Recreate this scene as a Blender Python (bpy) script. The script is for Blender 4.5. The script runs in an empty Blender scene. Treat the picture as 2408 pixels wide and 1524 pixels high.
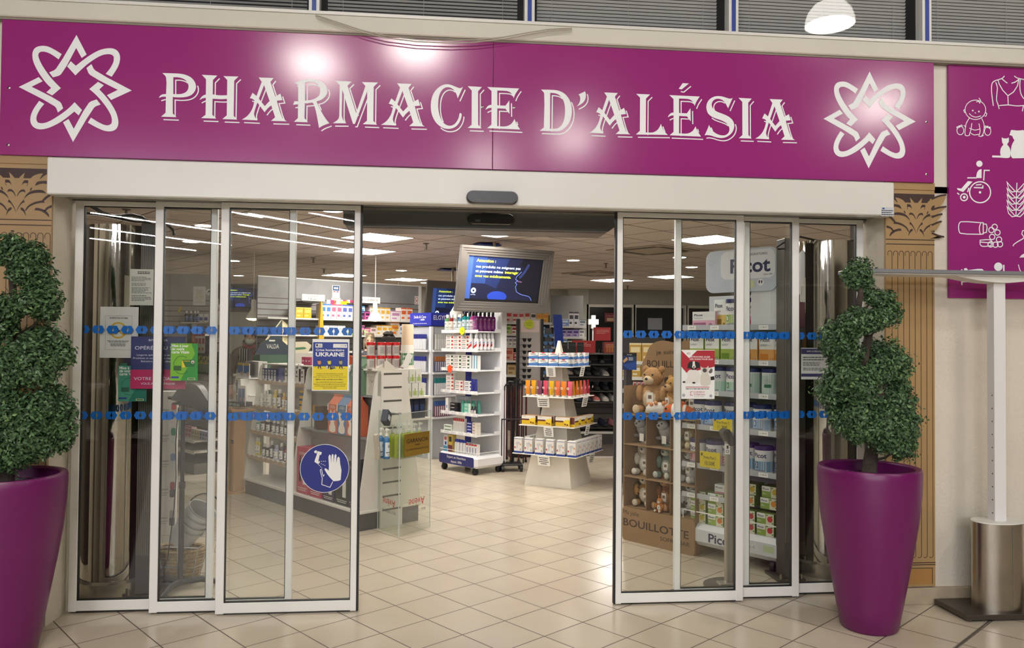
import bpy, math, random
from mathutils import Vector, Matrix, noise
from mathutils.geometry import tessellate_polygon
R = random.Random(7)
SC = bpy.context.scene
COL = SC.collection
PI = math.pi
# ---------------------------------------------------------------- camera, world, exposure
FPX, PITCH, YAW, ROLL, CAMZ = 1834.18, 0.0208541, 0.1006355, 0.00831441, 1.55
FW = Vector((math.sin(YAW)*math.cos(PITCH), math.cos(YAW)*math.cos(PITCH), math.sin(PITCH)))
_r0 = Vector((math.cos(YAW), -math.sin(YAW), 0)); _u0 = _r0.cross(FW)
RT = _r0*math.cos(ROLL)+_u0*math.sin(ROLL); UP = -_r0*math.sin(ROLL)+_u0*math.cos(ROLL)
CAMP = Vector((0, 0, CAMZ))
cd = bpy.data.cameras.new('camera'); cam = bpy.data.objects.new('camera', cd); COL.objects.link(cam)
cam.matrix_world = Matrix(((RT.x, UP.x, -FW.x, 0), (RT.y, UP.y, -FW.y, 0), (RT.z, UP.z, -FW.z, CAMZ), (0, 0, 0, 1)))
cd.sensor_fit = 'HORIZONTAL'; cd.sensor_width = 36.0; cd.lens = FPX/2408*36; cd.clip_start = 0.05; cd.clip_end = 200
SC.camera = cam
w = bpy.data.worlds.new('world'); SC.world = w; w.use_nodes = True
w.node_tree.nodes['Background'].inputs[0].default_value = (1.0, 0.97, 0.93, 1)
w.node_tree.nodes['Background'].inputs[1].default_value = 0.085
vs = SC.view_settings
vs.view_transform = 'Standard'; vs.look = 'None'; vs.gamma = 1; vs.exposure = 0.2; vs.use_curve_mapping = False
cy = SC.cycles
cy.max_bounces = 10; cy.transparent_max_bounces = 32; cy.diffuse_bounces = 3; cy.glossy_bounces = 4
cy.caustics_reflective = False; cy.caustics_refractive = False; cy.sample_clamp_indirect = 6.0
# ---------------------------------------------------------------- picture <-> place
def at(u, v, y):
    d = FW+RT*((u-1204)/FPX)-UP*((v-762)/FPX); return CAMP+d*(y/d.y)
def gz(u, v, z=0.0):
    d = FW+RT*((u-1204)/FPX)-UP*((v-762)/FPX); return CAMP+d*((z-CAMZ)/d.z)
TH = 0.911965                                             # tile grid turn: A runs right-forward, B right-back
AD = Vector((math.cos(TH), -math.sin(TH), 0)); BD = Vector((math.sin(TH), math.cos(TH), 0))
RZA, RZB = -TH, PI/2-TH
class Fr:                                                 # a standing frame: x to the right, -y towards the viewer
    def __init__(s, o, rz): s.o = Vector(o); s.rz = rz; s.M = Matrix.Translation(s.o)@Matrix.Rotation(rz, 4, 'Z'); s.I = s.M.inverted()
    def px(s, u, v, yl=0.0):                              # local x, z where the sight line meets local y = yl
        d = s.I.to_3x3()@(FW+RT*((u-1204)/FPX)-UP*((v-762)/FPX)); c = s.I@CAMP
        p = c+d*((yl-c.y)/d.y); return p.x, p.z
    def w(s, x, y, z): return s.M@Vector((x, y, z))
# ---------------------------------------------------------------- materials
def lin(c): return c/12.92 if c <= 0.04045 else ((c+0.055)/1.055)**2.4
def rgb(h): return tuple(lin(int(h[i:i+2], 16)/255) for i in (0, 2, 4))+(1,)
_M = {}
def C(h, rough=0.5, metal=0.0, spec=0.5, emit=0.0, coat=0.0, noise_amt=0.0, nscale=8.0, bump=0.0, bscale=40.0, alpha=1.0):
    k = (h, rough, metal, spec, emit, coat, noise_amt, nscale, bump, bscale, alpha)
    if k in _M: return _M[k]
    m = bpy.data.materials.new('m_'+h); m.use_nodes = True; nt = m.node_tree; b = nt.nodes['Principled BSDF']
    b.inputs['Base Color'].default_value = rgb(h); b.inputs['Roughness'].default_value = rough; b.inputs['Metallic'].default_value = metal
    b.inputs['Specular IOR Level'].default_value = spec; b.inputs['Coat Weight'].default_value = coat; b.inputs['Alpha'].default_value = alpha
    if emit: b.inputs['Emission Color'].default_value = rgb(h); b.inputs['Emission Strength'].default_value = emit
    if noise_amt or bump:
        tc = nt.nodes.new('ShaderNodeTexCoord')
        if noise_amt:
            n = nt.nodes.new('ShaderNodeTexNoise'); n.inputs['Scale'].default_value = nscale; n.inputs['Detail'].default_value = 5
            nt.links.new(tc.outputs['Object'], n.inputs['Vector'])
            mr = nt.nodes.new('ShaderNodeMapRange'); mr.inputs[3].default_value = 1-noise_amt; mr.inputs[4].default_value = 1+noise_amt*0.5
            mr.inputs[1].default_value = 0.3; mr.inputs[2].default_value = 0.7
            mx = nt.nodes.new('ShaderNodeMix'); mx.data_type = 'RGBA'; mx.blend_type = 'MULTIPLY'; mx.inputs[0].default_value = 1
            mx.inputs[6].default_value = rgb(h)
            nt.links.new(n.outputs[0], mr.inputs[0]); nt.links.new(mr.outputs[0], mx.inputs[7]); nt.links.new(mx.outputs[2], b.inputs['Base Color'])
        if bump:
            n2 = nt.nodes.new('ShaderNodeTexNoise'); n2.inputs['Scale'].default_value = bscale; n2.inputs['Detail'].default_value = 6
            nt.links.new(tc.outputs['Object'], n2.inputs['Vector'])
            bp = nt.nodes.new('ShaderNodeBump'); bp.inputs['Strength'].default_value = bump; bp.inputs['Distance'].default_value = 0.01
            nt.links.new(n2.outputs[0], bp.inputs['Height']); nt.links.new(bp.outputs[0], b.inputs['Normal'])
    _M[k] = m; return m
def clear(name, tint='f4f6f4', refl=1.0, rough=0.0, base=0.0):   # thin clear sheet: lets light straight through, mirrors by angle
    k = ('clear', name)
    if k in _M: return _M[k]
    m = bpy.data.materials.new(name); m.use_nodes = True; nt = m.node_tree; nt.nodes.remove(nt.nodes['Principled BSDF'])
    out = nt.nodes['Material Output']; t = nt.nodes.new('ShaderNodeBsdfTransparent'); t.inputs[0].default_value = rgb(tint)
    g = nt.nodes.new('ShaderNodeBsdfGlossy'); g.inputs['Roughness'].default_value = rough; g.inputs[0].default_value = (refl, refl, refl, 1)
    lw = nt.nodes.new('ShaderNodeLayerWeight'); lw.inputs[0].default_value = 0.5
    pw = nt.nodes.new('ShaderNodeMath'); pw.operation = 'POWER'; pw.inputs[1].default_value = 5; nt.links.new(lw.outputs['Facing'], pw.inputs[0])
    f = nt.nodes.new('ShaderNodeMath'); f.operation = 'MULTIPLY_ADD'; f.inputs[1].default_value = 0.9; f.inputs[2].default_value = 0.03; nt.links.new(pw.outputs[0], f.inputs[0])
    mx = nt.nodes.new('ShaderNodeMixShader')
    nt.links.new(f.outputs[0], mx.inputs[0]); nt.links.new(t.outputs[0], mx.inputs[1]); nt.links.new(g.outputs[0], mx.inputs[2])
    if base:
        d = nt.nodes.new('ShaderNodeBsdfDiffuse'); d.inputs[0].default_value = rgb(tint); m2 = nt.nodes.new('ShaderNodeMixShader'); m2.inputs[0].default_value = base
        nt.links.new(mx.outputs[0], m2.inputs[1]); nt.links.new(d.outputs[0], m2.inputs[2]); mx = m2
    nt.links.new(mx.outputs[0], out.inputs[0]); _M[k] = m; return m
def glow(h, s):                                           # lamp diffuser, screen
    return C(h, 0.5, emit=s)
def grid_mat(name, tile, col, grout, gw, ang, anchor, rough, var, mott, bumpy=0.0, rvar=0.0):
    m = bpy.data.materials.new(name); m.use_nodes = True; nt = m.node_tree; b = nt.nodes['Principled BSDF']; L = nt.links.new
    tc = nt.nodes.new('ShaderNodeTexCoord'); mp = nt.nodes.new('ShaderNodeMapping'); mp.vector_type = 'TEXTURE'
    mp.inputs['Location'].default_value = (anchor[0], anchor[1], 0); mp.inputs['Rotation'].default_value = (0, 0, ang)
    L(tc.outputs['Object'], mp.inputs[0]); sp = nt.nodes.new('ShaderNodeSeparateXYZ'); L(mp.outputs[0], sp.inputs[0])
    def mth(op, a, bv=None):
        n = nt.nodes.new('ShaderNodeMath'); n.operation = op
        for i, q in enumerate((a, bv)):
            if q is None: continue
            if isinstance(q, (int, float)): n.inputs[i].default_value = q
            else: L(q, n.inputs[i])
        return n.outputs[0]
    ds = []; fl = []
    for ax in (0, 1):
        s = mth('DIVIDE', sp.outputs[ax], tile); fl.append(mth('FLOOR', s)); f = mth('FRACT', s)
        ds.append(mth('MINIMUM', f, mth('SUBTRACT', 1.0, f)))
    dmin = mth('MINIMUM', ds[0], ds[1])
    mr = nt.nodes.new('ShaderNodeMapRange'); mr.inputs[1].default_value = gw*0.5/tile; mr.inputs[2].default_value = gw*0.75/tile; L(dmin, mr.inputs[0])
    cb = nt.nodes.new('ShaderNodeCombineXYZ'); L(fl[0], cb.inputs[0]); L(fl[1], cb.inputs[1])
    wn = nt.nodes.new('ShaderNodeTexWhiteNoise'); wn.noise_dimensions = '2D'; L(cb.outputs[0], wn.inputs['Vector'])
    no = nt.nodes.new('ShaderNodeTexNoise'); no.inputs['Scale'].default_value = 2.2; no.inputs['Detail'].default_value = 6; L(tc.outputs['Object'], no.inputs['Vector'])
    v = mth('ADD', mth('MULTIPLY', mth('SUBTRACT', wn.outputs[0], 0.5), var), mth('MULTIPLY', mth('SUBTRACT', no.outputs[0], 0.5), mott))
    v = mth('ADD', v, 1.0)
    mx = nt.nodes.new('ShaderNodeMix'); mx.data_type = 'RGBA'; mx.blend_type = 'MULTIPLY'; mx.inputs[0].default_value = 1; mx.inputs[6].default_value = rgb(col); L(v, mx.inputs[7])
    m2 = nt.nodes.new('ShaderNodeMix'); m2.data_type = 'RGBA'; m2.inputs[6].default_value = rgb(grout); L(mr.outputs[0], m2.inputs[0]); L(mx.outputs[2], m2.inputs[7])
    L(m2.outputs[2], b.inputs['Base Color'])
    r = mth('ADD', mth('MULTIPLY', mth('SUBTRACT', 1.0, mr.outputs[0]), 0.5), rough)
    if rvar: r = mth('ADD', r, mth('MULTIPLY', mth('SUBTRACT', no.outputs[0], 0.5), rvar))
    L(r, b.inputs['Roughness'])
    if bumpy:
        bp = nt.nodes.new('ShaderNodeBump'); bp.inputs['Strength'].default_value = bumpy; bp.inputs['Distance'].default_value = 0.003; L(mr.outputs[0], bp.inputs['Height']); L(bp.outputs[0], b.inputs['Normal'])
    return m
# ---------------------------------------------------------------- mesh builder
_T = {}
def glyphs(s, bold):
    k = (s, bold)
    if k not in _T:
        c = bpy.data.curves.new('t', 'FONT'); c.body = s; c.resolution_u = 3; c.offset = bold; c.size = 1.0; c.space_line = 0.86
        o = bpy.data.objects.new('t', c); me = o.to_mesh()
        vv = [(p.co.x, p.co.y) for p in me.vertices]; ff = [tuple(p.vertices) for p in me.polygons]
        o.to_mesh_clear(); bpy.data.objects.remove(o); bpy.data.curves.remove(c)
        _T[k] = (vv, ff)
    return _T[k]
def smooth_poly(p, lim=40, n=3):
    N = len(p); P = [Vector((q[0], q[1])) for q in p]; sm = []
    for i in range(N):
        a = P[i]-P[i-1]; b = P[(i+1) % N]-P[i]
        sm.append(a.length > 0 and b.length > 0 and math.degrees(abs(a.angle(b))) < lim and math.degrees(abs(a.angle(b))) > 2)
    out = []
    for i in range(N):
        j = (i+1) % N; out.append(P[i])
        if sm[i] or sm[j]:
            p0 = P[i-1] if sm[i] else P[i]*2-P[j]; p3 = P[(j+1) % N] if sm[j] else P[j]*2-P[i]
            L = (P[j]-P[i]).length
            t1 = (P[j]-p0).normalized()*L if sm[i] else (P[j]-P[i]); t2 = (p3-P[i]).normalized()*L if sm[j] else (P[j]-P[i])
            for q in range(1, n):
                t = q/n; h1 = 2*t**3-3*t*t+1; h2 = t**3-2*t*t+t; h3 = -2*t**3+3*t*t; h4 = t**3-t*t
                out.append(P[i]*h1+t1*h2+P[j]*h3+t2*h4)
    return [(q.x, q.y) for q in out]
def spl(p, n=4):                                          # open smooth curve through points
    P = [Vector((a, b)) for a, b in p]; out = []
    if len(P) < 3 or any(math.degrees(abs((P[i]-P[i-1]).angle(P[i+1]-P[i]))) > 62 for i in range(1, len(P)-1)): return list(p)
    for i in range(len(P)-1):
        a, b, c, d = P[max(0, i-1)], P[i], P[i+1], P[min(len(P)-1, i+2)]
        for q in range(n): t = q/n; r = (b*2+(c-a)*t+(a*2-b*5+c*4-d)*t*t+(b*3-a-c*3+d)*t**3)/2; out.append((r.x, r.y))
    return out+[p[-1]]
class MB:
    def __init__(s): s.v = []; s.f = []; s.m = []; s.sm = []; s.mats = []; s.S = [Matrix.Identity(4)]
    def push(s, m): s.S.append(s.S[-1]@m); return s
    def pop(s): s.S.pop(); return s
    def mi(s, m):
        if isinstance(m, str): m = C(m)
        if m not in s.mats: s.mats.append(m)
        return s.mats.index(m)
    def add(s, vs, fs, mat, smooth=False):
        b = len(s.v); M = s.S[-1]; i = mat if isinstance(mat, int) else s.mi(mat)
        s.v.extend(tuple(M@Vector(p)) for p in vs)
        for f in fs: s.f.append(tuple(b+q for q in f)); s.m.append(i); s.sm.append(smooth)
    def box(s, x0, x1, y0, y1, z0, z1, mat, bev=0.0, faces=None):
        if bev <= 0:
            vs = [(x0,y0,z0),(x1,y0,z0),(x1,y1,z0),(x0,y1,z0),(x0,y0,z1),(x1,y0,z1),(x1,y1,z1),(x0,y1,z1)]
            s.add(vs, [(0,1,5,4),(1,2,6,5),(2,3,7,6),(3,0,4,7),(4,5,6,7),(3,2,1,0)], mat); return s
        b = min(bev, (x1-x0)/2.01, (y1-y0)/2.01, (z1-z0)/2.01); vs = []; idx = {}
        for i, x in enumerate((x0, x1)):
            for j, y in enumerate((y0, y1)):
                for k, z in enumerate((z0, z1)):
                    ix, iy, iz = (x+b if i == 0 else x-b), (y+b if j == 0 else y-b), (z+b if k == 0 else z-b)
                    idx[i,j,k] = len(vs); vs += [(x, iy, iz), (ix, y, iz), (ix, iy, z)]
        f = []
        g = lambda i, j, k, a: idx[i,j,k]+a
        f += [(g(0,0,0,0),g(0,0,1,0),g(0,1,1,0),g(0,1,0,0)), (g(1,0,0,0),g(1,1,0,0),g(1,1,1,0),g(1,0,1,0))]
        f += [(g(0,0,0,1),g(1,0,0,1),g(1,0,1,1),g(0,0,1,1)), (g(0,1,0,1),g(0,1,1,1),g(1,1,1,1),g(1,1,0,1))]
        f += [(g(0,0,0,2),g(0,1,0,2),g(1,1,0,2),g(1,0,0,2)), (g(0,0,1,2),g(1,0,1,2),g(1,1,1,2),g(0,1,1,2))]
        for i in (0, 1):
            for j in (0, 1):
                f.append((g(i,j,0,0),g(i,j,1,0),g(i,j,1,1),g(i,j,0,1)))
                f.append((g(i,0,j,0),g(i,1,j,0),g(i,1,j,2),g(i,0,j,2)))
                f.append((g(0,i,j,1),g(1,i,j,1),g(1,i,j,2),g(0,i,j,2)))
                for k in (0, 1): f.append((g(i,j,k,0),g(i,j,k,1),g(i,j,k,2)))
        s.add(vs, f, mat); return s
    def lathe(s, pr, mat, n=20, c=(0,0,0), sx=1.0, sy=1.0, smooth=True, cap=True):
        vs = []; fs = []
        for r, z in pr:
            for k in range(n):
                a = 2*PI*k/n; vs.append((c[0]+r*math.cos(a)*sx, c[1]+r*math.sin(a)*sy, c[2]+z))
        for i in range(len(pr)-1):
            for k in range(n):
                q = (k+1) % n; fs.append((i*n+k, i*n+q, (i+1)*n+q, (i+1)*n+k))
        if cap and pr[0][0] > 1e-6: fs.append(tuple(reversed(range(n))))
        if cap and pr[-1][0] > 1e-6: fs.append(tuple((len(pr)-1)*n+k for k in range(n)))
        s.add(vs, fs, mat, smooth); return s
    def cyl(s, p0, p1, r, mat, n=12, r1=None, smooth=True): return s.tube([p0, p1], r, mat, n, r1=r1, smooth=smooth)
    def tube(s, pts, r, mat, n=8, r1=None, closed=False, smooth=True, cap=True):
        P = [Vector(p) for p in pts]; N = len(P); vs = []; fs = []; prev = None
        rr = r if isinstance(r, (list, tuple)) else [r+((r1-r)*i/(N-1) if r1 is not None else 0) for i in range(N)]
        for i in range(N):
            d = (P[(i+1) % N]-P[i-1]) if closed or 0 < i < N-1 else (P[1]-P[0] if i == 0 else P[-1]-P[-2])
            d.normalize()
            if prev is None: u = d.orthogonal().normalized()
            else:
                u = prev-d*prev.dot(d)
                u = u.normalized() if u.length > 1e-6 else d.orthogonal().normalized()
            prev = u; w_ = d.cross(u)
            for k in range(n):
                a = 2*PI*k/n; vs.append(tuple(P[i]+(u*math.cos(a)+w_*math.sin(a))*rr[i]))
        for i in range(N if closed else N-1):
            j = (i+1) % N
            for k in range(n):
                q = (k+1) % n; fs.append((i*n+k, i*n+q, j*n+q, j*n+k))
        if cap and not closed: fs.append(tuple(reversed(range(n)))); fs.append(tuple((N-1)*n+k for k in range(n)))
        s.add(vs, fs, mat, smooth); return s
    def ball(s, c, r, mat, nu=12, nv=8, bumpy=0.0):
        r = r if isinstance(r, (tuple, list)) else (r, r, r); vs = [(c[0], c[1], c[2]-r[2])]; fs = []
        for i in range(1, nv):
            t = PI*i/nv-PI/2
            for k in range(nu):
                a = 2*PI*k/nu; q = 1+(bumpy*noise.noise(Vector((c[0]*9+math.cos(a)*2, c[1]*9+math.sin(a)*2, c[2]*9+t*2))) if bumpy else 0)
                vs.append((c[0]+r[0]*q*math.cos(t)*math.cos(a), c[1]+r[1]*q*math.cos(t)*math.sin(a), c[2]+r[2]*q*math.sin(t)))
        vs.append((c[0], c[1], c[2]+r[2])); e = len(vs)-1
        for k in range(nu):
            q = (k+1) % nu; fs.append((0, 1+q, 1+k)); fs.append((e, e-nu+k, e-nu+q))
            for i in range(nv-2): fs.append((1+i*nu+k, 1+i*nu+q, 1+(i+1)*nu+q, 1+(i+1)*nu+k))
        s.add(vs, fs, mat, True); return s
    # flat print on a face that looks towards -y
    def flat(s, p, y, mat, holes=None):
        if holes:
            loops = [[Vector((q[0], q[1], 0)) for q in l] for l in [p]+holes]; tri = tessellate_polygon(loops)
            vs = [(q.x, y, q.y) for l in loops for q in l]; fs = []
            for t in tri:
                a, b, c = (vs[i] for i in t); cr = (b[0]-a[0])*(c[2]-a[2])-(b[2]-a[2])*(c[0]-a[0])
                fs.append(t if cr > 0 else (t[0], t[2], t[1]))
            s.add(vs, fs, mat); return s
        ar = sum(p[i-1][0]*p[i][1]-p[i][0]*p[i-1][1] for i in range(len(p)))
        q = p if ar > 0 else p[::-1]
        s.add([(a, y, b) for a, b in q], [tuple(range(len(q)))], mat); return s
    def rect(s, x0, x1, z0, z1, y, mat): return s.flat([(x0,z0),(x1,z0),(x1,z1),(x0,z1)], y, mat)
    def disc(s, x, z, r, y, mat, n=20, rz=None):
        rz = rz or r; return s.flat([(x+r*math.cos(2*PI*k/n), z+rz*math.sin(2*PI*k/n)) for k in range(n)], y, mat)
    def ring(s, x, z, r0, r1, y, mat, n=28, a0=0, a1=2*PI):
        return s.line([(x+(r0+r1)/2*math.cos(a0+(a1-a0)*k/n), z+(r0+r1)/2*math.sin(a0+(a1-a0)*k/n)) for k in range(n+(0 if a1-a0 > 6.28 else 1))], r1-r0, y, mat, closed=a1-a0 > 6.28)
    def line(s, p, wd, y, mat, closed=False):
        P = [Vector((a, b)) for a, b in p]; N = len(P); vs = []; fs = []
        for i in range(N):
            a = P[i]-P[i-1] if (closed or i > 0) else P[1]-P[0]; b = P[(i+1) % N]-P[i] if (closed or i < N-1) else a
            a = a.normalized() if a.length > 1e-9 else Vector((1, 0)); b = b.normalized() if b.length > 1e-9 else a
            n1 = Vector((-a.y, a.x)); n2 = Vector((-b.y, b.x)); m = n1+n2
            m = m.normalized() if m.length > 1e-6 else n1
            k = wd/2/max(0.35, m.dot(n1)); vs += [(P[i].x+m.x*k, y, P[i].y+m.y*k), (P[i].x-m.x*k, y, P[i].y-m.y*k)]
        for i in range(N if closed else N-1):
            j = (i+1) % N; fs.append((2*i+1, 2*j+1, 2*j, 2*i))
        s.add(vs, fs, mat); return s
    def prism(s, p, y0, y1, mat, smooth=False):           # outline in x,z pushed back from y0 to y1
        ar = sum(p[i-1][0]*p[i][1]-p[i][0]*p[i-1][1] for i in range(len(p))); p = p if ar > 0 else p[::-1]; n = len(p)
        vs = [(a, y0, b) for a, b in p]+[(a, y1, b) for a, b in p]
        fs = [tuple(range(n)), tuple(reversed(range(n, 2*n)))]; s.add(vs, fs, mat)
        s.add(vs, [((i+1) % n, i, n+i, n+(i+1) % n) for i in range(n)], mat, smooth); return s
    def text(s, t, x, z, h, y, mat, al='l', bold=0.0, wd=None, rot=0.0, sx=1.0):   # h: cap height
        vv, ff = glyphs(t, bold)
        if not vv: return s
        k = h/0.727; x0 = min(p[0] for p in vv); x1 = max(p[0] for p in vv); kx = k*sx
        if wd: kx = min(wd/(x1-x0), k*1.6)
        off = {'l': -x0, 'c': -(x0+x1)/2, 'r': -x1}[al]; ca, sa = math.cos(rot), math.sin(rot); vs = []
        for a, b in vv:
            p, q = (a+off)*kx, b*k; vs.append((x+p*ca-q*sa, y, z+p*sa+q*ca))
        s.add(vs, ff, mat); return s
    def rrect(s, x0, x1, z0, z1, r, y, mat, y1=None, n=5):
        p = []
        for cx, cz, a in ((x1-r, z0+r, -PI/2), (x1-r, z1-r, 0), (x0+r, z1-r, PI/2), (x0+r, z0+r, PI)):
            p += [(cx+r*math.cos(a+PI/2*k/n), cz+r*math.sin(a+PI/2*k/n)) for k in range(n+1)]
        return s.prism(p, y, y1, mat) if y1 is not None else s.flat(p, y, mat)
    def lines(s, x0, x1, z0, z1, n, y, mat, al='c', seed=0, t=0.45):   # rows of small unreadable print
        rr = random.Random(seed); dz = (z1-z0)/n
        for i in range(n):
            w_ = (x1-x0)*rr.uniform(0.6, 1.0); z = z1-dz*(i+0.5); xs = (x0+x1-w_)/2 if al == 'c' else x0; x = xs
            while x < xs+w_-0.0005:
                e = min(x+(x1-x0)*rr.uniform(0.05, 0.16), xs+w_); s.rect(x, e, z-dz*t/2, z+dz*t/2, y, mat); x = e+(x1-x0)*0.02
        return s
    def mesh(s, name):
        me = bpy.data.meshes.new(name); me.from_pydata(s.v, [], s.f)
        for m in s.mats: me.materials.append(m)
        me.polygons.foreach_set('material_index', s.m); me.polygons.foreach_set('use_smooth', s.sm)
        if any(s.sm): me.set_sharp_from_angle(angle=math.radians(42))
        me.update(); return me
    def obj(s, name, parent=None, loc=None, rz=0.0):
        o = bpy.data.objects.new(name, s.mesh(name)); COL.objects.link(o)
        if parent is not None: o.parent = parent; KIDS.setdefault(parent, []).append(o)
        if loc is not None: o.location = loc
        if rz: o.rotation_euler = (0, 0, rz)
        return o
KIDS = {}
def tag(o, label=None, cat=None, group=None, kind=None):
    for k, v in (('label', label), ('category', cat), ('group', group), ('kind', kind)):
        if v: o[k] = v
    return o
def thing(name, label, cat, loc=(0,0,0), rz=0.0, group=None, kind=None):
    o = bpy.data.objects.new(name, None); COL.objects.link(o); o.empty_display_size = 0.05
    o.location = loc; o.rotation_euler = (0, 0, rz); return tag(o, label, cat, group, kind)
def dup(o, loc, rz=0.0, label=None, group=None, parent=None):
    c = o.copy(); COL.objects.link(c)
    if parent is not None: c.parent = parent; KIDS.setdefault(parent, []).append(c)
    else:
        c.location = loc; c.rotation_euler = (o.rotation_euler[0], o.rotation_euler[1], rz)
        if label: c['label'] = label
        if group: c['group'] = group
    for k in KIDS.get(o, []): dup(k, None, parent=c)
    return c
def struct(o): o['kind'] = 'structure'; return o
ORD = ['', 'second', 'third', 'fourth', 'fifth', 'sixth', 'seventh', 'eighth', 'ninth', 'tenth', 'eleventh', 'twelfth', 'thirteenth', 'fourteenth']
def nth(i, n, a='left', b='right'):                       # leftmost, second from left ... rightmost
    if n == 1: return 'only'
    if i == 0: return a+'most'
    if i == n-1: return b+'most'
    return (ORD[i]+' from '+a) if i <= (n-1)//2 else (ORD[n-1-i]+' from '+b)
# ================================================================ SETTING: floor, ceiling, walls
WHITE = C('e4e2dc', 0.35); ALU = C('efeeea', 0.32, spec=0.5); BLACK = C('141416', 0.45); DKGREY = C('3a3b3a', 0.45); CHROME = C('c0bbb0', 0.05, 1.0)
CREAM = C('dcd8cb', 0.6, noise_amt=0.06, nscale=2); STUCCO = C('d8d0c0', 0.85, noise_amt=0.05, nscale=3, bump=0.5, bscale=55)
STEEL = C('b9b2a4', 0.28, 1.0, noise_amt=0.12, nscale=6); PLUM = C('6b1059', 0.36, noise_amt=0.05, nscale=2)
PAPER = C('ecebe4', 0.6); INK = C('2a2a2e', 0.6); GREYINK = C('8b8b8b', 0.7)
MAG = C('9c2c7c', 0.165, spec=0.55, noise_amt=0.04, nscale=1.5); PRINT = C('f6f9fb', 0.45)
CEILZ = 2.70
m = MB(); m.box(-14, 14, -24, 20, -0.1, 0, grid_mat('floor_tile', 0.3042, 'c8bca8', '5d5148', 0.0055, -TH, (0.224, 4.563), 0.2, 0.07, 0.14, 0.3, 0.25))
struct(m.obj('floor'))
m = MB(); m.box(1.75, 5.2, 10.3, 14.6, 0.0005, 0.004, C('6f655c', 0.5, noise_amt=0.3, nscale=9)); m.push(Matrix.Translation((1.75, 10.25, 0))); m.box(0, 3.4, 0, 0.05, 0.0005, 0.006, 'd8d4cc'); m.pop()
tag(struct(m.obj('floor.001')), 'grey wood-look floor with a white edge in front of the shoe shelves', 'floor')
m = MB(); m.box(-12, 12, 4.66, 20, CEILZ, CEILZ+0.15, grid_mat('ceiling_tile', 0.6, 'd2c5bc', '51473f', 0.014, -TH, (0.06, 9.9), 0.85, 0.03, 0.05))
struct(m.obj('ceiling'))
m = MB(); YW = 4.42
m.box(-7, -2.042, YW, YW+0.3, 0, 2.5, STUCCO); m.box(2.69, 7, YW, YW+0.3, 0, 2.5, STUCCO); m.box(-7, 7, YW, YW+0.3, 2.46, 3.36, CREAM)
struct(m.obj('wall_front'))
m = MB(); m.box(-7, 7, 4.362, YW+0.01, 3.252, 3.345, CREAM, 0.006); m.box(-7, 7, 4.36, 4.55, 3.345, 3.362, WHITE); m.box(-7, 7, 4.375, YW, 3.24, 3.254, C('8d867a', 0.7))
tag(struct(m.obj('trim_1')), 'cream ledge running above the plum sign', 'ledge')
m = MB(); m.box(2.72, 7, 4.395, YW+0.02, 0, 0.098, C('b3a48c', 0.5, noise_amt=0.2, nscale=5), 0.003); struct(m.obj('baseboard_right'))
m = MB(); m.box(-7, -2.05, 4.395, YW+0.02, 0, 0.098, C('b3a48c', 0.5, noise_amt=0.2, nscale=5), 0.003); struct(m.obj('baseboard_left'))
m = MB()
for k in (0, 1): m.box(-3, 3, -0.003+k*0.012, 0.003+k*0.012, 0.0004, 0.0016, C('8d8781', 0.3, 0.6))
o = m.obj('trim_2', loc=gz(2298, 1488), rz=math.atan2(*(gz(2345, 1452)-gz(2252, 1524)).yx)); tag(struct(o), 'double metal expansion joint across the floor tiles', 'floor joint')
# shop's own shell
GREYW = C('a7a69c', 0.8, noise_amt=0.04, nscale=1.2)
m = MB(); m.box(-12, 12, 17.2, 17.4, 0, CEILZ, GREYW); struct(m.obj('wall_back'))
m = MB(); m.box(-9.2, -9.0, 4.7, 17.2, 0, CEILZ, GREYW); struct(m.obj('wall_left'))
m = MB(); m.box(-2.85, -2.8, 4.72, 5.75, 0, CEILZ, C('37302b', 0.6)); struct(m.obj('added_dark_panel_left')); m = MB(); m.box(3.3, 3.35, 4.72, 5.9, 0, CEILZ, C('37302b', 0.6)); struct(m.obj('added_dark_panel_right'))  # added unseen dark panels, there to darken the chrome columns' reflections
m = MB(); m.box(8.6, 8.8, 4.7, 17.2, 0, CEILZ, GREYW); struct(m.obj('wall_right'))
MALLW = C('6f685d', 0.8, noise_amt=0.1, nscale=0.6)
for nm, q in (('wall_mall_back', (-14, 14, -24.3, -24, 0, 6.6)), ('wall_mall_left', (-14.3, -14, -24, 5, 0, 6.6)), ('wall_mall_right', (14, 14.3, -24, 5, 0, 6.6)), ('ceiling_mall', (-14, 14, -24, 5, 6.6, 6.8))):
    m = MB(); m.box(*q, MALLW); struct(m.obj(nm))
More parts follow.
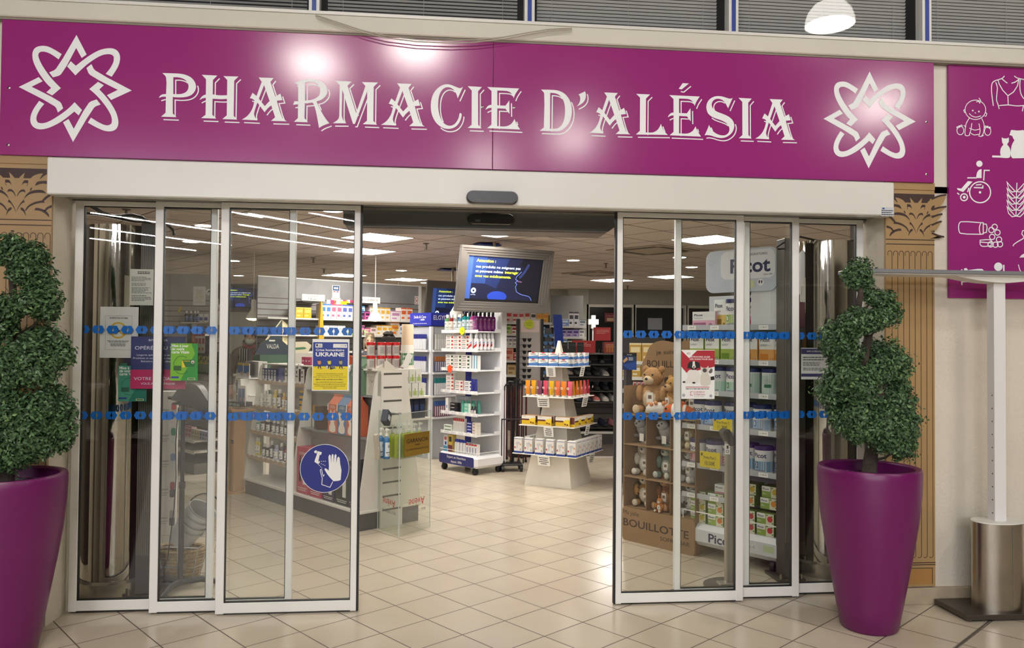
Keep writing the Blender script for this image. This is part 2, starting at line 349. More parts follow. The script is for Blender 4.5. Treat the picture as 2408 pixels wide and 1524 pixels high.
# ================================================================ upper windows with blinds
frames = [-2.62, -1.923, -0.702, 0.549, 1.8, 3.05, 4.3]
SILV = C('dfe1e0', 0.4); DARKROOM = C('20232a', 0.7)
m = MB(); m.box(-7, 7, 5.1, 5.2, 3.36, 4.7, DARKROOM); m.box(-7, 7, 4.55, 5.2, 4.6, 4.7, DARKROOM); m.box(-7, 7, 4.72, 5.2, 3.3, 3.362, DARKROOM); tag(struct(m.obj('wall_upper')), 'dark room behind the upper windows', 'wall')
for i in range(6):
    xa, xb = frames[i], frames[i+1]
    m = MB(); m.box(xa-0.03, xa-0.012, 4.55, 4.62, 3.362, 4.6, ALU); m.box(xa+0.012, xa+0.03, 4.55, 4.62, 3.362, 4.6, ALU); m.box(xa-0.012, xa+0.012, 4.545, 4.62, 3.362, 4.6, C('24439a', 0.4))
    m.box(xa+0.03, xb-0.03, 4.55, 4.62, 3.362, 3.385, ALU)
    f = m.obj('window_%d' % (i+1)); struct(f)
    m = MB(); m.box(xa+0.03, xb-0.03, 4.585, 4.592, 3.385, 4.6, clear('pane_glass', 'fbfbfb')); m.obj('pane', f)
    zb = (3.50, 3.47, 3.44, 3.395, 3.392, 3.41)[i]
    t = thing('venetian_blind', ['silver venetian blind at the far left upper window, hanging mostly out of sight', 'partly raised venetian blind above the left emblem and first letters',
        'partly raised venetian blind above the drooping cable, dark gap below', 'lowered silver venetian blind over the apostrophe of the sign', 'lowered grey venetian blind with the lamp mirrored in front',
        'lowered grey venetian blind above the pictogram sign on the right'][i], 'blind', (0, 4.68, 0), group='venetian blinds in the upper windows')
    m = MB(); z = zb+0.03; tilt = (0.006, 0.005, 0.003, 0.0, 0.0, 0.0)[i]
    while z < 4.1:
        m.add([(xa+0.06, 0.006, z-0.0058+tilt*0.5), (xb-0.06, 0.006, z-0.0058+tilt*0.5), (xb-0.06, -0.006, z+0.0058-tilt*0.5), (xa+0.06, -0.006, z+0.0058-tilt*0.5)], [(0, 1, 2, 3)], SILV); z += 0.0215
    m.obj('slats', t)
    m = MB(); m.box(xa+0.06, xb-0.06, -0.014, 0.014, zb-0.002, zb+0.016, SILV, 0.003); m.obj('bottom_rail', t)
    for q in (0.12, 0.5, 0.88):
        m = MB(); m.cyl((xa+(xb-xa)*q, -0.012, zb), (xa+(xb-xa)*q, -0.012, 4.1), 0.0012, 'cfd2d0', 5); m.obj('ladder_cord', t)
# ================================================================ shop sign
t = thing('shop_sign', 'long plum shop sign with white lettering and two star emblems', 'sign', (0, 4.38, 0))
for xa, xb, g in ((-2.306, 0.3225, 0), (0.3245, 2.98, 1)):
    m = MB(); m.box(xa, xb, 0, 0.035, 2.515, 3.243, MAG, 0.002); m.obj('panel', t)
SGNY = -0.0012
def cw(pts, ox, oy, sc, y): return [(lambda p: (p.x, p.z))(at(ox+a*sc, oy+b*sc, y)) for a, b in pts]
def letter(name, outs, holes=(), shift=None):
    m = MB(); dx, dz, lw = 0.0125, -0.0155, 0.0062
    for poly in list(outs)+list(holes):
        hole = poly in holes; ar = sum(poly[i-1][0]*poly[i][1]-poly[i][0]*poly[i-1][1] for i in range(len(poly)))
        p = poly if (ar > 0) != hole else poly[::-1]                    # ink on the left hand
        n = len(p); ok = []
        for i in range(n):
            ex, ez = p[(i+1) % n][0]-p[i][0], p[(i+1) % n][1]-p[i][1]; L = math.hypot(ex, ez) or 1
            ok.append((ez*dx-ex*dz)/L > 0.0042)
        if not any(ok): continue
        s0 = next((i for i in range(n) if ok[i] and not ok[i-1]), 0); run = []
        for k in range(n+1):
            i = (s0+k) % n
            if k < n and ok[i]:
                if not run: run = [p[i]]
                run.append(p[(i+1) % n])
            elif run:
                m.line([(a+dx, b+dz) for a, b in run], lw, SGNY+0.000003*k, PRINT); run = []
        if run: m.line([(a+dx, b+dz) for a, b in run], lw, SGNY, PRINT)
    for k, o in enumerate(outs): m.flat(o, SGNY-0.0006, PRINT, list(holes) if k == 0 and holes else None)
    if shift: m.v = [(a+shift[0], b, c+shift[1]) for a, b, c in m.v]
    return m.obj(name, t)
S1 = 320/2408; yS = 4.38
def tr(pts, ox, oy, sc=S1): return smooth_poly(cw(pts, ox, oy, sc, yS))
P_ = tr([(165,90),(400,97),(520,108),(610,135),(680,175),(735,240),(760,310),(757,370),(735,420),(690,470),(620,505),(530,520),(440,522),(350,515),(350,805),(415,872),(143,862),(222,793),(230,510),(180,509),(140,517),(105,530),(125,495),(165,469),(232,460),(232,168)], 360, 160)
letter('letter', [P_], [tr([(360,165),(430,165),(500,178),(560,205),(605,250),(628,310),(622,370),(595,415),(550,445),(480,462),(360,463)], 360, 160)])
letter('letter', [tr([(865,122),(1138,135),(1062,212),(1057,468),(1130,480),(1220,485),(1310,482),(1313,212),(1247,145),(1513,153),(1438,225),(1428,848),(1490,915),(1227,905),(1305,838),(1308,548),(1200,553),(1055,545),(1050,830),(1118,897),(853,888),(930,828),(935,528),(890,535),(855,550),(822,570),(845,530),(885,490),(935,470),(938,200)], 360, 160)])
A_ = tr([(1870,168),(2133,180),(2078,248),(2163,505),(2253,455),(2290,570),(2190,580),(2287,880),(2370,945),(2087,938),(2160,872),(2092,663),(2030,715),(1975,785),(1847,612),(1820,690),(1793,780),(1790,830),(1810,880),(1850,928),(1570,915),(1650,865),(1715,795),(1765,700),(1795,575),(1765,550),(1713,535),(1762,440),(1832,497),(1923,245)], 360, 160)
AH = tr([(1965,305),(2063,585),(1977,675),(1873,545)], 360, 160)
a0 = at(360+1870*S1, 160+168*S1, yS)
for q in ((360+1870*S1, 160+168*S1), (680+1912*S1, 170+197*S1), (1240+1358*S1, 190+207*S1), (1560+1768*0.1412, 190+305*0.1412)):
    p = at(q[0], q[1], yS); letter('letter', [A_], [AH], (p.x-a0.x, p.z-a0.z))
letter('letter', [tr([(108,190),(160,160),(230,135),(310,124),(400,122),(480,135),(560,165),(620,205),(660,260),(675,320),(668,380),(640,430),(600,470),(550,500),(485,517),(530,620),(600,750),(660,840),(713,903),(650,925),(590,950),(530,988),(510,880),(475,700),(440,580),(415,537),(350,545),(277,550),(272,812),(335,887),(85,878),(155,812),(158,568),(70,578),(95,513),(160,515),(160,228)], 680, 170)],
       [tr([(283,185),(330,172),(400,172),(460,185),(510,220),(540,270),(550,330),(540,390),(510,430),(460,465),(390,490),(280,503)], 680, 170)])
letter('letter', [tr([(822,152),(1108,165),(1033,238),(1185,722),(1350,245),(1288,175),(1572,182),(1497,258),(1490,862),(1555,930),(1302,920),(1377,858),(1382,335),(1165,915),(1130,915),(940,310),(932,760),(945,820),(970,865),(1012,905),(775,903),(800,885),(850,850),(878,810),(887,760),(893,228)], 680, 170)])
letter('letter', [tr([(668,185),(630,205),(590,203),(520,175),(450,148),(390,138),(320,148),(250,185),(180,250),(125,350),(100,470),(103,600),(130,710),(185,810),(260,880),(340,920),(430,927),(510,905),(570,860),(620,780),(645,690),(642,660),(625,647),(605,655),(590,730),(555,800),(500,855),(430,872),(360,850),(300,790),(255,690),(230,560),(232,430),(250,330),(290,250),(340,205),(400,190),(460,205),(510,245),(550,310),(573,390)], 1000, 180)])
I_ = tr([(750,172),(1003,187),(935,262),(935,855),(997,920),(750,912),(820,855),(822,248)], 1000, 180); i0 = at(1000+750*S1, 180+172*S1, yS)
letter('letter', [I_]); p = at(1560+1248*0.1412, 190+285*0.1412, yS); letter('letter', [I_], (), (p.x-i0.x, p.z-i0.z))
E_ = tr([(1095,187),(1660,213),(1620,270),(1590,320),(1563,385),(1545,330),(1500,280),(1440,258),(1275,250),(1275,512),(1420,517),(1487,425),(1490,663),(1420,572),(1275,565),(1272,880),(1400,885),(1470,870),(1530,830),(1580,752),(1600,810),(1640,880),(1680,940),(1097,915),(1170,852),(1172,555),(1120,562),(1063,590),(1085,550),(1125,512),(1172,502),(1172,258)], 1000, 180)
letter('letter', [E_]); e0 = at(1000+1095*S1, 180+187*S1, yS); p = at(1560+97*0.1412, 190+240*0.1412, yS)
AC_ = [(a-(p.x-e0.x), b-(p.z-e0.z)) for a, b in tr([(320,40),(423,47),(303,145),(253,135)], 1560, 190, 0.1412)]
letter('letter', [E_, AC_], (), (p.x-e0.x, p.z-e0.z))
letter('letter', [tr([(242,157),(440,162),(530,172),(610,200),(680,250),(740,330),(777,430),(788,540),(775,650),(740,740),(690,810),(620,870),(540,893),(450,895),(220,885),(290,828),(297,228)], 1240, 190)],
       [tr([(405,215),(470,220),(540,240),(600,290),(645,370),(665,480),(663,600),(640,720),(600,795),(540,840),(480,850),(398,850)], 1240, 190)])
letter('apostrophe', [tr([(1022,188),(1035,240),(1030,310),(1000,370),(950,415),(872,455),(915,400),(933,340),(930,280),(905,243)], 1240, 190)])
letter('letter', [tr([(1925,232),(2172,243),(2100,315),(2095,915),(2140,917),(2220,915),(2290,880),(2335,825),(2362,762),(2400,860),(2440,915),(2485,960),(1920,952),(1990,885),(1993,300)], 1240, 190)])
letter('letter', [tr([(1153,285),(1130,297),(1090,297),(1020,275),(960,260),(880,258),(810,280),(750,330),(718,400),(716,470),(740,540),(790,590),(860,625),(960,660),(1030,695),(1075,740),(1097,790),(1090,850),(1060,890),(1010,910),(940,905),(870,875),(800,815),(758,735),(735,800),(683,912),(720,905),(790,915),(860,938),(950,955),(1030,945),(1100,905),(1150,850),(1177,770),(1170,700),(1135,640),(1070,590),(980,550),(900,520),(840,480),(808,430),(805,380),(830,330),(880,303),(940,305),(990,330),(1030,375),(1075,460)], 1560, 190, 0.1412)])
EMB = [[(817,67),(947,318),(883,363),(813,235),(620,570),(515,610),(468,547),(555,500)],
 [(628,312),(540,258),(450,215),(370,207),(300,225),(262,270),(252,330),(265,410),(310,510),(380,620),(440,695),(492,745),(432,802),(507,842),(617,748),(540,670),(470,590),(400,490),(350,400),(328,330),(335,300),(365,282),(430,287),(510,325),(588,380)],
 [(335,607),(385,660),(243,730),(605,923),(647,1007),(580,1060),(538,980),(78,733)],
 [(340,910),(405,950),(350,1020),(310,1100),(305,1155),(325,1190),(375,1198),(450,1180),(560,1120),(700,1020),(793,928),(888,1028),(845,1097),(790,1048),(700,1120),(600,1190),(490,1245),(400,1272),(320,1272),(260,1240),(228,1180),(232,1100),(270,1010)],
 [(645,1185),(715,1143),(782,1268),(975,937),(1075,892),(1125,958),(1043,997),(773,1438)],
 [(980,760),(1093,667),(1167,710),(1110,765),(1180,840),(1250,930),(1320,1050),(1350,1150),(1350,1220),(1320,1275),(1260,1300),(1180,1295),(1080,1255),(962,1190),(1002,1125),(1100,1185),(1180,1220),(1230,1222),(1265,1200),(1270,1150),(1250,1080),(1190,980),(1110,880),(1040,810)],
 [(1008,440),(1058,522),(1525,778),(1260,900),(1207,838),(1345,770),(990,578),(945,490)],
 [(743,402),(808,462),(900,390),(1000,320),(1110,262),(1200,240),(1280,240),(1340,270),(1372,330),(1370,410),(1340,490),(1268,603),(1190,565),(1250,490),(1290,410),(1295,350),(1275,325),(1230,313),(1150,325),(1060,370),(960,440),(880,510),(803,585),(698,470)]]
b0 = at(180.1, 82.3, yS); b1 = at(2044.6, 168.4, yS)
for k in (0, 1):
    m = MB()
    for e in EMB: m.flat([(a+k*(b1.x-b0.x), b+k*(b1.z-b0.z)) for a, b in tr(e, 30, 70, 300/1633)], SGNY, PRINT)
    m.obj('star_emblem', t)
for u, v in ((21.5, 207), (19.5, 341), (1133.5, 252), (1208, 253.5), (2178, 287), (2178, 410)):
    p = at(u, v, yS); m = MB(); m.push(Matrix.Translation((p.x, 0, p.z))@Matrix.Rotation(PI/2, 4, 'X')); m.lathe([(0.008, 0), (0.0075, 0.003), (0.004, 0.0045), (0, 0.005)], C('c9c6c0', 0.25, 1.0), 12); m.obj('screw', t)
# ---------------------------------------------------------------- pictogram sign
t = thing('pictogram_sign', 'plum wall sign with white health pictograms right of the shop front', 'sign', (0, 4.40, 0))
m = MB(); m.box(3.088, 4.1, 0, 0.02, 1.827, 3.244, MAG, 0.002); m.obj('panel', t)
K = 188/512
def pk(p): return cw(p, 2220, 150, K, 4.4)
def pic(name, strokes=(), fills=(), w_=0.0058):
    m = MB()
    for i, s in enumerate(strokes):
        cl = s[0] == s[-1]; q = pk(s[:-1] if cl else s); q = smooth_poly(q, 60) if cl and len(q) > 5 else q
        m.line(q, w_, -0.001-0.00005*i, PRINT, cl)
    for i, f in enumerate(fills): m.flat(smooth_poly(pk(f), 50), -0.003-0.0001*i, PRINT)
    return m.obj(name, t)
def circ(x, y, r, n=18, ry=None): return [(x+r*math.cos(2*PI*k/n), y+(ry or r)*math.sin(2*PI*k/n)) for k in range(n)]
def cc(*a): q = circ(*a); return q+[q[0]]
def curve(*p): return spl(p)
pic('bust_pictogram', [curve((386,78),(372,93),(345,103),(320,112),(306,130),(303,170),(308,220),(315,270)), curve((345,105),(352,130),(375,170),(408,205),(445,180),(470,140),(478,98)), curve((330,118),(340,150),(338,190),(335,230),(345,262),(352,290)),
    curve((408,205),(410,262)), curve((352,268),(410,264),(465,270),(530,266)), curve((370,97),(395,118),(405,124)), curve((448,78),(465,90),(490,97),(530,105)), curve((430,125),(455,117),(480,98)), curve((487,100),(484,140),(490,190),(510,225)), curve((500,305),(508,265))])
pic('baby_pictogram', [cc(200,295,66,22,62), curve((212,232),(228,252),(234,236),(222,219)), curve((205,245),(225,240)), curve((136,290),(125,298),(130,312),(140,312)), curve((264,312),(273,320),(268,335),(258,336)), curve((160,318),(178,335),(205,342),(235,334)), cc(183,300,3,8), cc(222,306,3,8), curve((195,313),(203,317)),
    curve((163,345),(140,385),(133,440),(137,458)), curve((240,350),(255,390),(252,440),(240,462)), curve((177,380),(170,425),(160,455)), curve((222,383),(230,430),(222,458)), curve((160,412),(195,425),(228,418)), curve((165,440),(190,456),(220,452)),
    cc(103,428,22,14,27), cc(278,432,20,14,27), curve((125,395),(140,405)), curve((255,402),(268,398)), cc(85,408,5,8), cc(97,402,5,8), cc(110,398,5,8), cc(262,405,5,8), cc(276,405,5,8), cc(290,410,5,8), curve((132,458),(148,462),(165,456)), curve((218,462),(235,466),(252,458))], w_=0.0045)
pic('cat_and_dog_pictogram', [], [[(367,471),(378,478),(402,478),(412,472),(412,500),(404,512),(402,518),(418,540),(424,570),(420,598),(408,604),(372,603),(362,598),(357,570),(362,540),(378,518),(370,505)], [(306,588),(372,590),(380,603),(306,600)],
    [(426,425),(445,426),(458,428),(480,428),(505,425),(514,440),(514,605),(436,606),(425,590),(425,560),(432,520),(448,490),(440,478),(433,463),(416,458)]])
pic('wheelchair_pictogram', [curve((148,731),(208,731)), curve((253,748),(257,683),(292,683)), cc(230,823,67,28), curve((190,793),(247,795),(248,778)), curve((83,827),(97,838)), curve((158,795),(150,822)), cc(127,855,22,16)],
    [circ(224,641,20), circ(228,824,8,10), circ(127,855,9,10), [(238,675),(238,733),(203,733),(208,700),(222,680)], [(150,752),(180,755),(120,822),(85,808),(80,797),(108,800)], [(203,773),(240,770),(236,778),(200,781)]], w_=0.0075)
pic('leaf_pictogram', [curve((466,762),(462,860),(460,976))]+[[(460-s*4,q+18),(460-s*40,q-20),(460-s*58,q-42),(460-s*48,q),(460-s*25,q+22),(460-s*4,q+18)] for s in (1, -1) for q in (800,840,878,918,958)])
pic('pill_bottle_pictogram', [[(108,1012),(235,1018),(226,1045),(226,1070),(232,1092),(105,1086),(94,1065),(94,1030),(108,1012)], [(235,1018),(250,1018),(250,1090),(232,1092)], [(250,1026),(270,1028),(275,1050),(270,1080),(250,1084)], [(230,1130),(290,1127),(308,1140),(300,1165),(250,1170),(232,1160),(230,1130)], [(232,1142),(300,1148)]]+
    [cc(x, y, 17, 16) for x, y in ((323,1045),(302,1065),(341,1081),(307,1109),(351,1126),(297,1157),(328,1159),(357,1156))])
pic('patient_bed_pictogram', [], [circ(345,1300,27,16), [(375,1288),(385,1288),(385,1428),(376,1428)], [(107,1316),(116,1316),(116,1418),(107,1418)], [(107,1365),(385,1372),(385,1402),(107,1400)], [(125,1312),(140,1308),(152,1322),(240,1314),(262,1335),(330,1338),(330,1368),(130,1362)]])
pic('body_outline_pictogram', [curve((520,1066),(502,1070),(497,1090),(512,1110),(505,1120),(470,1140),(448,1155),(440,1168))])
pic('bowl_pictogram', [curve((475,1286),(490,1330),(520,1335))])
pic('lid_pictogram', [], [[(480,1242),(498,1222),(520,1215),(520,1240)]])
# ---------------------------------------------------------------- door header, sensors
t = thing('sliding_door_header', 'long white casing above the automatic sliding doors', 'door header', (0, 4.33, 0))
m = MB(); m.box(-2.041, 2.696, 0, 0.09, 2.302, 2.499, C('e1dfd9', 0.3, noise_amt=0.03, nscale=2), 0.006); m.obj('casing', t)
m = MB(); m.box(-2.03, 2.685, 0.12, 0.4, 2.335, 2.36, C('b9b5aa', 0.2, 0.7)); m.box(-2.03, 2.685, 0.19, 0.235, 2.318, 2.335, C('8f8c84', 0.3, 0.8)); m.box(-2.03, 2.685, 0.28, 0.36, 2.318, 2.335, C('8f8c84', 0.3, 0.8)); m.obj('track', t)
m = MB(); p = at(2072, 508, 4.33); q = at(2102, 488, 4.33); m.rect(p.x, q.x, p.z, q.z, -0.001, 'c9cdd4'); m.lines(p.x+0.002, q.x-0.002, p.z+0.003, q.z-0.014, 3, -0.0016, INK, 'l'); m.disc(p.x+0.014, q.z-0.008, 0.008, -0.0016, '2a3f8f', 12, 0.005); m.obj('label', t)
def sensor(u, v, wd, ht, y, label, bracket):
    c = at(u, v, y); t = thing('motion_sensor', label, 'sensor', (c.x, y, c.z)); m = MB(); n = 10; a = wd/2-ht/2
    prof = [(a+ht/2*math.cos(k*PI/n-PI/2), ht/2*math.sin(k*PI/n-PI/2)) for k in range(n+1)]+[(-a+ht/2*math.cos(k*PI/n+PI/2), ht/2*math.sin(k*PI/n+PI/2)) for k in range(n+1)]
    for y0, y1, s0, s1 in ((0.0, -0.03, 1, 1), (-0.03, -0.045, 1, 0.86)):
        vs = [(x*s0, y0, z*s0) for x, z in prof]+[(x*s1 if abs(s1-1) < 1e-6 else x-math.copysign(ht*0.07, x), y1, z*s1) for x, z in prof]; N = len(prof)
        m.add(vs, [(i, (i+1) % N, N+(i+1) % N, N+i) for i in range(N)], C('17181a', 0.3), True)
        if s1 < 1: m.add(vs[N:], [tuple(range(N))[::-1]], C('17181a', 0.3))
    m.obj('housing', t)
    m = MB(); m.rect(-a*0.9, -a*0.62, -ht*0.3, -ht*0.1, -0.0462, '55585c'); m.obj('emblem', t)
    if bracket: m = MB(); m.box(-0.06, 0.06, 0, 0.03, ht*0.3, ht*0.3+0.05, BLACK); m.obj('bracket', t)
sensor(1157, 466.5, 0.288, 0.072, 4.328, 'black pill-shaped motion sensor on the white door header', False)
sensor(1154, 517, 0.288, 0.07, 4.80, 'matte black motion sensor hanging below, inside the doorway', True)
# ---------------------------------------------------------------- loose cable on the ledge
t = thing('cable', 'loose grey cable drooping over the top edge of the sign', 'cable', (0, 0, 0))
CP = [(742,35),(790,51),(850,71),(905,84),(980,93),(1060,96),(1120,94),(1185,87),(1240,77),(1290,69),(1345,66)]
for k in (0, 1):
    m = MB(); m.tube([at(u, v+k*(3+2*math.sin(i/10*PI)), 4.335-0.008*k) for i, (u, v) in enumerate(CP)], 0.0032, C('b5ae9d', 0.5), 6); m.obj('strand', t)
# ================================================================ door leaves
GLASS = clear('door_glass', 'fbfcfb', 1.2)
BLUE = C('0a62b8', 0.35); STRIP = C('b5aaa0', 0.5)
HL = [(-.0345,0),(-.022,.022),(-.001,.022),(.002,.013),(-.006,0),(.001,-.013),(0,-.022),(-.022,-.022)]; HR = [(.0345,0),(.022,.022),(.001,.022),(.004,.013),(.007,0),(.003,-.013),(.002,-.022),(.022,-.022)]
def leaf(n, x0, x1, y, z0, z1, wl, wr, lead, ph, label):
    m = MB(); D = 0.035; dk = C('1c1c1e', 0.5)
    m.box(x0, x0+wl, y, y+D, z0, z1, ALU, 0.003); m.box(x1-wr, x1, y, y+D, z0, z1, ALU, 0.003); m.box(x0, x1, y+0.001, y+D-0.001, z0+0.004, z0+0.062, ALU, 0.003); m.box(x0, x1, y+0.001, y+D-0.001, z1-0.03, z1, ALU, 0.003)
    for a, b in ((x0+wl, x0+wl+0.004), (x1-wr-0.004, x1-wr)): m.box(a, b, y+0.006, y+D-0.006, z0+0.062, z1-0.03, dk)
    m.box(x0+wl, x1-wr, y+0.006, y+D-0.006, z0+0.062, z0+0.067, dk); m.box(x0+wl, x1-wr, y+0.006, y+D-0.006, z1-0.034, z1-0.03, dk)
    if lead: e = x1 if lead > 0 else x0-0.012; m.box(e, e+0.012, y+0.004, y+D-0.004, z0, z1, dk)
    m.box(x0+0.01, x1-0.01, y+0.006, y+D-0.006, z0-0.004, z0+0.005, dk)
    f = m.obj('door_%d' % n); tag(struct(f), label, 'door')
    m = MB(); m.box(x0+wl, x1-wr, y+0.014, y+0.021, z0+0.062, z1-0.03, GLASS); m.obj('pane', f)
    for zc in (1.592, 1.106):
        m = MB(); x = x0+wl+ph
        while x < x1-wr-0.01:
            for h in (HL, HR):
                q = [(min(max(x+a, x0+wl+0.002), x1-wr-0.002), zc+b) for a, b in h]
                if max(a for a, b in q)-min(a for a, b in q) > 0.006: m.flat(q, y+0.013, BLUE)
            x += 0.079
        m.obj('safety_sticker_band', f)
YL, Y2, Y3 = 4.53, 4.575, 4.62
leaf(1, -2.018, -1.24, Y3, 0.008, 2.322, 0.045, 0.035, 0, 0.005, 'fixed glass door panel on the left, before the chrome column')
leaf(2, -1.568, -0.79, Y2, 0.006, 2.32, 0.045, 0.036, 0, 0.03, 'middle left sliding door leaf with the green poster')
leaf(3, -1.197, -0.421, YL, 0.004, 2.318, 0.046, 0.034, 1, 0.03, 'front left sliding door leaf with the round hand sticker')
leaf(4, 1.082, 1.86, YL, 0.004, 2.318, 0.034, 0.046, -1, 0.035, 'front right sliding door leaf with the pet poster')
leaf(5, 1.452, 2.231, Y2, 0.006, 2.32, 0.036, 0.045, 0, 0.02, 'middle right sliding door leaf before the baby milk display')
leaf(6, 1.90, 2.672, Y3, 0.008, 2.322, 0.035, 0.045, 0, 0.01, 'fixed glass door panel on the right behind the planter')
# ================================================================ palm pilasters
GOLD = C('a98a5e', 0.42, noise_amt=0.06, nscale=3); BROWN = C('3c2723', 0.5)
t0 = None
def pilaster(xc, xl, xr, label):
    t = thing('pilaster_panel', label, 'pilaster', (xc, 4.40, 0)); a, b = xl-xc, xr-xc
    m = MB(); m.box(a, b, 0, 0.02, 0.105, 2.515, GOLD, 0.002); m.rect(a+0.01, b-0.02, 0.12, 0.21, -0.0006, C('a87c45', 0.45)); m.line([(a+0.01, 0.215), (b-0.02, 0.215), (b-0.02, 0.12)], 0.004, -0.001, BROWN); m.rect(a, b, 0.232, 0.237, -0.001, BROWN); m.rect(a, b, 0.244, 0.249, -0.001, BROWN)
    x = a+0.02
    for k in range(12):
        x = -0.18+k*0.0365
        if x < a+0.005 or x+0.03 > b: continue
        pts = [(x, 2.075)]+[(x+0.0135-0.0135*math.cos(q*PI/8), 2.09+0.0135*math.sin(q*PI/8)) for q in range(9)]+[(x+0.027, 0.29)]+[(x+0.0135+0.0135*math.cos(q*PI/8), 0.29-0.0135*math.sin(q*PI/8)) for q in range(1, 7)]
        m.line(pts, 0.0032, -0.001, BROWN)
    m.obj('fluted_shaft', t)
    m = MB(); S = 0.00041; Z0 = 2.178
    f = lambda pts, s: [(s*(u-208)*S, Z0+(905-v)*S) for u, v in pts]
    m.rect(a, b, Z0+0.0002, 2.47, -0.0008, GOLD); m.rect(a, b, Z0-0.008, Z0-0.003, -0.001, BROWN); m.rect(a, b, Z0-0.036, Z0-0.031, -0.001, BROWN)
    m.rect(a, b, Z0+530*S, Z0+660*S, -0.001, BROWN)
    GL = [[(225,470),(222,400),(255,350),(305,300),(290,370),(282,440),(268,468)], [(345,430),(400,350),(470,315),(530,305),(490,375),(440,430),(380,480)], [(440,470),(480,400),(530,350),(600,300),(680,260),(650,330),(600,400),(540,460)]]
    DK = [[(268,470),(300,405),(350,400),(350,440),(300,440)], [(433,472),(460,420),(520,405),(640,400),(600,440),(520,440)], [(212,620),(235,560),(270,525),(310,525),(320,565),(290,550),(250,565),(222,610)], [(295,655),(330,590),(390,540),(470,522),(540,530),(575,570),(520,560),(440,565),(370,585),(320,625)],
          [(208,830),(230,760),(270,690),(300,655),(312,690),(280,705),(240,760)], [(315,805),(350,740),(420,690),(500,665),(550,660),(558,690),(500,695),(430,715),(370,750),(330,800)], [(262,760),(290,765),(315,800),(332,875),(300,815),(265,785)], [(435,790),(450,760),(520,770),(580,800),(615,845),(618,880),(570,835),(510,800)],
          [(550,795),(590,745),(665,715),(665,750),(610,765),(575,798)], [(525,660),(560,615),(620,570),(640,590),(590,630),(550,665)], [(330,478),(345,445),(352,440),(340,470)], [(370,540),(385,500),(402,495),(390,530)]]
    for s in (-1, 1):
        for g in GL:
            q = [(min(max(p, a), b+0.07 if s > 0 and b < 0.16 else b), z) for p, z in f(g, s)]; m.flat(smooth_poly(q, 45), -0.0013, GOLD)
        for g in DK:
            q = [(min(max(p, a), b), z) for p, z in f(g, s)]
            if max(p for p, z in q)-min(p for p, z in q) > 0.006: m.flat(smooth_poly(q, 75, 4), -0.0016, BROWN)
    if b < 0.16:                                            # leaf tips standing past the board's edge
        for z, l, h in ((2.42, 0.075, 0.04), (2.355, 0.075, 0.03), (2.31, 0.05, 0.03), (2.262, 0.045, 0.035), (2.215, 0.06, -0.03)):
            m.prism([(b-0.03, z-0.035), (b-0.03, z), (b+l*0.5, z+h*0.5), (b+l, z+h*0.75), (b+l*0.6, z+h*0.1-0.008), (b+0.01, z-0.03)], -0.002, 0.016, GOLD)
            m.line([(b-0.02, z), (b+l*0.3, z+h*0.45), (b+l*0.6, z+h*0.6), (b+l, z+h*0.72)], 0.011, -0.0026, BROWN)
    m.obj('palm_capital', t)
    m = MB(); m.box(a, b, -0.006, 0.012, 2.472, 2.516, GOLD, 0.002); m.obj('cornice', t)
pilaster(at(38, 500, 4.4).x, -2.44, -2.043, 'gold palm pilaster panel behind the left topiary')
pilaster(at(2154, 500, 4.4).x, 2.684, 2.994, 'gold palm pilaster panel right of the doors, leaf tips over its edge')
# ================================================================ lamps of the mall walkway (mirrored in sign, windows and glass; three strip rows added unseen)
def dome_lamp(x, y, z, label, s=1.0):
    t = thing('dome_pendant_lamp', label, 'lamp', (x, y, z), group='pendant lamps of the mall walkway'); t.scale = (s, s, s)
    m = MB(); m.lathe([(0.34, -0.02), (0.335, 0.06), (0.3, 0.17), (0.22, 0.27), (0.1, 0.33), (0.03, 0.35)], C('f8f3ea', 0.5, emit=9.0), 24, cap=False); m.obj('shade', t)
    m = MB(); m.lathe([(0, -0.09), (0.15, -0.075), (0.26, -0.035), (0.3, 0.0)], glow('fff9f0', LAMP), 24); m.obj('diffuser', t)
    m = MB(); m.cyl((0, 0, 0.34), (0, 0, 1.6), 0.006, BLACK, 6); m.obj('cord', t)
LAMP = 88
for x, y, l in ((-1.54, -1.17, 'white dome pendant lamp mirrored above the letter R of the sign'), (-0.23, -0.43, 'white dome pendant lamp mirrored near the drooping cable'), (2.32, -4.29, 'white dome pendant lamp mirrored under the apostrophe of the sign'),
                (0.96, -6.23, 'white dome pendant lamp mirrored low on the sign seam'), (6.41, -1.94, 'white dome pendant lamp mirrored in the right emblem'), (4.23, 1.2, 'white dome pendant lamp mirrored in the upper window')):
    dome_lamp(x, y, 5.0, l, 0.75 if y > 0 else 1.0)
WARMT = glow('f4f5ff', 230)
for i, (x, y, n, a) in enumerate(((-3.0, -13.5, 3, 0), (-3.4, -15.6, 4, 0), (-4.2, -17.8, 4, 0), (-4.6, -20.2, 4, 0), (-6.0, -12.6, 3, 0), (-8.2, -15.5, 4, 0), (-9.6, -18.6, 4, 0), (-11.5, -20.5, 4, 0), (0.6, -13.5, 4, 0), (1.2, -16.5, 4, 0), (1.8, -19.5, 4, 0))):  # last three rows are added, unseen, as frontal fill
    t = thing('strip_light', 'cold white strip light row on the mall ceiling behind the viewer, %s row' % ('first', 'second', 'third', 'fourth', 'fifth', 'sixth', 'seventh', 'eighth', 'ninth', 'tenth', 'eleventh')[i], 'lamp', (x, y, 5.0), RZA, group='strip lights of the mall ceiling')
    for k in range(n):
        m = MB(); m.box(-2.9+k*1.55, -1.4+k*1.55, -0.018, 0.018, 0.03, 0.05, WARMT); m.obj('tube', t)
    m = MB(); m.box(-2.95, -2.9+n*1.55, -0.07, 0.07, 0.05, 0.09, ALU); m.obj('housing', t)
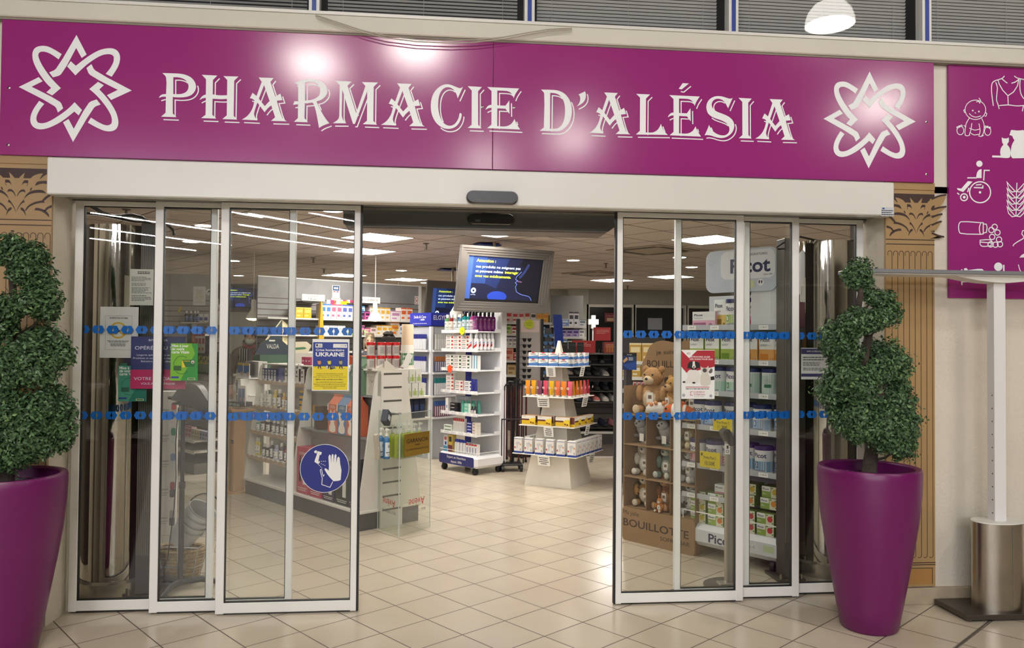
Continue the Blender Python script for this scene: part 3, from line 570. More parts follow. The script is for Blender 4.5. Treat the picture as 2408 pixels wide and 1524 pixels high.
# ================================================================ planters and spiral topiaries
def planter(x, y, label):
    t = thing('planter', label, 'planter', (x, y, 0)); m = MB()
    pr = [(0.135, 0.0), (0.148, 0.012), (0.168, 0.12), (0.196, 0.28), (0.224, 0.44), (0.248, 0.6), (0.262, 0.74), (0.266, 0.83), (0.265, 0.865), (0.258, 0.876), (0.238, 0.876), (0.228, 0.868), (0.224, 0.8), (0.222, 0.77)]
    m.lathe(pr, PLUM, 48); m.obj('pot', t)
    m = MB(); m.lathe([(0, 0.795), (0.223, 0.79)], C('2b2523', 0.9, bump=0.6), 24); m.obj('soil', t)
    m = MB(); rr = random.Random(5)
    for k in range(70):
        a = rr.uniform(0, 2*PI); q = 0.2*math.sqrt(rr.random()); m.ball((q*math.cos(a), q*math.sin(a), 0.803+rr.uniform(0, 0.012)), (rr.uniform(0.014, 0.026), rr.uniform(0.012, 0.022), rr.uniform(0.01, 0.016)), C(rr.choice(('6d6a68', '817c78', '57555a')), 0.8), 7, 5, 0.3)
    o = m.obj('pebbles', t); o['kind'] = 'stuff'; return t
GR = [C('456240', 0.4), C('5a7c4e', 0.38), C('304a2c', 0.45), C('78995f', 0.36)]; BARK = C('4a4038', 0.9, noise_amt=0.35, nscale=30, bump=0.9, bscale=60)
def topiary(x, y, blobs, trunk, label, seed, depth):
    t = thing('spiral_topiary', label, 'topiary tree', (x, y, 0)); rr = random.Random(seed); o = Vector((x, y, 0))
    bl = []
    for u, v, r, dy in blobs:
        p = at(u, v, y+dy)-o; bl.append((p, r/FPX*(y+dy)*1.03))
    m = MB()
    for p, r in bl:
        for k in range(int(320000*r*r*0.62)+50):
            d = Vector((rr.gauss(0, 1), rr.gauss(0, 1), rr.gauss(0, 1))).normalized(); q = p+d*r*((1.08-0.62*rr.random()**1.3) if rr.random() > 0.07 else rr.uniform(1.05, 1.28))*(1+0.4*noise.noise((p+d*r)*26)); q.z += r*0.05
            n = (d+Vector((rr.gauss(0, .6), rr.gauss(0, .6), rr.gauss(0, .6)+0.35))).normalized(); a = n.orthogonal().normalized(); a.rotate(Matrix.Rotation(rr.uniform(0, 6.28), 3, n)); b = n.cross(a); s = rr.uniform(0.0075, 0.0145)
            m.add([q-a*s, q+b*s*0.55+n*s*0.15, q+a*s, q-b*s*0.55+n*s*0.15], [(0, 1, 2, 3)], GR[min(3, int(abs(rr.gauss(0.9, 1.1))))])
    m.obj('foliage', t)
    m = MB(); T = [at(u, v, y+dy)-o for u, v, dy in trunk]; n = len(T)
    m.tube(T, [0.036*(1-0.75*i/(n-1))+0.004 for i in range(n)], BARK, 9); m.obj('trunk', t)
    m = MB()
    for p, r in bl:
        j = min(range(n), key=lambda i: (T[i]-p).length+(0.15 if T[i].z > p.z else 0)); s = T[j]; mid = (s+p)/2+Vector((0, 0, -0.02))
        m.tube([s, mid, p], [0.011, 0.007, 0.004], BARK, 6)
        for k in range(7):
            d = Vector((rr.gauss(0, 1), rr.gauss(0, 1), rr.gauss(0, 1))).normalized(); m.tube([p, p+d*r*0.9], 0.0022, BARK, 4)
    m.obj('twigs', t); return t
PRX, PRY = 2.385, 4.075; PLX, PLY = -2.07, 4.06
planter(PRX, PRY, 'tall plum planter on the right, in front of the glass doors'); planter(PLX, PLY, 'tall plum planter at the left edge of the picture')
topiary(PRX, PRY, [(2019,640,30,0),(2012,655,26,0),(2028,668,24,.03),(2055,700,22,0),(2078,707,24,-.04),(2088,738,31,-.06),(2066,752,26,-.1),(2040,757,26,-.12),(2009,762,36,-.1),(1972,795,40,-.02),(1960,825,28,.06),(1992,835,34,0),
    (2052,822,24,.1),(2080,842,42,.05),(2102,862,38,-.03),(2068,872,32,-.1),(1985,891,44,-.1),(2022,909,44,-.15),(1957,925,36,-.04),(2108,910,30,.02),(2108,958,44,0),(2128,997,36,-.03),(2067,990,44,-.13),(2020,975,40,-.14),(1985,985,34,-.06),
    (1975,962,30,.04),(2119,1050,32,-.03),(2083,1034,36,-.12),(2038,1012,32,-.14),(2100,1000,38,-.1),(2012,1020,24,-.08),(2132,1030,24,.02)],
    [(2044,1112,0),(2046,1085,0),(2052,1040,.03),(2040,985,0),(2050,930,-.04),(2030,860,0),(2042,790,.03),(2016,735,0),(2024,690,0),(2018,645,0)], 'spiral-clipped green topiary in the right plum planter', 3, 1)
topiary(PLX, PLY, [(26,578,24,0),(10,600,22,0),(55,603,30,0),(84,600,26,.04),(84,632,26,0),(50,640,28,-.04),(96,665,30,0),(99,705,38,-.05),(112,730,26,0),(64,712,28,-.1),(18,728,32,-.08),(-20,745,34,0),(-40,790,36,.05),(0,770,30,-.06),(86,800,30,.05),(112,815,40,0),(142,838,28,-.03),
    (60,842,46,-.1),(20,880,44,-.12),(90,870,40,-.08),(-30,880,44,-.05),(-60,920,40,.05),(10,935,34,-.1),(118,945,36,0),(145,965,28,0),(85,965,38,-.08),(38,985,40,-.12),(130,1008,42,0),(60,1015,46,-.12),(10,1020,42,-.12),(-40,1010,46,-.06),(142,1036,24,.02),(94,1045,32,-.06),(30,1072,34,-.1),(-20,1070,36,-.08),(55,1060,30,-.1)],
    [(14,1135,0),(15,1105,0),(22,1050,.03),(8,990,0),(24,920,-.03),(18,850,0),(40,790,.02),(34,720,0),(28,650,0),(26,585,0)], 'spiral-clipped green topiary in the left plum planter', 4, 1)
# ================================================================ steel-footed canopy stand on the right
t = thing('canopy_stand', 'white post stand with flat canopy and steel foot by the right wall', 'stand', (3.25, 4.22, 0))
m = MB(); m.box(-0.28, 0.75, -0.13, 0.16, 0.012, 0.04, C('5c554e', 0.35, 0.7), 0.004)
for x in (-0.2, 0.6): m.box(x-0.03, x+0.03, -0.1, 0.1, 0, 0.013, BLACK)
m.obj('base_plate', t)
m = MB(); pts = [(0.148*math.cos(a), 0.10*math.sin(a)*(1 if math.sin(a) < 0 else 0.9)) for a in [2*PI*k/36 for k in range(36)]]; N = 36
m.add([(x, y, 0.04) for x, y in pts]+[(x, y, 0.53) for x, y in pts], [(i, (i+1) % N, N+(i+1) % N, N+i) for i in range(N)], STEEL, True)
m.add([(x*1.02, y*1.02, 0.53) for x, y in pts]+[(x*1.02, y*1.02, 0.536) for x, y in pts], [(i, (i+1) % N, N+(i+1) % N, N+i) for i in range(N)]+[tuple(N+k for k in range(N))], WHITE); m.box(0.018, 0.022, -0.1, -0.098, 0.05, 0.52, '6f6a60'); m.obj('ballast_column', t)
m = MB(); m.box(-0.036, 0.036, -0.03, 0.03, 0.53, 1.93, C('e4e2e2', 0.35), 0.002)
z = 0.58
while z < 1.3: m.push(Matrix.Translation((-0.0365, -0.012, z))@Matrix.Rotation(-PI/2, 4, 'Y')); m.lathe([(0.0045, 0), (0, 0.0004)], '3a3a3c', 8); m.pop(); z += 0.075
m.obj('post', t)
m = MB(); m.box(-0.91, 0.95, -0.1, 0.1, 1.945, 1.967, C('8e9094', 0.4, 0.4), 0.003); m.box(-0.9, 0.94, -0.085, 0.085, 1.94, 1.946, C('eceae6', 0.4)); m.obj('canopy', t)
m = MB(); a = [(-0.3+0.6*k/20, 1.94-0.036*math.sin(PI*k/20)) for k in range(21)]; m.prism(a, -0.06, 0.06, C('e6e3dc', 0.4)); m.obj('support_bracket', t)
# ================================================================ posters and stickers on the doors
class Art:                                                # a sheet traced on its pane
    def __init__(s, ox, oy, sc, u0, v0, u1, v1, y, base, th=0.0012):
        s.f = (ox, oy, sc, y); s.o = at(ox+u0*sc, oy+v1*sc, y); e = at(ox+u1*sc, oy+v0*sc, y); s.w, s.h = e.x-s.o.x, e.z-s.o.z; s.m = MB(); s.k = s.w/(u1-u0); s.y = y
        if base: s.m.box(0, s.w, 0, th, 0, s.h, base)
    def q(s, u, v): ox, oy, sc, y = s.f; p = at(ox+u*sc, oy+v*sc, y); return p.x-s.o.x, p.z-s.o.z
    def poly(s, pts, mat, l=1, sm=False): p = [s.q(*a) for a in pts]; s.m.flat(smooth_poly(p, 60) if sm else p, -0.0004*l, mat)
    def rect(s, u0, v0, u1, v1, mat, l=1): a = s.q(u0, v1); b = s.q(u1, v0); s.m.rect(a[0], b[0], a[1], b[1], -0.0004*l, mat)
    def text(s, t, u, v, h, mat, al='l', l=2, bold=0.0, wd=None, sx=1.0): a = s.q(u, v); s.m.text(t, a[0], a[1], h*s.k, -0.0004*l, mat, al, bold, wd and wd*s.k, sx=sx)
    def line(s, pts, wd, mat, l=2, cl=False): s.m.line([s.q(*a) for a in pts], wd*s.k, -0.0004*l, mat, cl)
    def disc(s, u, v, r, mat, l=2, n=24, rz=None): a = s.q(u, v); s.m.disc(a[0], a[1], r*s.k, -0.0004*l, mat, n, rz and rz*s.k)
    def done(s, name, label, cat): return tag(s.m.obj(name, loc=(s.o.x, s.y, s.o.z)), label, cat)
W = C('f0f0ec', 0.55)
# aid poster
s = Art(700, 780, 0.10499, 318, 170, 1160, 1322, 4.5425, W)
NAVY, YEL = C('1f3a8f', 0.5), C('e8d21c', 0.5)
s.rect(340, 240, 1128, 775, NAVY); s.rect(332, 775, 1120, 1305, YEL)
s.rect(398, 270, 553, 354, W, 2); s.poly([(412,280),(456,280),(456,315),(434,345),(412,315)], '23264a', 3); s.m.lines(*(lambda a, b: (a[0], b[0], a[1], b[1]))(s.q(465, 345), s.q(545, 285)), 3, -0.0012, INK, 'l'); s.rect(795, 275, 1108, 360, W, 2); s.text('Demey', 965, 325, 22, GREYINK, l=3); s.disc(1072, 318, 20, '9fb6cc', 3)
s.text('Crise humanitaire', 408, 432, 52, W, bold=0.02, wd=648); s.text('UKRAINE', 404, 550, 92, W, bold=0.035, wd=652)
for x, c1 in ((490, 'd98a4a'), (715, 'e4cf3a'), (970, 'a8a070')):
    s.disc(x-15, 640, 18, '2a2220', 3); s.poly([(x-50,660),(x+25,650),(x+35,700),(x+15,740),(x-30,730)], c1, 3); s.poly([(x-30,735),(x+20,735),(x+40,820),(x+20,825),(x-5,770),(x-20,830),(x-40,825)], '2a2a48', 3); s.line([(x-95,800),(x-60,700),(x-40,670)], 6, '40404a', 3); s.poly([(x-30,835),(x+40,825),(x+110,820),(x+30,850)], 'c6a918', 2)
s.poly([(720,800),(800,760),(860,820),(730,850)], '6d6d6d', 2); s.disc(660, 800, 38, 'cfc9b0', 2)
BR = C('4a4318', 0.6)
for tx, v, h, b, wd in (('Collecte de déambulateurs, cannes', 950, 26, 0.0, 610), ('anglaises et fauteuils roulants au', 985, 26, 0.0, 590), ('profit des hôpitaux de Kiev et de Marioupol.', 1027, 26, 0.0, 740), ('MERCI DE VOTRE SOUTIEN !', 1086, 32, 0.01, 630),
                     ('Vous souhaitez faire don de l’un de ces appareils ?', 1142, 26, 0.012, 630), ('Déposez-les à l’accueil de la Mairie de Vimoutay-Les Lavaux', 1186, 26, 0.012, 740), ('ou en Pharmagraphe aux horaires d’ouverture habituelle', 1228, 26, 0.012, 690), ('jusqu’au 15 février 2023.', 1270, 26, 0.012, 310)):
    s.text(tx, 720, v, h, BR, 'c', 2, b, wd)
s.done('poster', 'blue and yellow aid poster on the front left door leaf', 'poster')
# hand gel sticker
s = Art(500, 860, 0.39364, 520, 465, 818, 763, 4.5425, None)
a = s.q(669, 614); BL = C('16237c', 0.4)
s.m.push(Matrix.Translation((a[0], 0, a[1]))@Matrix.Rotation(PI/2, 4, 'X')); s.m.lathe([(149*s.k, -0.001), (149*s.k, 0.0)], W, 48); s.m.pop(); s.disc(669, 614, 146, BL, 1, 48)
s.poly([(606,512),(616,505),(624,508),(621,524),(609,521)], W, 2); s.poly([(626,510),(652,517),(648,533),(640,532),(632,568),(640,577),(630,588),(608,574),(612,560),(622,532)], W, 2)
for u, v in ((640,572),(652,571),(664,571),(674,571),(638,580),(650,586),(660,591),(670,596),(632,590),(638,596),(645,604),(652,611)): s.disc(u, v, 2.6, W, 2, 8)
s.poly([(692,545),(697,531),(705,534),(708,585),(710,540),(715,527),(722,532),(723,582),(728,536),(734,528),(740,534),(738,584),(745,550),(752,543),(759,551),(762,585),(770,625),(765,682),(752,688),(722,690),(700,667),(685,648),(668,620),(672,612),(684,618),(693,628),(695,600)], W, 2)
s.line([(668,650),(662,660),(656,645),(652,622),(645,620),(643,628),(655,672),(652,710),(701,727),(718,692)], 4, W)
s.done('sticker', 'round dark blue hand disinfection sticker on the left door', 'sticker')
# health card poster and its reflection
def cardposter(ox, oy, sc, u0, v0, u1, v1, y, c0, c1, label, dull):
    s = Art(ox, oy, sc, u0, v0, u1, v1, y, C(c0, 0.5)); W_, H_ = u1-u0, v1-v0; X = lambda f: u0+W_*f; Y = lambda f: v0+H_*f
    s.poly([(X(.77),Y(0)),(X(1),Y(0)),(X(1),Y(1)),(X(.36),Y(1)),(X(.9),Y(.27))], C(c1, 0.5), 1)
    for i, tx in enumerate(('Mise à jour', 'de votre', 'carte Vitale')): s.text(tx, X(.06), Y(.095+.085*i), W_*.105, W, bold=0.02, wd=W_*(.62, .46, .64)[i])
    dk = C('2d5a20' if not dull else '2c5f50', 0.5); s.line([(X(.42+.3*math.cos(a)), Y(.58-.24*math.sin(a))) for a in [0.9+k*0.16 for k in range(15)]], W_*.02, dk); s.line([(X(.42+.3*math.cos(a)), Y(.58-.24*math.sin(a))) for a in [3.9+k*0.16 for k in range(12)]], W_*.02, dk)
    s.rect(X(.12), Y(.6), X(.4), Y(.73), dk, 3); s.poly([(X(.43),Y(.44)),(X(.9),Y(.44)),(X(.88),Y(.62)),(X(.43),Y(.64))], C('1f6a2c' if not dull else '2a6a55', 0.5), 3); s.poly([(X(.43),Y(.44)),(X(.56),Y(.64)),(X(.43),Y(.65))], C('e9c21a' if not dull else '6f9a76', 0.5), 4)
    if not dull: s.text('vitale', X(.46), Y(.49), W_*.06, 'e9c21a', l=5, wd=W_*.27); s.disc(X(.82), Y(.5), W_*.06, 'e8e4de', 4); s.disc(X(.82), Y(.505), W_*.035, '3a2a26', 5); s.disc(X(.82), Y(.49), W_*.022, 'c99a80', 6)
    s.rect(X(.03), Y(.885), X(.31), Y(.935), '2c3f8c', 2); s.rect(X(.63), Y(.925), X(.9), Y(.98), 'c9cfa8', 2); s.rect(X(.65), Y(.935), X(.88), Y(.97), '3a6a2a', 3)
    s.done('poster', label, 'poster')
cardposter(400, 770, 0.15091, 2, 250, 432, 830, 4.5875, '6fae1f', '2c8a33', 'bright green health card poster on the middle left door leaf', False)
cardposter(220, 700, 0.17063, 335, 940, 730, 1430, 4.646, '3f8f78', '0f6e5e', 'teal reflection of the health card poster, built as a half-covered sheet', True)  # reflection of the green poster, put in as a duller printed sheet
# navy and crimson specialist poster
s = Art(220, 700, 0.17063, 505, 540, 1268, 1256, 4.6325, C('202a5c', 0.5)); s.rect(505, 995, 1268, 1256, C('a01450', 0.5)); LG = C('c9cad8', 0.6)
s.text('amoena', 890, 600, 46, LG, 'c', wd=270); s.text('OPÉRÉE DU SEIN', 570, 715, 52, LG, wd=660)
for i, (tx, u, wd) in enumerate((('Lingerie spécialisée en et de ', 597, 520), ('Prothèses et compléments mammaires', 547, 660), ('Balnéaire, sport et détente', 655, 470))): s.text(tx, u, 800+44*i, 26, LG, wd=wd)
s.disc(908, 995, 62, 'b9a8b8', 2); s.text('a|', 908, 1020, 60, '8a1a50', 'c', 3); s.text('VOTRE SPÉCIALISTE', 555, 1136, 46, LG, wd=690); s.text('VOUS ACCOMPAGNE', 650, 1200, 34, LG, wd=480)
s.done('poster', 'navy and crimson lingerie specialist poster on the fixed left pane', 'poster')
s = Art(220, 700, 0.17063, 80, 130, 622, 828, 4.646, C('d3d3d2', 0.6)); s.line([(165,250),(530,250),(525,722),(160,716)], 4, GREYINK, cl=True); s.text('INTERDICTION DE FUMER', 350, 290, 20, INK, 'c', wd=260, bold=0.02)
a = s.q(340, 450); s.m.ring(a[0], a[1], 98*s.k, 122*s.k, -0.0008, C('c9a638', 0.5)); s.line([(262,375),(418,522)], 24, C('c9a638', 0.5), 1); s.line([(268,470),(300,488),(372,452)], 16, '3a4a5a', 2)
for v0, v1, n in ((590, 620, 2), (628, 672, 3)): b0, b1 = s.q(185, v1), s.q(490, v0); s.m.lines(b0[0], b1[0], b0[1], b1[1], n, -0.0008, INK, 'c', n)
s.done('sheet', 'white no-smoking sheet inside the fixed left pane', 'notice')
s = Art(160, 480, 0.13125, 1100, 1170, 1535, 1810, 4.646, C('c2c2b8', 0.6)); b0, b1 = s.q(1200, 1255), s.q(1520, 1205); s.m.lines(b0[0], b1[0], b0[1], b1[1], 2, -0.0006, INK, 'c', 3, 0.6)
for v0, v1, n in ((1300, 1385, 4), (1410, 1470, 3), (1490, 1600, 5), (1630, 1740, 4)): b0, b1 = s.q(1135, v1), s.q(1520, v0); s.m.lines(b0[0], b1[0], b0[1], b1[1], n, -0.0006, '55555a', 'l', n)
s.done('sheet', 'grey printed notice page at the top of the fixed left pane', 'notice')
# pet poster
s = Art(1440, 780, 0.24932, 650, 174, 965, 634, 4.5425, W); RED = C('b02634', 0.5)
s.poly([(650,178),(965,178),(965,330),(830,360),(705,395),(650,330)], RED, 1); s.poly([(650,176),(800,176),(724,250)], W, 2); s.text('ICI', 718, 214, 18, RED, 'c', 3, 0.02)
s.text('RETROUVEZ AUSSI', 730, 244, 14, W, wd=190, bold=0.02, l=3); s.text('DES SOINS POUR EUX', 730, 266, 14, W, wd=220, bold=0.02, l=3)
BK, WH = C('1d1b1c', 0.6), C('e6e2da', 0.6)
s.poly([(655,478),(690,455),(712,430),(700,390),(730,360),(800,365),(825,400),(820,460),(800,490),(740,480),(680,490)], WH, 3, True); s.poly([(705,350),(718,295),(748,280),(762,284),(752,320),(748,350),(722,345)], BK, 4, True); s.poly([(776,283),(800,284),(822,300),(825,345),(805,342),(795,350),(785,320)], BK, 4, True); s.poly([(745,285),(785,285),(798,330),(785,360),(752,362),(740,335)], BK, 3, True); s.poly([(757,280),(776,280),(780,315),(787,335),(768,345),(750,335),(755,312)], WH, 5, True); s.disc(767, 333, 7, BK, 6); s.rect(760, 344, 775, 352, 'b0454a', 6); s.disc(768, 482, 16, BK, 4, 12, 8); s.disc(675, 475, 14, BK, 4, 12, 8)
s.poly([(832,325),(845,338),(885,340),(905,320),(908,355),(900,385),(925,440),(925,490),(900,508),(850,510),(832,495),(830,430),(842,385),(833,355)], 'd8d2c6', 3, True); s.poly([(852,352),(868,345),(888,352),(890,375),(868,385),(850,372)], '4b4340', 4, True); s.disc(862, 362, 3, '7fa0c0', 5, 8); s.disc(880, 362, 3, '7fa0c0', 5, 8); s.poly([(905,380),(930,345),(945,355),(940,385),(920,395)], '6a625c', 2, True); s.poly([(925,425),(960,420),(963,455),(928,458)], BK, 2)
s.rect(690, 521, 915, 526, RED, 2); b0, b1 = s.q(692, 544), s.q(914, 534); s.m.lines(b0[0], b1[0], b0[1], b1[1], 1, -0.0008, INK, 'l', 2, 0.6); s.text('CLÉMENT', 762, 578, 17, RED, wd=112); s.text('THÉKAN', 766, 602, 17, RED, wd=106); s.line([(755,562),(735,570),(742,585),(732,598),(750,603),(758,595)], 4, RED); s.text('Tous les matins', 818, 616, 7, INK, 'c', wd=105); s.disc(672, 600, 15, 'a9b0b8', 2); s.disc(928, 606, 14, 'a9b0b8', 2)
s.done('poster', 'red and white pet care poster with dog and cat on the right door', 'poster')
s = Art(1860, 420, 0.35424, 68, 1125, 250, 1333, 4.646, C('d6d6d6', 0.6)); s.rect(68, 1130, 250, 1165, '3c3766'); s.rect(68, 1295, 250, 1315, '3c3766'); s.text('RAPPEL DE MÉDICAMENTS', 160, 1152, 10, W, 'c', wd=110)
for v0, v1, n in ((1180, 1210, 2), (1218, 1245, 3), (1255, 1275, 2)): b0, b1 = s.q(80, v1), s.q(240, v0); s.m.lines(b0[0], b1[0], b0[1], b1[1], n, -0.0008, '66666c', 'l', n)
s.done('sheet', 'white notice with purple bars on the right glass beside the topiary', 'notice')
# ================================================================ shop ceiling: light panels, spots, sprinklers, vents
PANEL = glow('fff8f0', 36.0)
def panel_light(u, v, label, xy=None):
    p = Vector((xy[0], xy[1], CEILZ)) if xy else gz(u, v, CEILZ); t = thing('ceiling_light_panel', label, 'ceiling light', (p.x, p.y, CEILZ), RZA, group='square light panels')
    m = MB(); m.box(-0.29, 0.29, -0.29, 0.29, -0.006, -0.0005, PANEL if not xy else glow('fff8f0', 15.0)); m.obj('diffuser', t)
    m = MB()
    for a in (0, 1):
        for b in (-0.3, 0.29): m.box(*((b, b+0.01, -0.3, 0.3) if a else (-0.3, 0.3, b, b+0.01)), -0.009, -0.0005, WHITE)
    m.obj('frame', t)
for u, v, l in ((887,558,'large square light panel seen past the front left door edge'), (857,590,'square light panel just behind the one at the left door edge'), (1165,545,'square light panel in the middle, cut by the dark door beam'), (1666,563,'square light panel seen through the right door, brightest there'),
                (1577,650.5,'small far light panel seen through the front right door leaf'), (1439,659,'small far light panel by the right door edge'), (955,657,'thin far light panel left of the big screen'), (809,647,'thin far light panel above the grey shelf wall')): panel_light(u, v, l)
for x, l in ((-2.1, 'added light panel hidden behind the header, far left'), (-0.7, 'added light panel hidden behind the header, left of the opening'), (0.9, 'added light panel hidden behind the header, right of the opening'), (2.3, 'added light panel hidden behind the header, above the milk display')): q = at(1204, 762, 5.75); panel_light(0, 0, l, (x, 5.75))  # added panels, hidden by the header, to brighten the front displays
def spot(u, v, label):
    p = gz(u, v, CEILZ); t = thing('ceiling_spot', label, 'ceiling light', (p.x, p.y, CEILZ), group='round ceiling spots')
    m = MB(); m.lathe([(0.088, -0.004), (0.0, -0.005)], glow('fff4e6', 40), 20); m.obj('diffuser', t)
    m = MB(); m.lathe([(0.088, -0.0055), (0.1, -0.006), (0.105, -0.0005)], WHITE, 20, cap=False); m.obj('trim_ring', t)
for u, v, l in ((782,495,'large round spot left of the dark door beam'), (944,636,'round ceiling spot midway left of the big screen'), (1000,665,'round ceiling spot low beside the big screen'), (1348,612,'round ceiling spot right of the big screen'), (1598,605,'round ceiling spot behind a right door stile'), (1626,628,'round ceiling spot left of the baby milk sign'),
                (448,568,'large round spot seen through the middle left leaf'), (549,613,'small round spot right of the second left stile'), (561,648,'round spot over the third screen'), (749,666,'round spot touching the top of the grey shelf wall'), (480,530,'round spot high behind the middle left leaf'), (1858,521,'glaring round spot above the right chrome column')): spot(u, v, l)
def sprinkler(u, v, label):
    p = gz(u, v, CEILZ); t = thing('sprinkler', label, 'sprinkler', (p.x, p.y, CEILZ), group='ceiling sprinklers'); g = C('7d766c', 0.35, 0.8)
    m = MB(); m.lathe([(0.0, -0.012), (0.03, -0.01), (0.042, -0.0005)], g, 14); m.obj('rosette', t)
    m = MB(); m.lathe([(0.022, -0.075), (0.02, -0.07), (0.008, -0.068), (0.012, -0.05), (0.012, -0.01)], g, 10); m.obj('head', t)
for u, v, l in ((1002,572,'ceiling sprinkler left of the big screen'), (1425,619,'ceiling sprinkler by the right door edge'), (297,492,'ceiling sprinkler above the left chrome column'), (737,606,'ceiling sprinkler seen through the left doors'), (936,661,'tiny far sprinkler before the back wall'), (1476,672,'tiny far sprinkler seen through the right door'), (762,632,'small sprinkler behind the front left leaf')): sprinkler(u, v, l)
def cassette(u, v, label):
    p = gz(u, v, CEILZ); t = thing('ceiling_air_vent', label, 'air vent', (p.x, p.y, CEILZ), RZA); m = MB(); m.box(-0.42, 0.42, -0.42, 0.42, -0.012, -0.0005, C('b4a595', 0.7), 0.004); m.obj('cover', t)
    for k in range(4):
        m = MB(); m.push(Matrix.Rotation(k*PI/2, 4, 'Z')); m.box(-0.28, 0.28, -0.36, -0.28, -0.0145, -0.012, '4a4038'); m.pop(); m.obj('outlet', t)
cassette(1402, 643, 'square air vent with dark slots right of the big screen'); cassette(1535, 588, 'square air vent with dark slots behind the right door')
# ================================================================ chrome columns and door side units
def column(x, y, top, label, rz=0):
    t = thing('chrome_column', label, 'column', (x, y, 0)); m = MB()
    m.lathe([(0.205, 0.1), (0.205, top)], CHROME, 64)
    for k in (0, 2): m.push(Matrix.Rotation(-1.9+k*1.05, 4, 'Z')); m.box(0.204, 0.2065, -0.004, 0.004, 0.1, top, C('6d675e', 0.2, 1.0)); m.pop()
    m.obj('shaft', t)
    m = MB(); m.lathe([(0.225, 0.0), (0.225, 0.085), (0.21, 0.1), (0.2, 0.1)], C('bdb6a8', 0.22, 0.9), 64); m.obj('plinth', t); return t
column(-1.925, 5.06, 2.225, 'polished chrome column behind the left fixed pane'); column(2.665, 5.12, 2.235, 'polished chrome column behind the right planter')
def side_unit(x, y, label, rz):
    t = thing('air_curtain_tower', label, 'air curtain', (x, y, 0), rz); m = MB(); m.box(-0.05, 0.05, -0.06, 0.07, 0.02, 2.235, C('45413b', 0.5), 0.004); m.obj('housing', t)
    m = MB(); z = 0.3
    for k in range(9): m.box(-0.047+k*0.011, -0.042+k*0.011, -0.063, -0.058, 0.25, 2.15, C('6a665c', 0.5))
    m.obj('grille', t)
    m = MB(); m.box(-0.1, 0.08, -0.09, 0.13, 0, 0.02, C('4a4743', 0.4, 0.5)); m.obj('foot_plate', t)
    for a, b in ((-0.08, -0.07), (0.06, -0.07)): m = MB(); m.cyl((a, b, 0.02), (a, b, 0.05), 0.008, STEEL, 8); m.obj('bolt', t)
side_unit(2.335, 4.95, 'narrow dark air curtain tower between right column and milk display', 0); side_unit(-1.70, 4.93, 'narrow dark air curtain tower right of the left column', 0)
t = thing('air_curtain', 'long dark grey air curtain hanging inside above the doorway', 'air curtain', (0.29, 4.8, 2.238)); m = MB()
m.prism([(-0.84, 0.015), (-0.815, 0.0), (0.8, 0.0), (0.84, 0.03), (0.84, 0.1), (-0.84, 0.1)], 0.0, 0.32, C('525453', 0.4)); m.obj('housing', t)
m = MB(); m.box(-0.8, 0.79, 0.06, 0.27, -0.004, 0.001, C('8e8579', 0.35, 0.6)); m.obj('outlet_grille', t)
for x in (-0.6, 0.6): m = MB(); m.cyl((x, 0.16, 0.1), (x, 0.16, CEILZ-2.238), 0.012, DKGREY, 8); m.obj('hanger', t)
def hose(pts, r, label):
    t = thing('cable_bundle', label, 'cable'); 
    for k, p in enumerate(pts): m = MB(); m.tube([at(*q) for q in p], r[k], C('171513', 0.5), 8); m.obj('cable', t)
hose([[(200,476,4.8),(215,485,4.85),(240,500,4.9),(262,508,4.95),(285,508,5),(310,506,5),(335,512,5),(352,525,4.95),(360,538,4.95),(362,550,4.95)], [(182,505,4.8),(205,502,4.85),(235,504,4.9),(262,510,4.95),(290,516,5),(320,522,5),(350,523,4.95),(360,536,4.95)], [(378,528,4.9),(395,530,4.9),(408,542,4.9),(409,553,4.9)]], [0.011, 0.009, 0.008], 'black cables drooping above the left chrome column')
hose([[(1882,557,4.9),(1900,561,4.95),(1930,568,5),(1965,571,5),(2000,567,5),(2032,562,4.95)], [(1868,562,4.9),(1855,566,4.9),(1840,572,4.9),(1826,582,4.9),(1830,586,4.9),(1850,585,4.9)]], [0.007, 0.006], 'black cables drooping over the right chrome column')
# ================================================================ product builders (small shop goods)
def carton(w_, d, h, base, prints=(), texts=(), side=None, top=None, m=None):       # prints: x0,x1,z0,z1 as fractions + colour
    m = m or MB(); m.box(-w_/2, w_/2, 0, d, 0, h, C(base, 0.45))
    for i, (x0, x1, z0, z1, c) in enumerate(prints): m.rect(-w_/2+x0*w_, -w_/2+x1*w_, z0*h, z1*h, -0.0003-0.0003*i, C(c, 0.45))
    for tx, x, z, th, c, al in texts: m.text(tx, -w_/2+x*w_, z*h, th*h, -0.003, C(c, 0.5), al)
    if side: 
        for x_, s in ((-w_/2, 1), (w_/2, -1)):
            for i, (z0, z1, c) in enumerate(side): x = x_-s*(0.0004+0.0004*i); q = [(x, 0.002, z0*h), (x, d-0.002, z0*h), (x, d-0.002, z1*h), (x, 0.002, z1*h)]; m.add(q if s < 0 else q[::-1], [(0, 1, 2, 3)], C(c, 0.45))
    if top: m.add([(-w_/2, 0, h+0.0006), (w_/2, 0, h+0.0006), (w_/2, d, h+0.0006), (-w_/2, d, h+0.0006)], [(0, 1, 2, 3)], C(top, 0.45))
    return m
def patch(m, r, z0, z1, a0, a1, mat, n=8):                                        # print wrapped on a round body, seen from -y
    vs = []
    for k in range(n+1): a = a0+(a1-a0)*k/n; vs += [(r*math.sin(a), -r*math.cos(a), z0), (r*math.sin(a), -r*math.cos(a), z1)]
    m.add(vs, [(2*k, 2*k+2, 2*k+3, 2*k+1) for k in range(n)], mat, True)
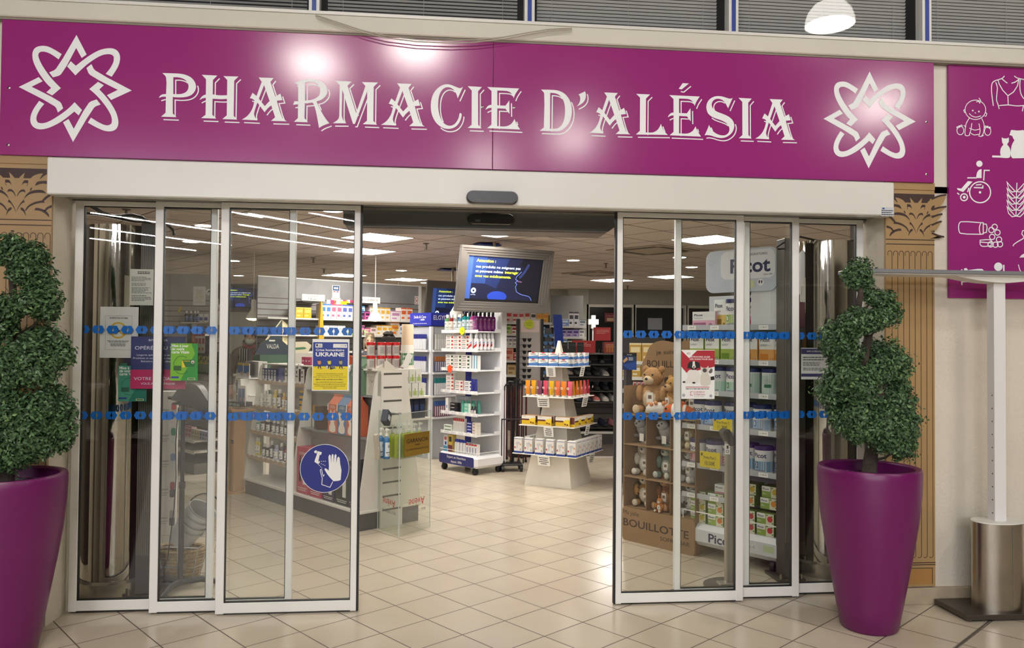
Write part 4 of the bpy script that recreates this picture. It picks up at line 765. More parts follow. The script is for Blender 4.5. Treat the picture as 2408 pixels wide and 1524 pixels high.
def bottle(name, label, cat, r, h, body, cap, lab='e9e7e1', ch=0.22, cr=0.55, group=None, bar='2b2b2b', sx=1.0, clearb=False, pump=False):
    t = thing(name, label, cat, group=group); hb = h*(1-ch); m = MB(); bm = C(body, 0.25) if not clearb else C(body, 0.1, spec=0.6)
    m.lathe([(r*0.94, 0), (r, h*0.02), (r, hb*0.82), (r*0.86, hb*0.92), (r*cr*0.9, hb*0.97), (r*cr*0.9, hb)], bm, 14)
    if lab: patch(m, r*1.012, hb*0.12, hb*0.74, -1.25, 1.25, C(lab, 0.5)); patch(m, r*1.02, hb*0.26, hb*0.32, -0.9, 0.9, C(bar, 0.5), 5); patch(m, r*1.02, hb*0.5, hb*0.62, -0.35, 0.35, C('8c8c8c', 0.5), 4); patch(m, r*1.02, hb*0.17, hb*0.2, -0.7, 0.7, C('777777', 0.5), 4)
    m.obj('body', t); m = MB()
    if pump: m.lathe([(r*0.45, hb), (r*0.45, hb+h*ch*0.3), (r*0.15, hb+h*ch*0.35), (r*0.15, hb+h*ch*0.7), (r*0.4, hb+h*ch*0.72), (r*0.4, h)], C(cap, 0.35), 12); m.box(-r*0.15, r*0.15, -r*1.1, 0, h-h*ch*0.2, h-h*ch*0.05, C(cap, 0.35))
    else: m.lathe([(r*cr, hb), (r*cr, h*0.985), (r*cr*0.85, h)], C(cap, 0.35), 14)
    m.obj('cap', t); return t
def tubep(name, label, cat, w_, h, col, cap, group=None, mark=None, capd=0.12):   # squeeze tube standing on its cap
    t = thing(name, label, cat, group=group); m = MB(); n = 14; vs = []
    L = ((0.36, 0.34, capd), (0.47, 0.36, capd+0.03), (0.5, 0.26, 0.55), (0.5, 0.1, 0.93), (0.5, 0.03, 1.0))
    for ax, ay, z in L:
        for k in range(n): a = 2*PI*k/n; vs.append((w_*ax*math.cos(a), w_*ay*math.sin(a), h*z))
    m.add(vs, [(i*n+k, i*n+(k+1) % n, (i+1)*n+(k+1) % n, (i+1)*n+k) for i in range(4) for k in range(n)]+[tuple(4*n+k for k in range(n))], C(col, 0.28), True)
    if mark: m.push(Matrix.Rotation(0.17, 4, 'X')); m.disc(0, h*0.62, w_*0.24, -w_*0.2-0.012-h*0.09, C('f3e9dc', 0.4), 14); m.disc(0, h*0.62, w_*0.1, -w_*0.2-0.0125-h*0.09, C(col, 0.4), 10); m.pop()
    m.obj('body', t); m = MB(); m.lathe([(w_*0.36, 0), (w_*0.36, h*capd)], C(cap, 0.35), 14, sy=0.9); m.obj('cap', t); return t
def place(o, fr, x, y, z, rz=0.0): o.location = fr.w(x, y, z); o.rotation_euler = (o.rotation_euler[0], o.rotation_euler[1], fr.rz+rz); return o
def row(fr, xs, y, z, make, fmt, group, rz=0.0, jit=0.0, a='left', b='right', rr=random.Random(11)):
    """copies of one kind along a shelf; each gets its own place in its label"""
    first = None; n = len(xs)
    for i, x in enumerate(xs):
        lab = fmt.replace('{}', nth(i, n, a, b)); yy = y[i] if isinstance(y, (list, tuple)) else y; zz = z[i] if isinstance(z, (list, tuple)) else z
        if first is None: o = first = make(); 
        else: o = dup(first, (0, 0, 0))
        place(o, fr, x, yy, zz, rz+rr.uniform(-jit, jit)); o['label'] = lab; o['group'] = group
    return first
def one(fr, x, y, z, o, label, cat, rz=0.0, group=None): place(o, fr, x, y, z, rz); return tag(o, label, cat, group)
def C_(name, *a, cat='box', **k): o = carton(*a, **k).obj(name); o['category'] = cat; return o
# ================================================================ gondola in the middle left
G = Fr((-1.871, 8.054, 0), RZA); OFFW = C('dedad0', 0.4); PLINTH = C('6b6a68', 0.4, 0.3); WOODE = C('b59c80', 0.55, noise_amt=0.15, nscale=20)
t = thing('shelf_gondola', 'long white double shelf unit with grey plinth left of the doorway', 'shelf unit', G.o, G.rz)
m = MB(); m.box(0, 2.1, 0.02, 0.6, 0, 0.135, PLINTH); m.obj('plinth', t)
m = MB(); m.box(-0.01, 2.11, 0.0, 0.62, 0.135, 0.16, OFFW, 0.004); m.obj('base_shelf', t)
m = MB(); m.box(0, 2.09, 0.27, 0.35, 0.16, 1.29, OFFW); m.obj('back_panel', t)
WING = [(0.0, 0.16), (0.155, 1.24), (0.165, 1.27), (0.185, 1.285), (0.2, 1.285), (0.2, 0.16)]
for x in (-0.005, 0.955, 2.085):
    for s in (0, 1):
        m = MB(); m.push(Matrix.Translation((x, 0, 0))@Matrix.Rotation(PI/2, 4, 'Z')); m.prism([(q if not s else 0.62-q, z) for q, z in WING]+[((0.27 if not s else 0.35), 0.16)][:0], -0.02, 0.0, OFFW); m.pop(); m.obj('side_panel', t)
m = MB(); m.push(Matrix.Translation((2.105, 0.2, 0))@Matrix.Rotation(PI/2, 4, 'Z')); m.box(0, 0.22, -0.012, 0.02, 0.03, 1.285, OFFW); m.box(0, 0.22, -0.012, 0.02, 0, 0.03, OFFW)
for k in range(11): m.box(0.02, 0.2, -0.0135, -0.011, 0.135+k*0.112, 0.15+k*0.112, C('55524c', 0.5))
m.pop(); m.obj('slat_end_panel', t)
m = MB(); m.box(1.0, 2.1, 0.14, 0.48, 1.285, 1.302, OFFW, 0.003); m.box(0, 1.0, 0.18, 0.45, 1.285, 1.295, OFFW); m.obj('top_board', t)
def face(z): return 0.155*(z-0.16)/1.08
for z in (0.388, 0.63, 0.872, 1.128):
    y0 = face(z)+0.005; m = MB(); m.box(0.01, 0.94, y0, 0.27, z-0.012, z, OFFW); m.box(0.01, 0.94, y0-0.012, y0, z-0.034, z+0.004, WOODE); m.obj('shelf', t)
    m = MB()
    for k in range(9): m.rect(0.06+k*0.1, 0.1+k*0.1, z-0.002, z+0.02, y0-0.0135, 'e8e6e0')
    m.obj('price_tag_strip', t)
for z in (0.735, 1.08): y0 = face(z)+0.01; m = MB(); m.box(0.98, 2.07, y0, 0.27, z-0.014, z, C('8a8e8c', 0.3)); m.obj('shelf', t)
LB = 'hair care bottles on the left gondola'
row(G, [0.05+k*0.062 for k in range(5)], 0.17, 1.128, lambda: C_('carton', 0.048, 0.045, 0.118, '2a3470', [(0.12, 0.9, 0.04, 0.9, 'd9dbe4'), (0.2, 0.8, 0.44, 0.5, '33384a'), (0.3, 0.7, 0.62, 0.78, '6a6f90')], side=[(0, 1, '232c66')]), 'navy shampoo carton, {} on the top shelf of the left gondola', 'navy cartons on the left gondola')
row(G, [0.53+k*0.105 for k in range(4)], 0.17, 1.128, lambda: C_('carton', 0.075, 0.055, 0.135, 'e4e1d9', [(0, 0.14, 0, 1, '4a2030'), (0.25, 0.8, 0.42, 0.5, '6a6660'), (0.35, 0.6, 0.66, 0.86, '3a3f3a')], side=[(0, 1, '44202c')]), 'white and burgundy care carton, {} on the gondola\'s top shelf', 'burgundy cartons on the left gondola')
row(G, [0.56+k*0.1 for k in range(3)], 0.2, 1.263, lambda: bottle('jar', '', 'jar', 0.026, 0.045, 'e9e7e2', 'efeeea', None, 0.45, 0.96), 'small white jar, {} of the three on the burgundy cartons', 'white jars on the cartons')
row(G, [0.62, 0.68, 0.74], 0.3, 1.296, lambda: C_('carton', 0.055, 0.04, 0.075, 'b63a66', [(0.2, 0.8, 0.4, 0.6, 'e0b8c8')]), 'raspberry pink carton, {} on top of the left gondola', 'pink cartons on the gondola top')
o = MB(); o.box(0, 0.075, 0, 0.06, 0, 0.135, C('8e93c6', 0.2, alpha=0.6)); o.box(0.01, 0.03, -0.002, 0.05, 0.02, 0.12, '5a5fae'); one(G, 0.375, 0.17, 1.128, o.obj('plastic_bag'), 'violet see-through gift bag beside the navy cartons', 'bag')
for z, nm, items in ((0.872, 'second', [(0.05, .026, .12, 'd4d2cb', 'e7e5df'), (0.13, .024, .15, 'c9c7bf', 'dcdad2'), (0.22, .034, .165, 'cfcdc4', '2f5a40'), (0.34, .03, .17, 'd9c04a', 'd9c04a'), (0.43, .03, .18, '3a2a22', 'e6e4de'), (0.51, .02, .15, 'c79a2c', 'd8ac3a'), (0.585, .026, .15, '8a5a22', 'e6e4de'), (0.68, .026, .17, 'd98e4a', 'd98e4a')]),
                      (0.63, 'third', [(0.06, .03, .1, '7ea08a', 'b8cab8'), (0.17, .03, .125, '4a2f2a', 'e6e4de'), (0.28, .032, .125, '3d2a36', 'e6e4de'), (0.39, .027, .12, '6a6a66', 'e6e4de'), (0.47, .024, .12, '2c2c2a', 'e6e4de'), (0.56, .026, .125, '7a7a72', 'e2e0da'), (0.64, .024, .12, '3a3a38', 'e6e4de'), (0.74, .034, .12, '8a3a3a', 'e2e0da')]),
                      (0.388, 'lowest', [(0.1, .018, .17, 'd8c84a', 'e4e2d0'), (0.145, .018, .17, 'd0bc3c', 'e4e2d0'), (0.26, .024, .125, '241e20', 'e6e4de'), (0.34, .022, .125, '2a2428', 'e6e4de'), (0.42, .022, .165, '3c3040', 'e6e4de'), (0.52, .034, .14, 'a9aec2', 'b4b8cc'), (0.62, .028, .17, '55525a', 'e6e4de'), (0.71, .022, .15, 'a84a58', 'a84a58'), (0.8, .024, .15, 'b04a58', 'b04a58')])):
    nn = len(items)
    for i, (x, r, h, c, cp) in enumerate(items):
        cn = {'2f': 'green-capped', 'd9': 'yellow', 'd8': 'yellow', 'd0': 'yellow', 'a8': 'red', 'b0': 'red', '8a': 'amber', 'c7': 'amber', 'a9': 'lavender'}.get(c[:2], 'white-labelled')
        place(bottle('hair_care_bottle', '%s hair care bottle, %s on the %s shelf of the left gondola' % (cn, nth(i, nn), nm), 'bottle', r, h, c, cp, group=LB), G, x, face(z)+0.06, z)
one(G, 0.86, 0.06+0.1, 0.872, carton(0.09, 0.07, 0.19, 'd8b24a', [(0, 1, 0.75, 0.9, '2f4f66'), (0, 1, 0.5, 0.6, '2f4f66'), (0, 1, 0.25, 0.32, '2f4f66')]).obj('carton'), 'yellow and blue striped carton stack on the left gondola', 'box')
# right half of the gondola: gift boxes
def windowbox(w_, d, h, c, label): 
    m = carton(w_, d, h, c); m.rect(-w_*0.32, -w_*0.2, h*0.22, h*0.7, -0.0008, '1d1712'); m.rect(w_*0.02, w_*0.2, h*0.08, h*0.88, -0.0008, '1d1712')
    for q in range(5): m.flat(smooth_poly([(-w_*0.1+0.004*q, h*(0.62+q*0.05)), (-w_*0.02, h*(0.64+q*0.05)), (-w_*0.12, h*(0.68+q*0.05))], 100), -0.0008, 'b79a5a')
    return m
one(G, 1.1, 0.16, 1.082, windowbox(0.13, 0.1, 0.22, '6a5640', '').obj('gift_box'), 'brown gift box with cut-out windows beside the aid poster', 'box', -0.2)
one(G, 1.2, 0.12, 0.737, windowbox(0.13, 0.1, 0.2, '5a4630', '').obj('gift_box'), 'brown window gift box on the middle shelf by the orange cartons', 'box', -0.3)
row(G, [1.03, 1.075, 1.12], 0.2, 0.737, lambda: bottle('gold_cap_bottle', '', 'bottle', 0.02, 0.2, 'd8d2c2', 'a9843c', None, 0.42, 0.98), 'slim gold-capped bottle, {} behind the left door stile', 'gold-capped bottles')
def gable(w_, d, h, c, prt, label, animal):
    t = thing('gable_gift_box', label, 'box', group='animal gable boxes on the gondola'); hb = h*0.8; m = MB(); m.box(-w_/2, w_/2, 0, d, 0, hb, C(c, 0.5)); 
    m.add([(-w_/2, 0, hb), (w_/2, 0, hb), (w_/2, d, hb), (-w_/2, d, hb), (-w_/2, d*0.45, h), (w_/2, d*0.45, h), (-w_/2, d*0.55, h), (w_/2, d*0.55, h)], [(0, 1, 5, 4), (2, 3, 6, 7), (4, 5, 7, 6), (1, 2, 7, 5), (3, 0, 4, 6)], C(c, 0.5)); m.box(-w_/2, w_/2, d*0.47, d*0.53, h, h*1.07, C(c, 0.5))
    P = C(prt, 0.6); z0 = hb*0.06
    m.flat(smooth_poly([(-w_*.3, z0), (w_*.3, z0), (w_*.34, hb*.22), (w_*.2, hb*.36), (w_*.3, hb*.52), (w_*.24, hb*.68), (-w_*.24, hb*.68), (-w_*.3, hb*.52), (-w_*.2, hb*.36), (-w_*.34, hb*.22)], 100), -0.0008, P)
    for s in (-1, 1): 
        if animal == 'cat': m.flat([(s*w_*.26, hb*.64), (s*w_*.06, hb*.68), (s*w_*.24, hb*.84)], -0.0008, P)
        else: m.disc(s*w_*.26, hb*.68, w_*.12, -0.0009, P, 14)
        m.disc(s*w_*.1, hb*.54, w_*.025, -0.0012, '4a3a30', 8)
    m.disc(0, hb*.49, w_*.035, -0.0012, '4a3a30', 8); m.lines(-w_*.3, w_*.3, hb*.86, hb*.97, 3, -0.0012, C('efe6da', 0.6), 'c', 4, 0.35); m.obj('box', t)
    m = MB(); m.flat([(-w_*.52, hb*.78), (-w_*.4, hb*.8), (-w_*.36, hb*1.02), (-w_*.46, hb*1.06)], -0.008, 'e6e4de'); m.obj('tag', t); return t
for i, (x, c, n) in enumerate(((1.56, 'd4795a', 'orange'), (1.71, '6a86a4', 'blue'), (1.86, 'd07050', 'second orange'))):
    place(gable(0.145, 0.12, 0.31, c, 'ece0d0', '%s gable gift box with %s picture, middle gondola shelf' % (n, 'cat' if i == 0 else 'bear'), 'cat' if i == 0 else 'bear'), G, x, 0.075, 0.737)
place(gable(0.2, 0.17, 0.3, '6f8f74', 'ddd6c6', 'green gable gift box with koala picture, beside the aid poster', 'koala'), G, 1.83, 0.14, 1.082)
place(gable(0.17, 0.17, 0.29, 'd8d2c4', 'c9c2b2', 'white gable gift box with small bear faces at the gondola end', 'bear'), G, 2.02, 0.17, 1.082)
def setbox(c, label, x, h, d=0.16, w_=0.16):
    m = carton(w_, d, h, c, top=c); m.text('COFFRET', 0, h*0.84, h*0.06, -0.001, 'e2d6cc', 'c', wd=w_*0.7)
    m.rect(-w_*.3, -w_*.1, h*.25, h*.7, -0.001, '2a2422'); m.rect(-w_*.24, -w_*.16, h*.7, h*.82, -0.001, '2a2422'); m.rect(w_*.05, w_*.32, h*.2, h*.62, -0.001, 'd9d6cc'); m.rect(w_*.12, w_*.24, h*.62, h*.72, -0.001, 'efece4')
    m.lines(-w_*.4, w_*.4, h*.05, h*.14, 2, -0.001, 'd8d2c8', 'c', 2); one(G, x, 0.03, 0.162, m.obj('gift_set_box'), label, 'box')
setbox('c0566a', 'large pink gift set box on the gondola base, behind the hand sticker', 1.13, 0.41, w_=0.2); setbox('b8485c', 'second pink gift set box partly behind the hand sticker', 1.36, 0.34, w_=0.2)
setbox('3c3448', 'dark purple gift set box on the gondola base', 1.58, 0.3, w_=0.19); setbox('26382c', 'dark green gift set box at the front of the gondola base', 1.8, 0.34, w_=0.2); setbox('33343a', 'charcoal gift set box stacked behind the dark green one', 1.99, 0.38, w_=0.17)
# tubs on the gondola's end
E_F = Fr(G.w(2.1, 0, 0), RZB)
def tub():
    t = thing('lidded_tub', '', 'tub'); m = MB(); m.lathe([(0.033, 0), (0.035, 0.004), (0.035, 0.088)], C('d9d2c9', 0.35), 16); patch(m, 0.0355, 0.008, 0.082, -1.1, 0.35, C('b9b2ab', 0.5)); patch(m, 0.0355, 0.008, 0.082, 0.36, 1.3, C('8c2630', 0.45))
    for k in range(5): patch(m, 0.036, 0.02+k*0.011, 0.025+k*0.011, -0.9, 0.2, C('6e6460', 0.6), 3)
    m.obj('body', t); m = MB(); m.lathe([(0.037, 0.086), (0.037, 0.108), (0.034, 0.111)], C('c02426', 0.3), 16); m.obj('lid', t); return t
for lv, nm in ((0, 'lower'), (1, 'upper')): row(E_F, [0.15+k*0.075 for k in range(4)], [0.07, 0.03, 0.05, 0.04], 1.302+lv*0.112, tub, 'red-lidded white tub, {} of the %s row on the gondola end' % nm, 'red-lidded tubs on the gondola end')
m = MB(); m.push(Matrix.Rotation(0.5, 4, 'Y')); m.box(-0.03, 0.03, 0, 0.003, 0, 0.14, PAPER); m.box(-0.03, 0.03, 0, 0.04, 0, 0.004, PAPER); m.pop(); one(E_F, 0.47, 0.05, 1.302, m.obj('folded_card'), 'leaning folded white card beside the red-lidded tubs', 'card')
for lv, n in ((0, 3), (1, 3)): row(E_F, [0.57+k*0.07-lv*0.03 for k in range(n)], 0.12, 1.05+lv*0.122, lambda: C_('carton', 0.062, 0.06, 0.12, 'e3e3da', [(0.1, 0.9, 0.1, 0.42, 'b9c98a'), (0.45, 0.6, 0.1, 0.6, '9ab04e')]), 'white and lime carton, {} of the %s row behind the gondola end' % ('lower', 'upper')[lv], 'white and lime cartons')
row(E_F, [0.6, 0.665, 0.73], 0.13, 0.86, lambda: C_('carton', 0.06, 0.06, 0.17, '1c2338', [(0.15, 0.85, 0.4, 0.7, '2f3f66')]), 'navy carton, {} below the lime cartons', 'navy cartons behind the gondola end')
m = MB(); m.box(0.5, 0.82, 0.1, 0.22, 1.035, 1.05, OFFW); m.box(0.5, 0.82, 0.1, 0.22, 0.845, 0.86, OFFW); m.box(0.5, 0.52, 0.16, 0.3, 0.845, 1.05, OFFW); o = m.obj('side_tray', loc=E_F.o, rz=E_F.rz); tag(o, 'small white hanging shelf on the far side of the gondola end', 'shelf')
# clear guard with pump bottles
ACR = clear('acrylic', 'f4f6f3', 1.0, base=0.04); t = thing('acrylic_display', 'clear acrylic corner display in front of the gondola end', 'display stand', (-0.254, 6.207, 0))
p1 = Vector((-0.44, 6.50, 0))-Vector((-0.254, 6.207, 0)); p2 = Vector((-0.008, 6.515, 0))-Vector((-0.254, 6.207, 0)); EDG = C('c9d2ce', 0.2, spec=0.7)
for p, tx, u in ((p1, 'left', 0), (p2, 'right', 1)):
    m = MB(); L = p.length; a = math.atan2(p.y, p.x); m.push(Matrix.Rotation(a, 4, 'Z') if u else Matrix.Translation(p)@Matrix.Rotation(a+PI, 4, 'Z')); m.box(0, L, 0, 0.005, 0, 0.965, ACR); m.box(0, 0.003, -0.0005, 0.0055, 0, 0.965, EDG); m.box(L-0.003, L, -0.0005, 0.0055, 0, 0.965, EDG); m.box(0, L, 0, 0.005, 0.962, 0.966, EDG)
    RD = C('b2382e', 0.5); m.text('Avène', L*0.55, 0.27, 0.062, -0.001, RD, 'c', rot=PI, wd=0.2); m.text('EAU THERMALE', L*0.55, 0.18, 0.022, -0.001, C('7a7f86', 0.5), 'c', rot=PI, wd=0.22); m.pop(); m.obj('panel', t)
m = MB(); m.add([(0, 0.02, 0.6), (p2.x, p2.y, 0.6), (p1.x+p2.x*0.9, p1.y+p2.y*0.5, 0.6), (p1.x, p1.y, 0.6)], [(0, 1, 2, 3)], ACR); m.add([(0, 0.02, 0.606), (p2.x, p2.y, 0.606), (p1.x+p2.x*0.9, p1.y+p2.y*0.5, 0.606), (p1.x, p1.y, 0.606)], [(0, 1, 2, 3)], ACR); m.obj('tray', t)
m = MB(); a = math.atan2(p2.y, p2.x); m.push(Matrix.Translation((0, -0.012, 0))@Matrix.Rotation(a, 4, 'Z')); m.box(0.05, 0.36, -0.012, -0.004, 0.62, 0.8, C('a88a3c', 0.3, 0.7)); m.text('GARANCIA', 0.205, 0.725, 0.034, -0.0135, '241c10', 'c', wd=0.27); m.text('PARIS', 0.205, 0.7, 0.012, -0.0135, '241c10', 'c', wd=0.06); m.text('ALCHIMIE BOTANIQUE DU FUTUR', 0.205, 0.665, 0.014, -0.0135, '241c10', 'c', wd=0.27); m.pop(); m.obj('brand_plate', t)
AF = Fr((-0.254, 6.207, 0), a)
for rw, yv in enumerate((0.06, 0.13)):
    row(AF, [0.045+k*0.068+rw*0.02 for k in range(5-rw)], yv, 0.607, lambda: bottle('pump_bottle', '', 'bottle', 0.026, 0.26, 'a9b82e', 'e6e6dc', None, 0.26, 0.5, clearb=True, pump=True), 'yellow-green pump bottle, {} of the %s row in the acrylic display' % ('front', 'back')[rw], 'yellow-green pump bottles')
row(AF, [-0.04, -0.03], [0.1, 0.17], 0.607, lambda: bottle('pump_bottle', '', 'bottle', 0.026, 0.24, '3f6f9a', 'e6e6dc', 'cfd8dc', 0.26, 0.5, pump=True), 'blue pump bottle, {} beside the yellow-green ones', 'blue pump bottles', a='front', b='back')
m = carton(0.1, 0.05, 0.1, '2c303c', [(0.2, 0.8, 0.3, 0.7, 'c9ccd2')]); o = m.obj('carton'); one(AF, 0.0, 0.12, 0.88, o, 'dark carton tipped on top of the pump bottles', 'box', 0.4); o.rotation_euler[1] = 0.5
m = MB(); m.box(-0.02, 0.02, 0, 0.03, 0, 0.2, 'c2b8a6'); m.rect(-0.008, 0.008, 0.02, 0.1, -0.001, 'e8e6e0'); o = m.obj('pouch'); one(AF, -0.07, 0.14, 0.61, o, 'dark strapped pouch at the left of the acrylic display', 'bag', 0.3); o.rotation_euler[1] = -0.25
# ================================================================ toothpaste tower on castors
TF = Fr((0.125, 9.42, 0), RZA); TW = C('dfe0e2', 0.4)
t = thing('toothpaste_tower', 'white castor tower of dental goods in the middle of the shop', 'display stand', TF.o, TF.rz)
m = MB(); m.box(-0.02, 0.63, 0.36, 0.46, 0.1, 1.88, TW, 0.012); m.obj('back_panel', t)
m = MB(); m.box(0.0, 0.1, 0.35, 0.36, 0.3, 1.8, '16238c'); m.obj('blue_panel_strip', t)
m = MB(); m.box(-0.06, 0.64, -0.02, 0.42, 0.075, 0.215, TW, 0.03); m.rrect(-0.035, 0.6, 0.085, 0.2, 0.02, -0.0206, C('2a2f6e', 0.4)); m.text('Expert en Nutrition', 0.285, 0.155, 0.03, -0.0212, W, 'c', wd=0.34); m.text('depuis 1896', 0.285, 0.105, 0.03, -0.0212, W, 'c', wd=0.2); m.obj('base', t)
m = MB(); m.tube([(-0.04, 0.38, 0.25), (-0.04, -0.005, 0.25), (0.62, -0.005, 0.25), (0.62, 0.38, 0.25)], 0.003, W, 6); m.obj('guard_rail', t)
for x in (0.02, 0.58):
    for y in (0.02, 0.38): 
        c = MB(); c.push(Matrix.Translation((x, y, 0.037))@Matrix.Rotation(PI/2, 4, 'Y')); c.lathe([(0.02, -0.022), (0.037, -0.016), (0.037, 0.016), (0.02, 0.022)], C('17171a', 0.5), 16); c.pop(); c.box(x-0.026, x+0.026, y-0.02, y+0.02, 0.05, 0.078, BLACK, 0.004); c.obj('castor', t)
SHZ = [0.465, 0.697, 0.95, 1.212, 1.44, 1.66]
for z in SHZ:
    m = MB(); m.box(-0.035, 0.635, 0.0, 0.36, z-0.025, z-0.012, TW, 0.002); m.box(-0.035, 0.635, -0.006, 0.0, z-0.03, z+0.008, TW, 0.001); m.prism([(0.62, z-0.025), (0.635, z-0.025), (0.635, z+0.02), (0.62, z)], 0.26, 0.36, TW)
    for k in range(5): m.rect(0.0+k*0.13, 0.04+k*0.13, z-0.022, z+0.003, -0.0068, 'f4f3ee')
    m.obj('shelf', t)
def star(fr, x, z, c, c2, label):
    m = MB(); m.flat([((0.055 if k % 2 else 0.04)*math.cos(k*PI/11), (0.055 if k % 2 else 0.04)*math.sin(k*PI/11)) for k in range(22)], 0, C(c, 0.5)); m.text('-20', 0, -0.01, 0.018, -0.001, c2, 'c', wd=0.04); o = m.obj('price_star'); one(fr, x, -0.012, z, o, label, 'price sign')
star(TF, 0.36, 1.655, 'd6e21a', '8a9a10', 'neon yellow star price sign on the mouthwash shelf'); star(TF, 0.14, 1.205, 'ff5a2a', 'b03010', 'neon orange star price sign on the toothpaste shelf')
MW = 'mouthwash bottles on the tower'
for i, (x, c, cp, lb) in enumerate(((0.0, '5a9a62', 'e8e8e4', 'e2ece2'), (0.08, '8a2a2a', 'e8e8e4', 'e8d8cc'), (0.165, '9aa0a0', 'e8e8e4', 'e0e8e8'), (0.25, '4a86a0', 'e8e8e4', 'dde6ea'), (0.33, '0f8a8a', '17171a', 'cfe4ea'), (0.41, '0c7a7e', '17171a', 'cfe4ea'), (0.47, 'b04080', '17171a', 'e8cfdc'))):
    place(bottle('mouthwash_bottle', '%s mouthwash bottle, %s on the tower\'s top shelf' % (('green', 'red', 'grey', 'pale blue', 'teal', 'dark teal', 'magenta')[i], ('leftmost', 'second from left', 'third from left', 'fourth from left', 'left one', 'right one', 'nearest')[i]), 'bottle', 0.036, 0.2 if i < 4 else 0.225, c, cp, lb, 0.2, 0.5, MW, bar='5a6a6a', clearb=True), TF, x+0.015, 0.05, 1.652)
row(TF, [0.56]*5, [0.03, 0.095, 0.16, 0.225, 0.29], 1.652, lambda: bottle('mouthwash_bottle', '', 'bottle', 0.034, 0.225, '7a2a76', '17171a', '9a5090', 0.2, 0.5, bar='c090b8', clearb=True), 'purple mouthwash bottle, {} along the tower\'s right edge', MW, a='front', b='rear')
def tpaste(c, w_=0.16): return lambda: C_('toothpaste_carton', w_, 0.05, 0.042, 'eceae4', [(0.0, 0.55, 0.06, 0.16, c), (0.72, 0.95, 0.2, 0.75, c), (0.1, 0.55, 0.45, 0.65, '6a6a72')], side=[(0.1, 0.9, 'd8d6d2')])
for j, (x, n, c, z, nm) in enumerate(((0.05, 4, 'c02a30', 1.44, 'left red-striped'), (0.19, 6, 'b02834', 1.44, 'middle red-striped'), (0.335, 4, 'b83a3a', 1.44, 'right red-striped'), (0.05, 4, '1f4a26', 1.212, 'left green-striped'), (0.2, 4, '24522c', 1.212, 'middle green-striped'), (0.35, 4, '1f4a26', 1.212, 'right green-striped'), (0.06, 5, 'b8342e', 0.95, 'left white'), (0.23, 3, 'c0302c', 0.95, 'middle white'), (0.4, 3, '2a2f86', 0.95, 'blue-ended'))):
    row(TF, [x+0.03]*n, 0.03, [z-0.01+k*0.043 for k in range(n)], tpaste(c, 0.145), 'toothpaste carton, {} of the %s pile on the tower' % nm, 'toothpaste cartons on the tower', a='lower', b='upper')
def squeeze():
    t = thing('toothpaste_pump', '', 'dispenser'); m = MB(); m.box(-0.03, 0.03, -0.022, 0.022, 0, 0.14, C('e8e6e6', 0.35), 0.012); m.flat([(-0.03, 0.02), (0.03, 0.05), (0.03, 0.085), (-0.03, 0.045)], -0.0226, 'b8282c'); m.flat([(-0.02, 0.07), (0.03, 0.09), (0.03, 0.105)], -0.0226, '3a66b0'); m.obj('body', t)
    m = MB(); m.lathe([(0.02, 0.14), (0.02, 0.175), (0.012, 0.2), (0.0, 0.205)], C('d6dade', 0.2), 12); m.obj('cap', t); return t
row(TF, [0.49]+[0.57]*5, [0.02, 0.03, 0.09, 0.15, 0.21, 0.27], 1.43, squeeze, 'white pump toothpaste, {} on the tower\'s second shelf', 'pump toothpaste on the tower', a='front', b='rear')
row(TF, [0.49, 0.535, 0.58], 0.02, 1.2, lambda: C_('carton', 0.04, 0.05, 0.17, 'e6e6e2', [(0.5, 1, 0, 1, '6a9ab4')]), 'upright white and blue carton, {} right of the green-striped cartons', 'white and blue cartons')
row(TF, [0.52, 0.575], 0.02, 0.94, lambda: tubep('toothpaste_tube', '', 'tube', 0.05, 0.16, '28307e', 'f0efea'), 'navy toothpaste tube, {} of two on the tower', 'navy toothpaste tubes')
row(TF, [0.06, 0.1, 0.14, 0.18, 0.22, 0.26], 0.16, 0.685, lambda: C_('carton', 0.034, 0.05, 0.19, 'd2d6da', [(0.2, 0.8, 0.3, 0.8, 'aab4bc')], top='3a86c0'), 'tall pale carton with blue top, {} on the tower', 'blue-topped cartons')
one(TF, 0.05, 0.02, 0.685, carton(0.05, 0.05, 0.17, 'e8e8e6', [(0.3, 0.7, 0.3, 0.5, '6a8ac0')]).obj('carton'), 'tall white carton at the left of the tower\'s fourth shelf', 'box')
row(TF, [0.17]*3, 0.03, [0.685+k*0.04 for k in range(3)], lambda: C_('toothpaste_carton', 0.13, 0.05, 0.038, '17171a', [(0.1, 0.6, 0.4, 0.6, 'c9c9c6')]), 'black toothpaste carton, {} of the pile on the tower', 'black toothpaste cartons', a='lower', b='upper')
row(TF, [0.31, 0.355, 0.4, 0.45], [0.06, 0.1, 0.14, 0.18], 0.685, lambda: bottle('bottle', '', 'bottle', 0.022, 0.15, '5fb09a', '4aa08c', None, 0.25, 0.85), 'turquoise bottle, {} on the tower\'s fourth shelf', 'turquoise bottles')
row(TF, [0.42]*3, 0.03, [0.685+k*0.042 for k in range(3)], lambda: C_('carton', 0.12, 0.05, 0.04, '7cc0a8', [(0.65, 1, 0, 1, 'e6e6e0'), (0.1, 0.5, 0.4, 0.6, 'dff0e8')]), 'turquoise and white carton, {} of its pile on the tower', 'turquoise cartons', a='lower', b='upper')
row(TF, [0.52, 0.57], 0.02, 0.685, lambda: bottle('bottle', '', 'bottle', 0.02, 0.1, '35323e', '1c1b20', 'c9c6c2', 0.25), 'small dark bottle, {} at the right of the tower\'s fourth shelf', 'small dark bottles')
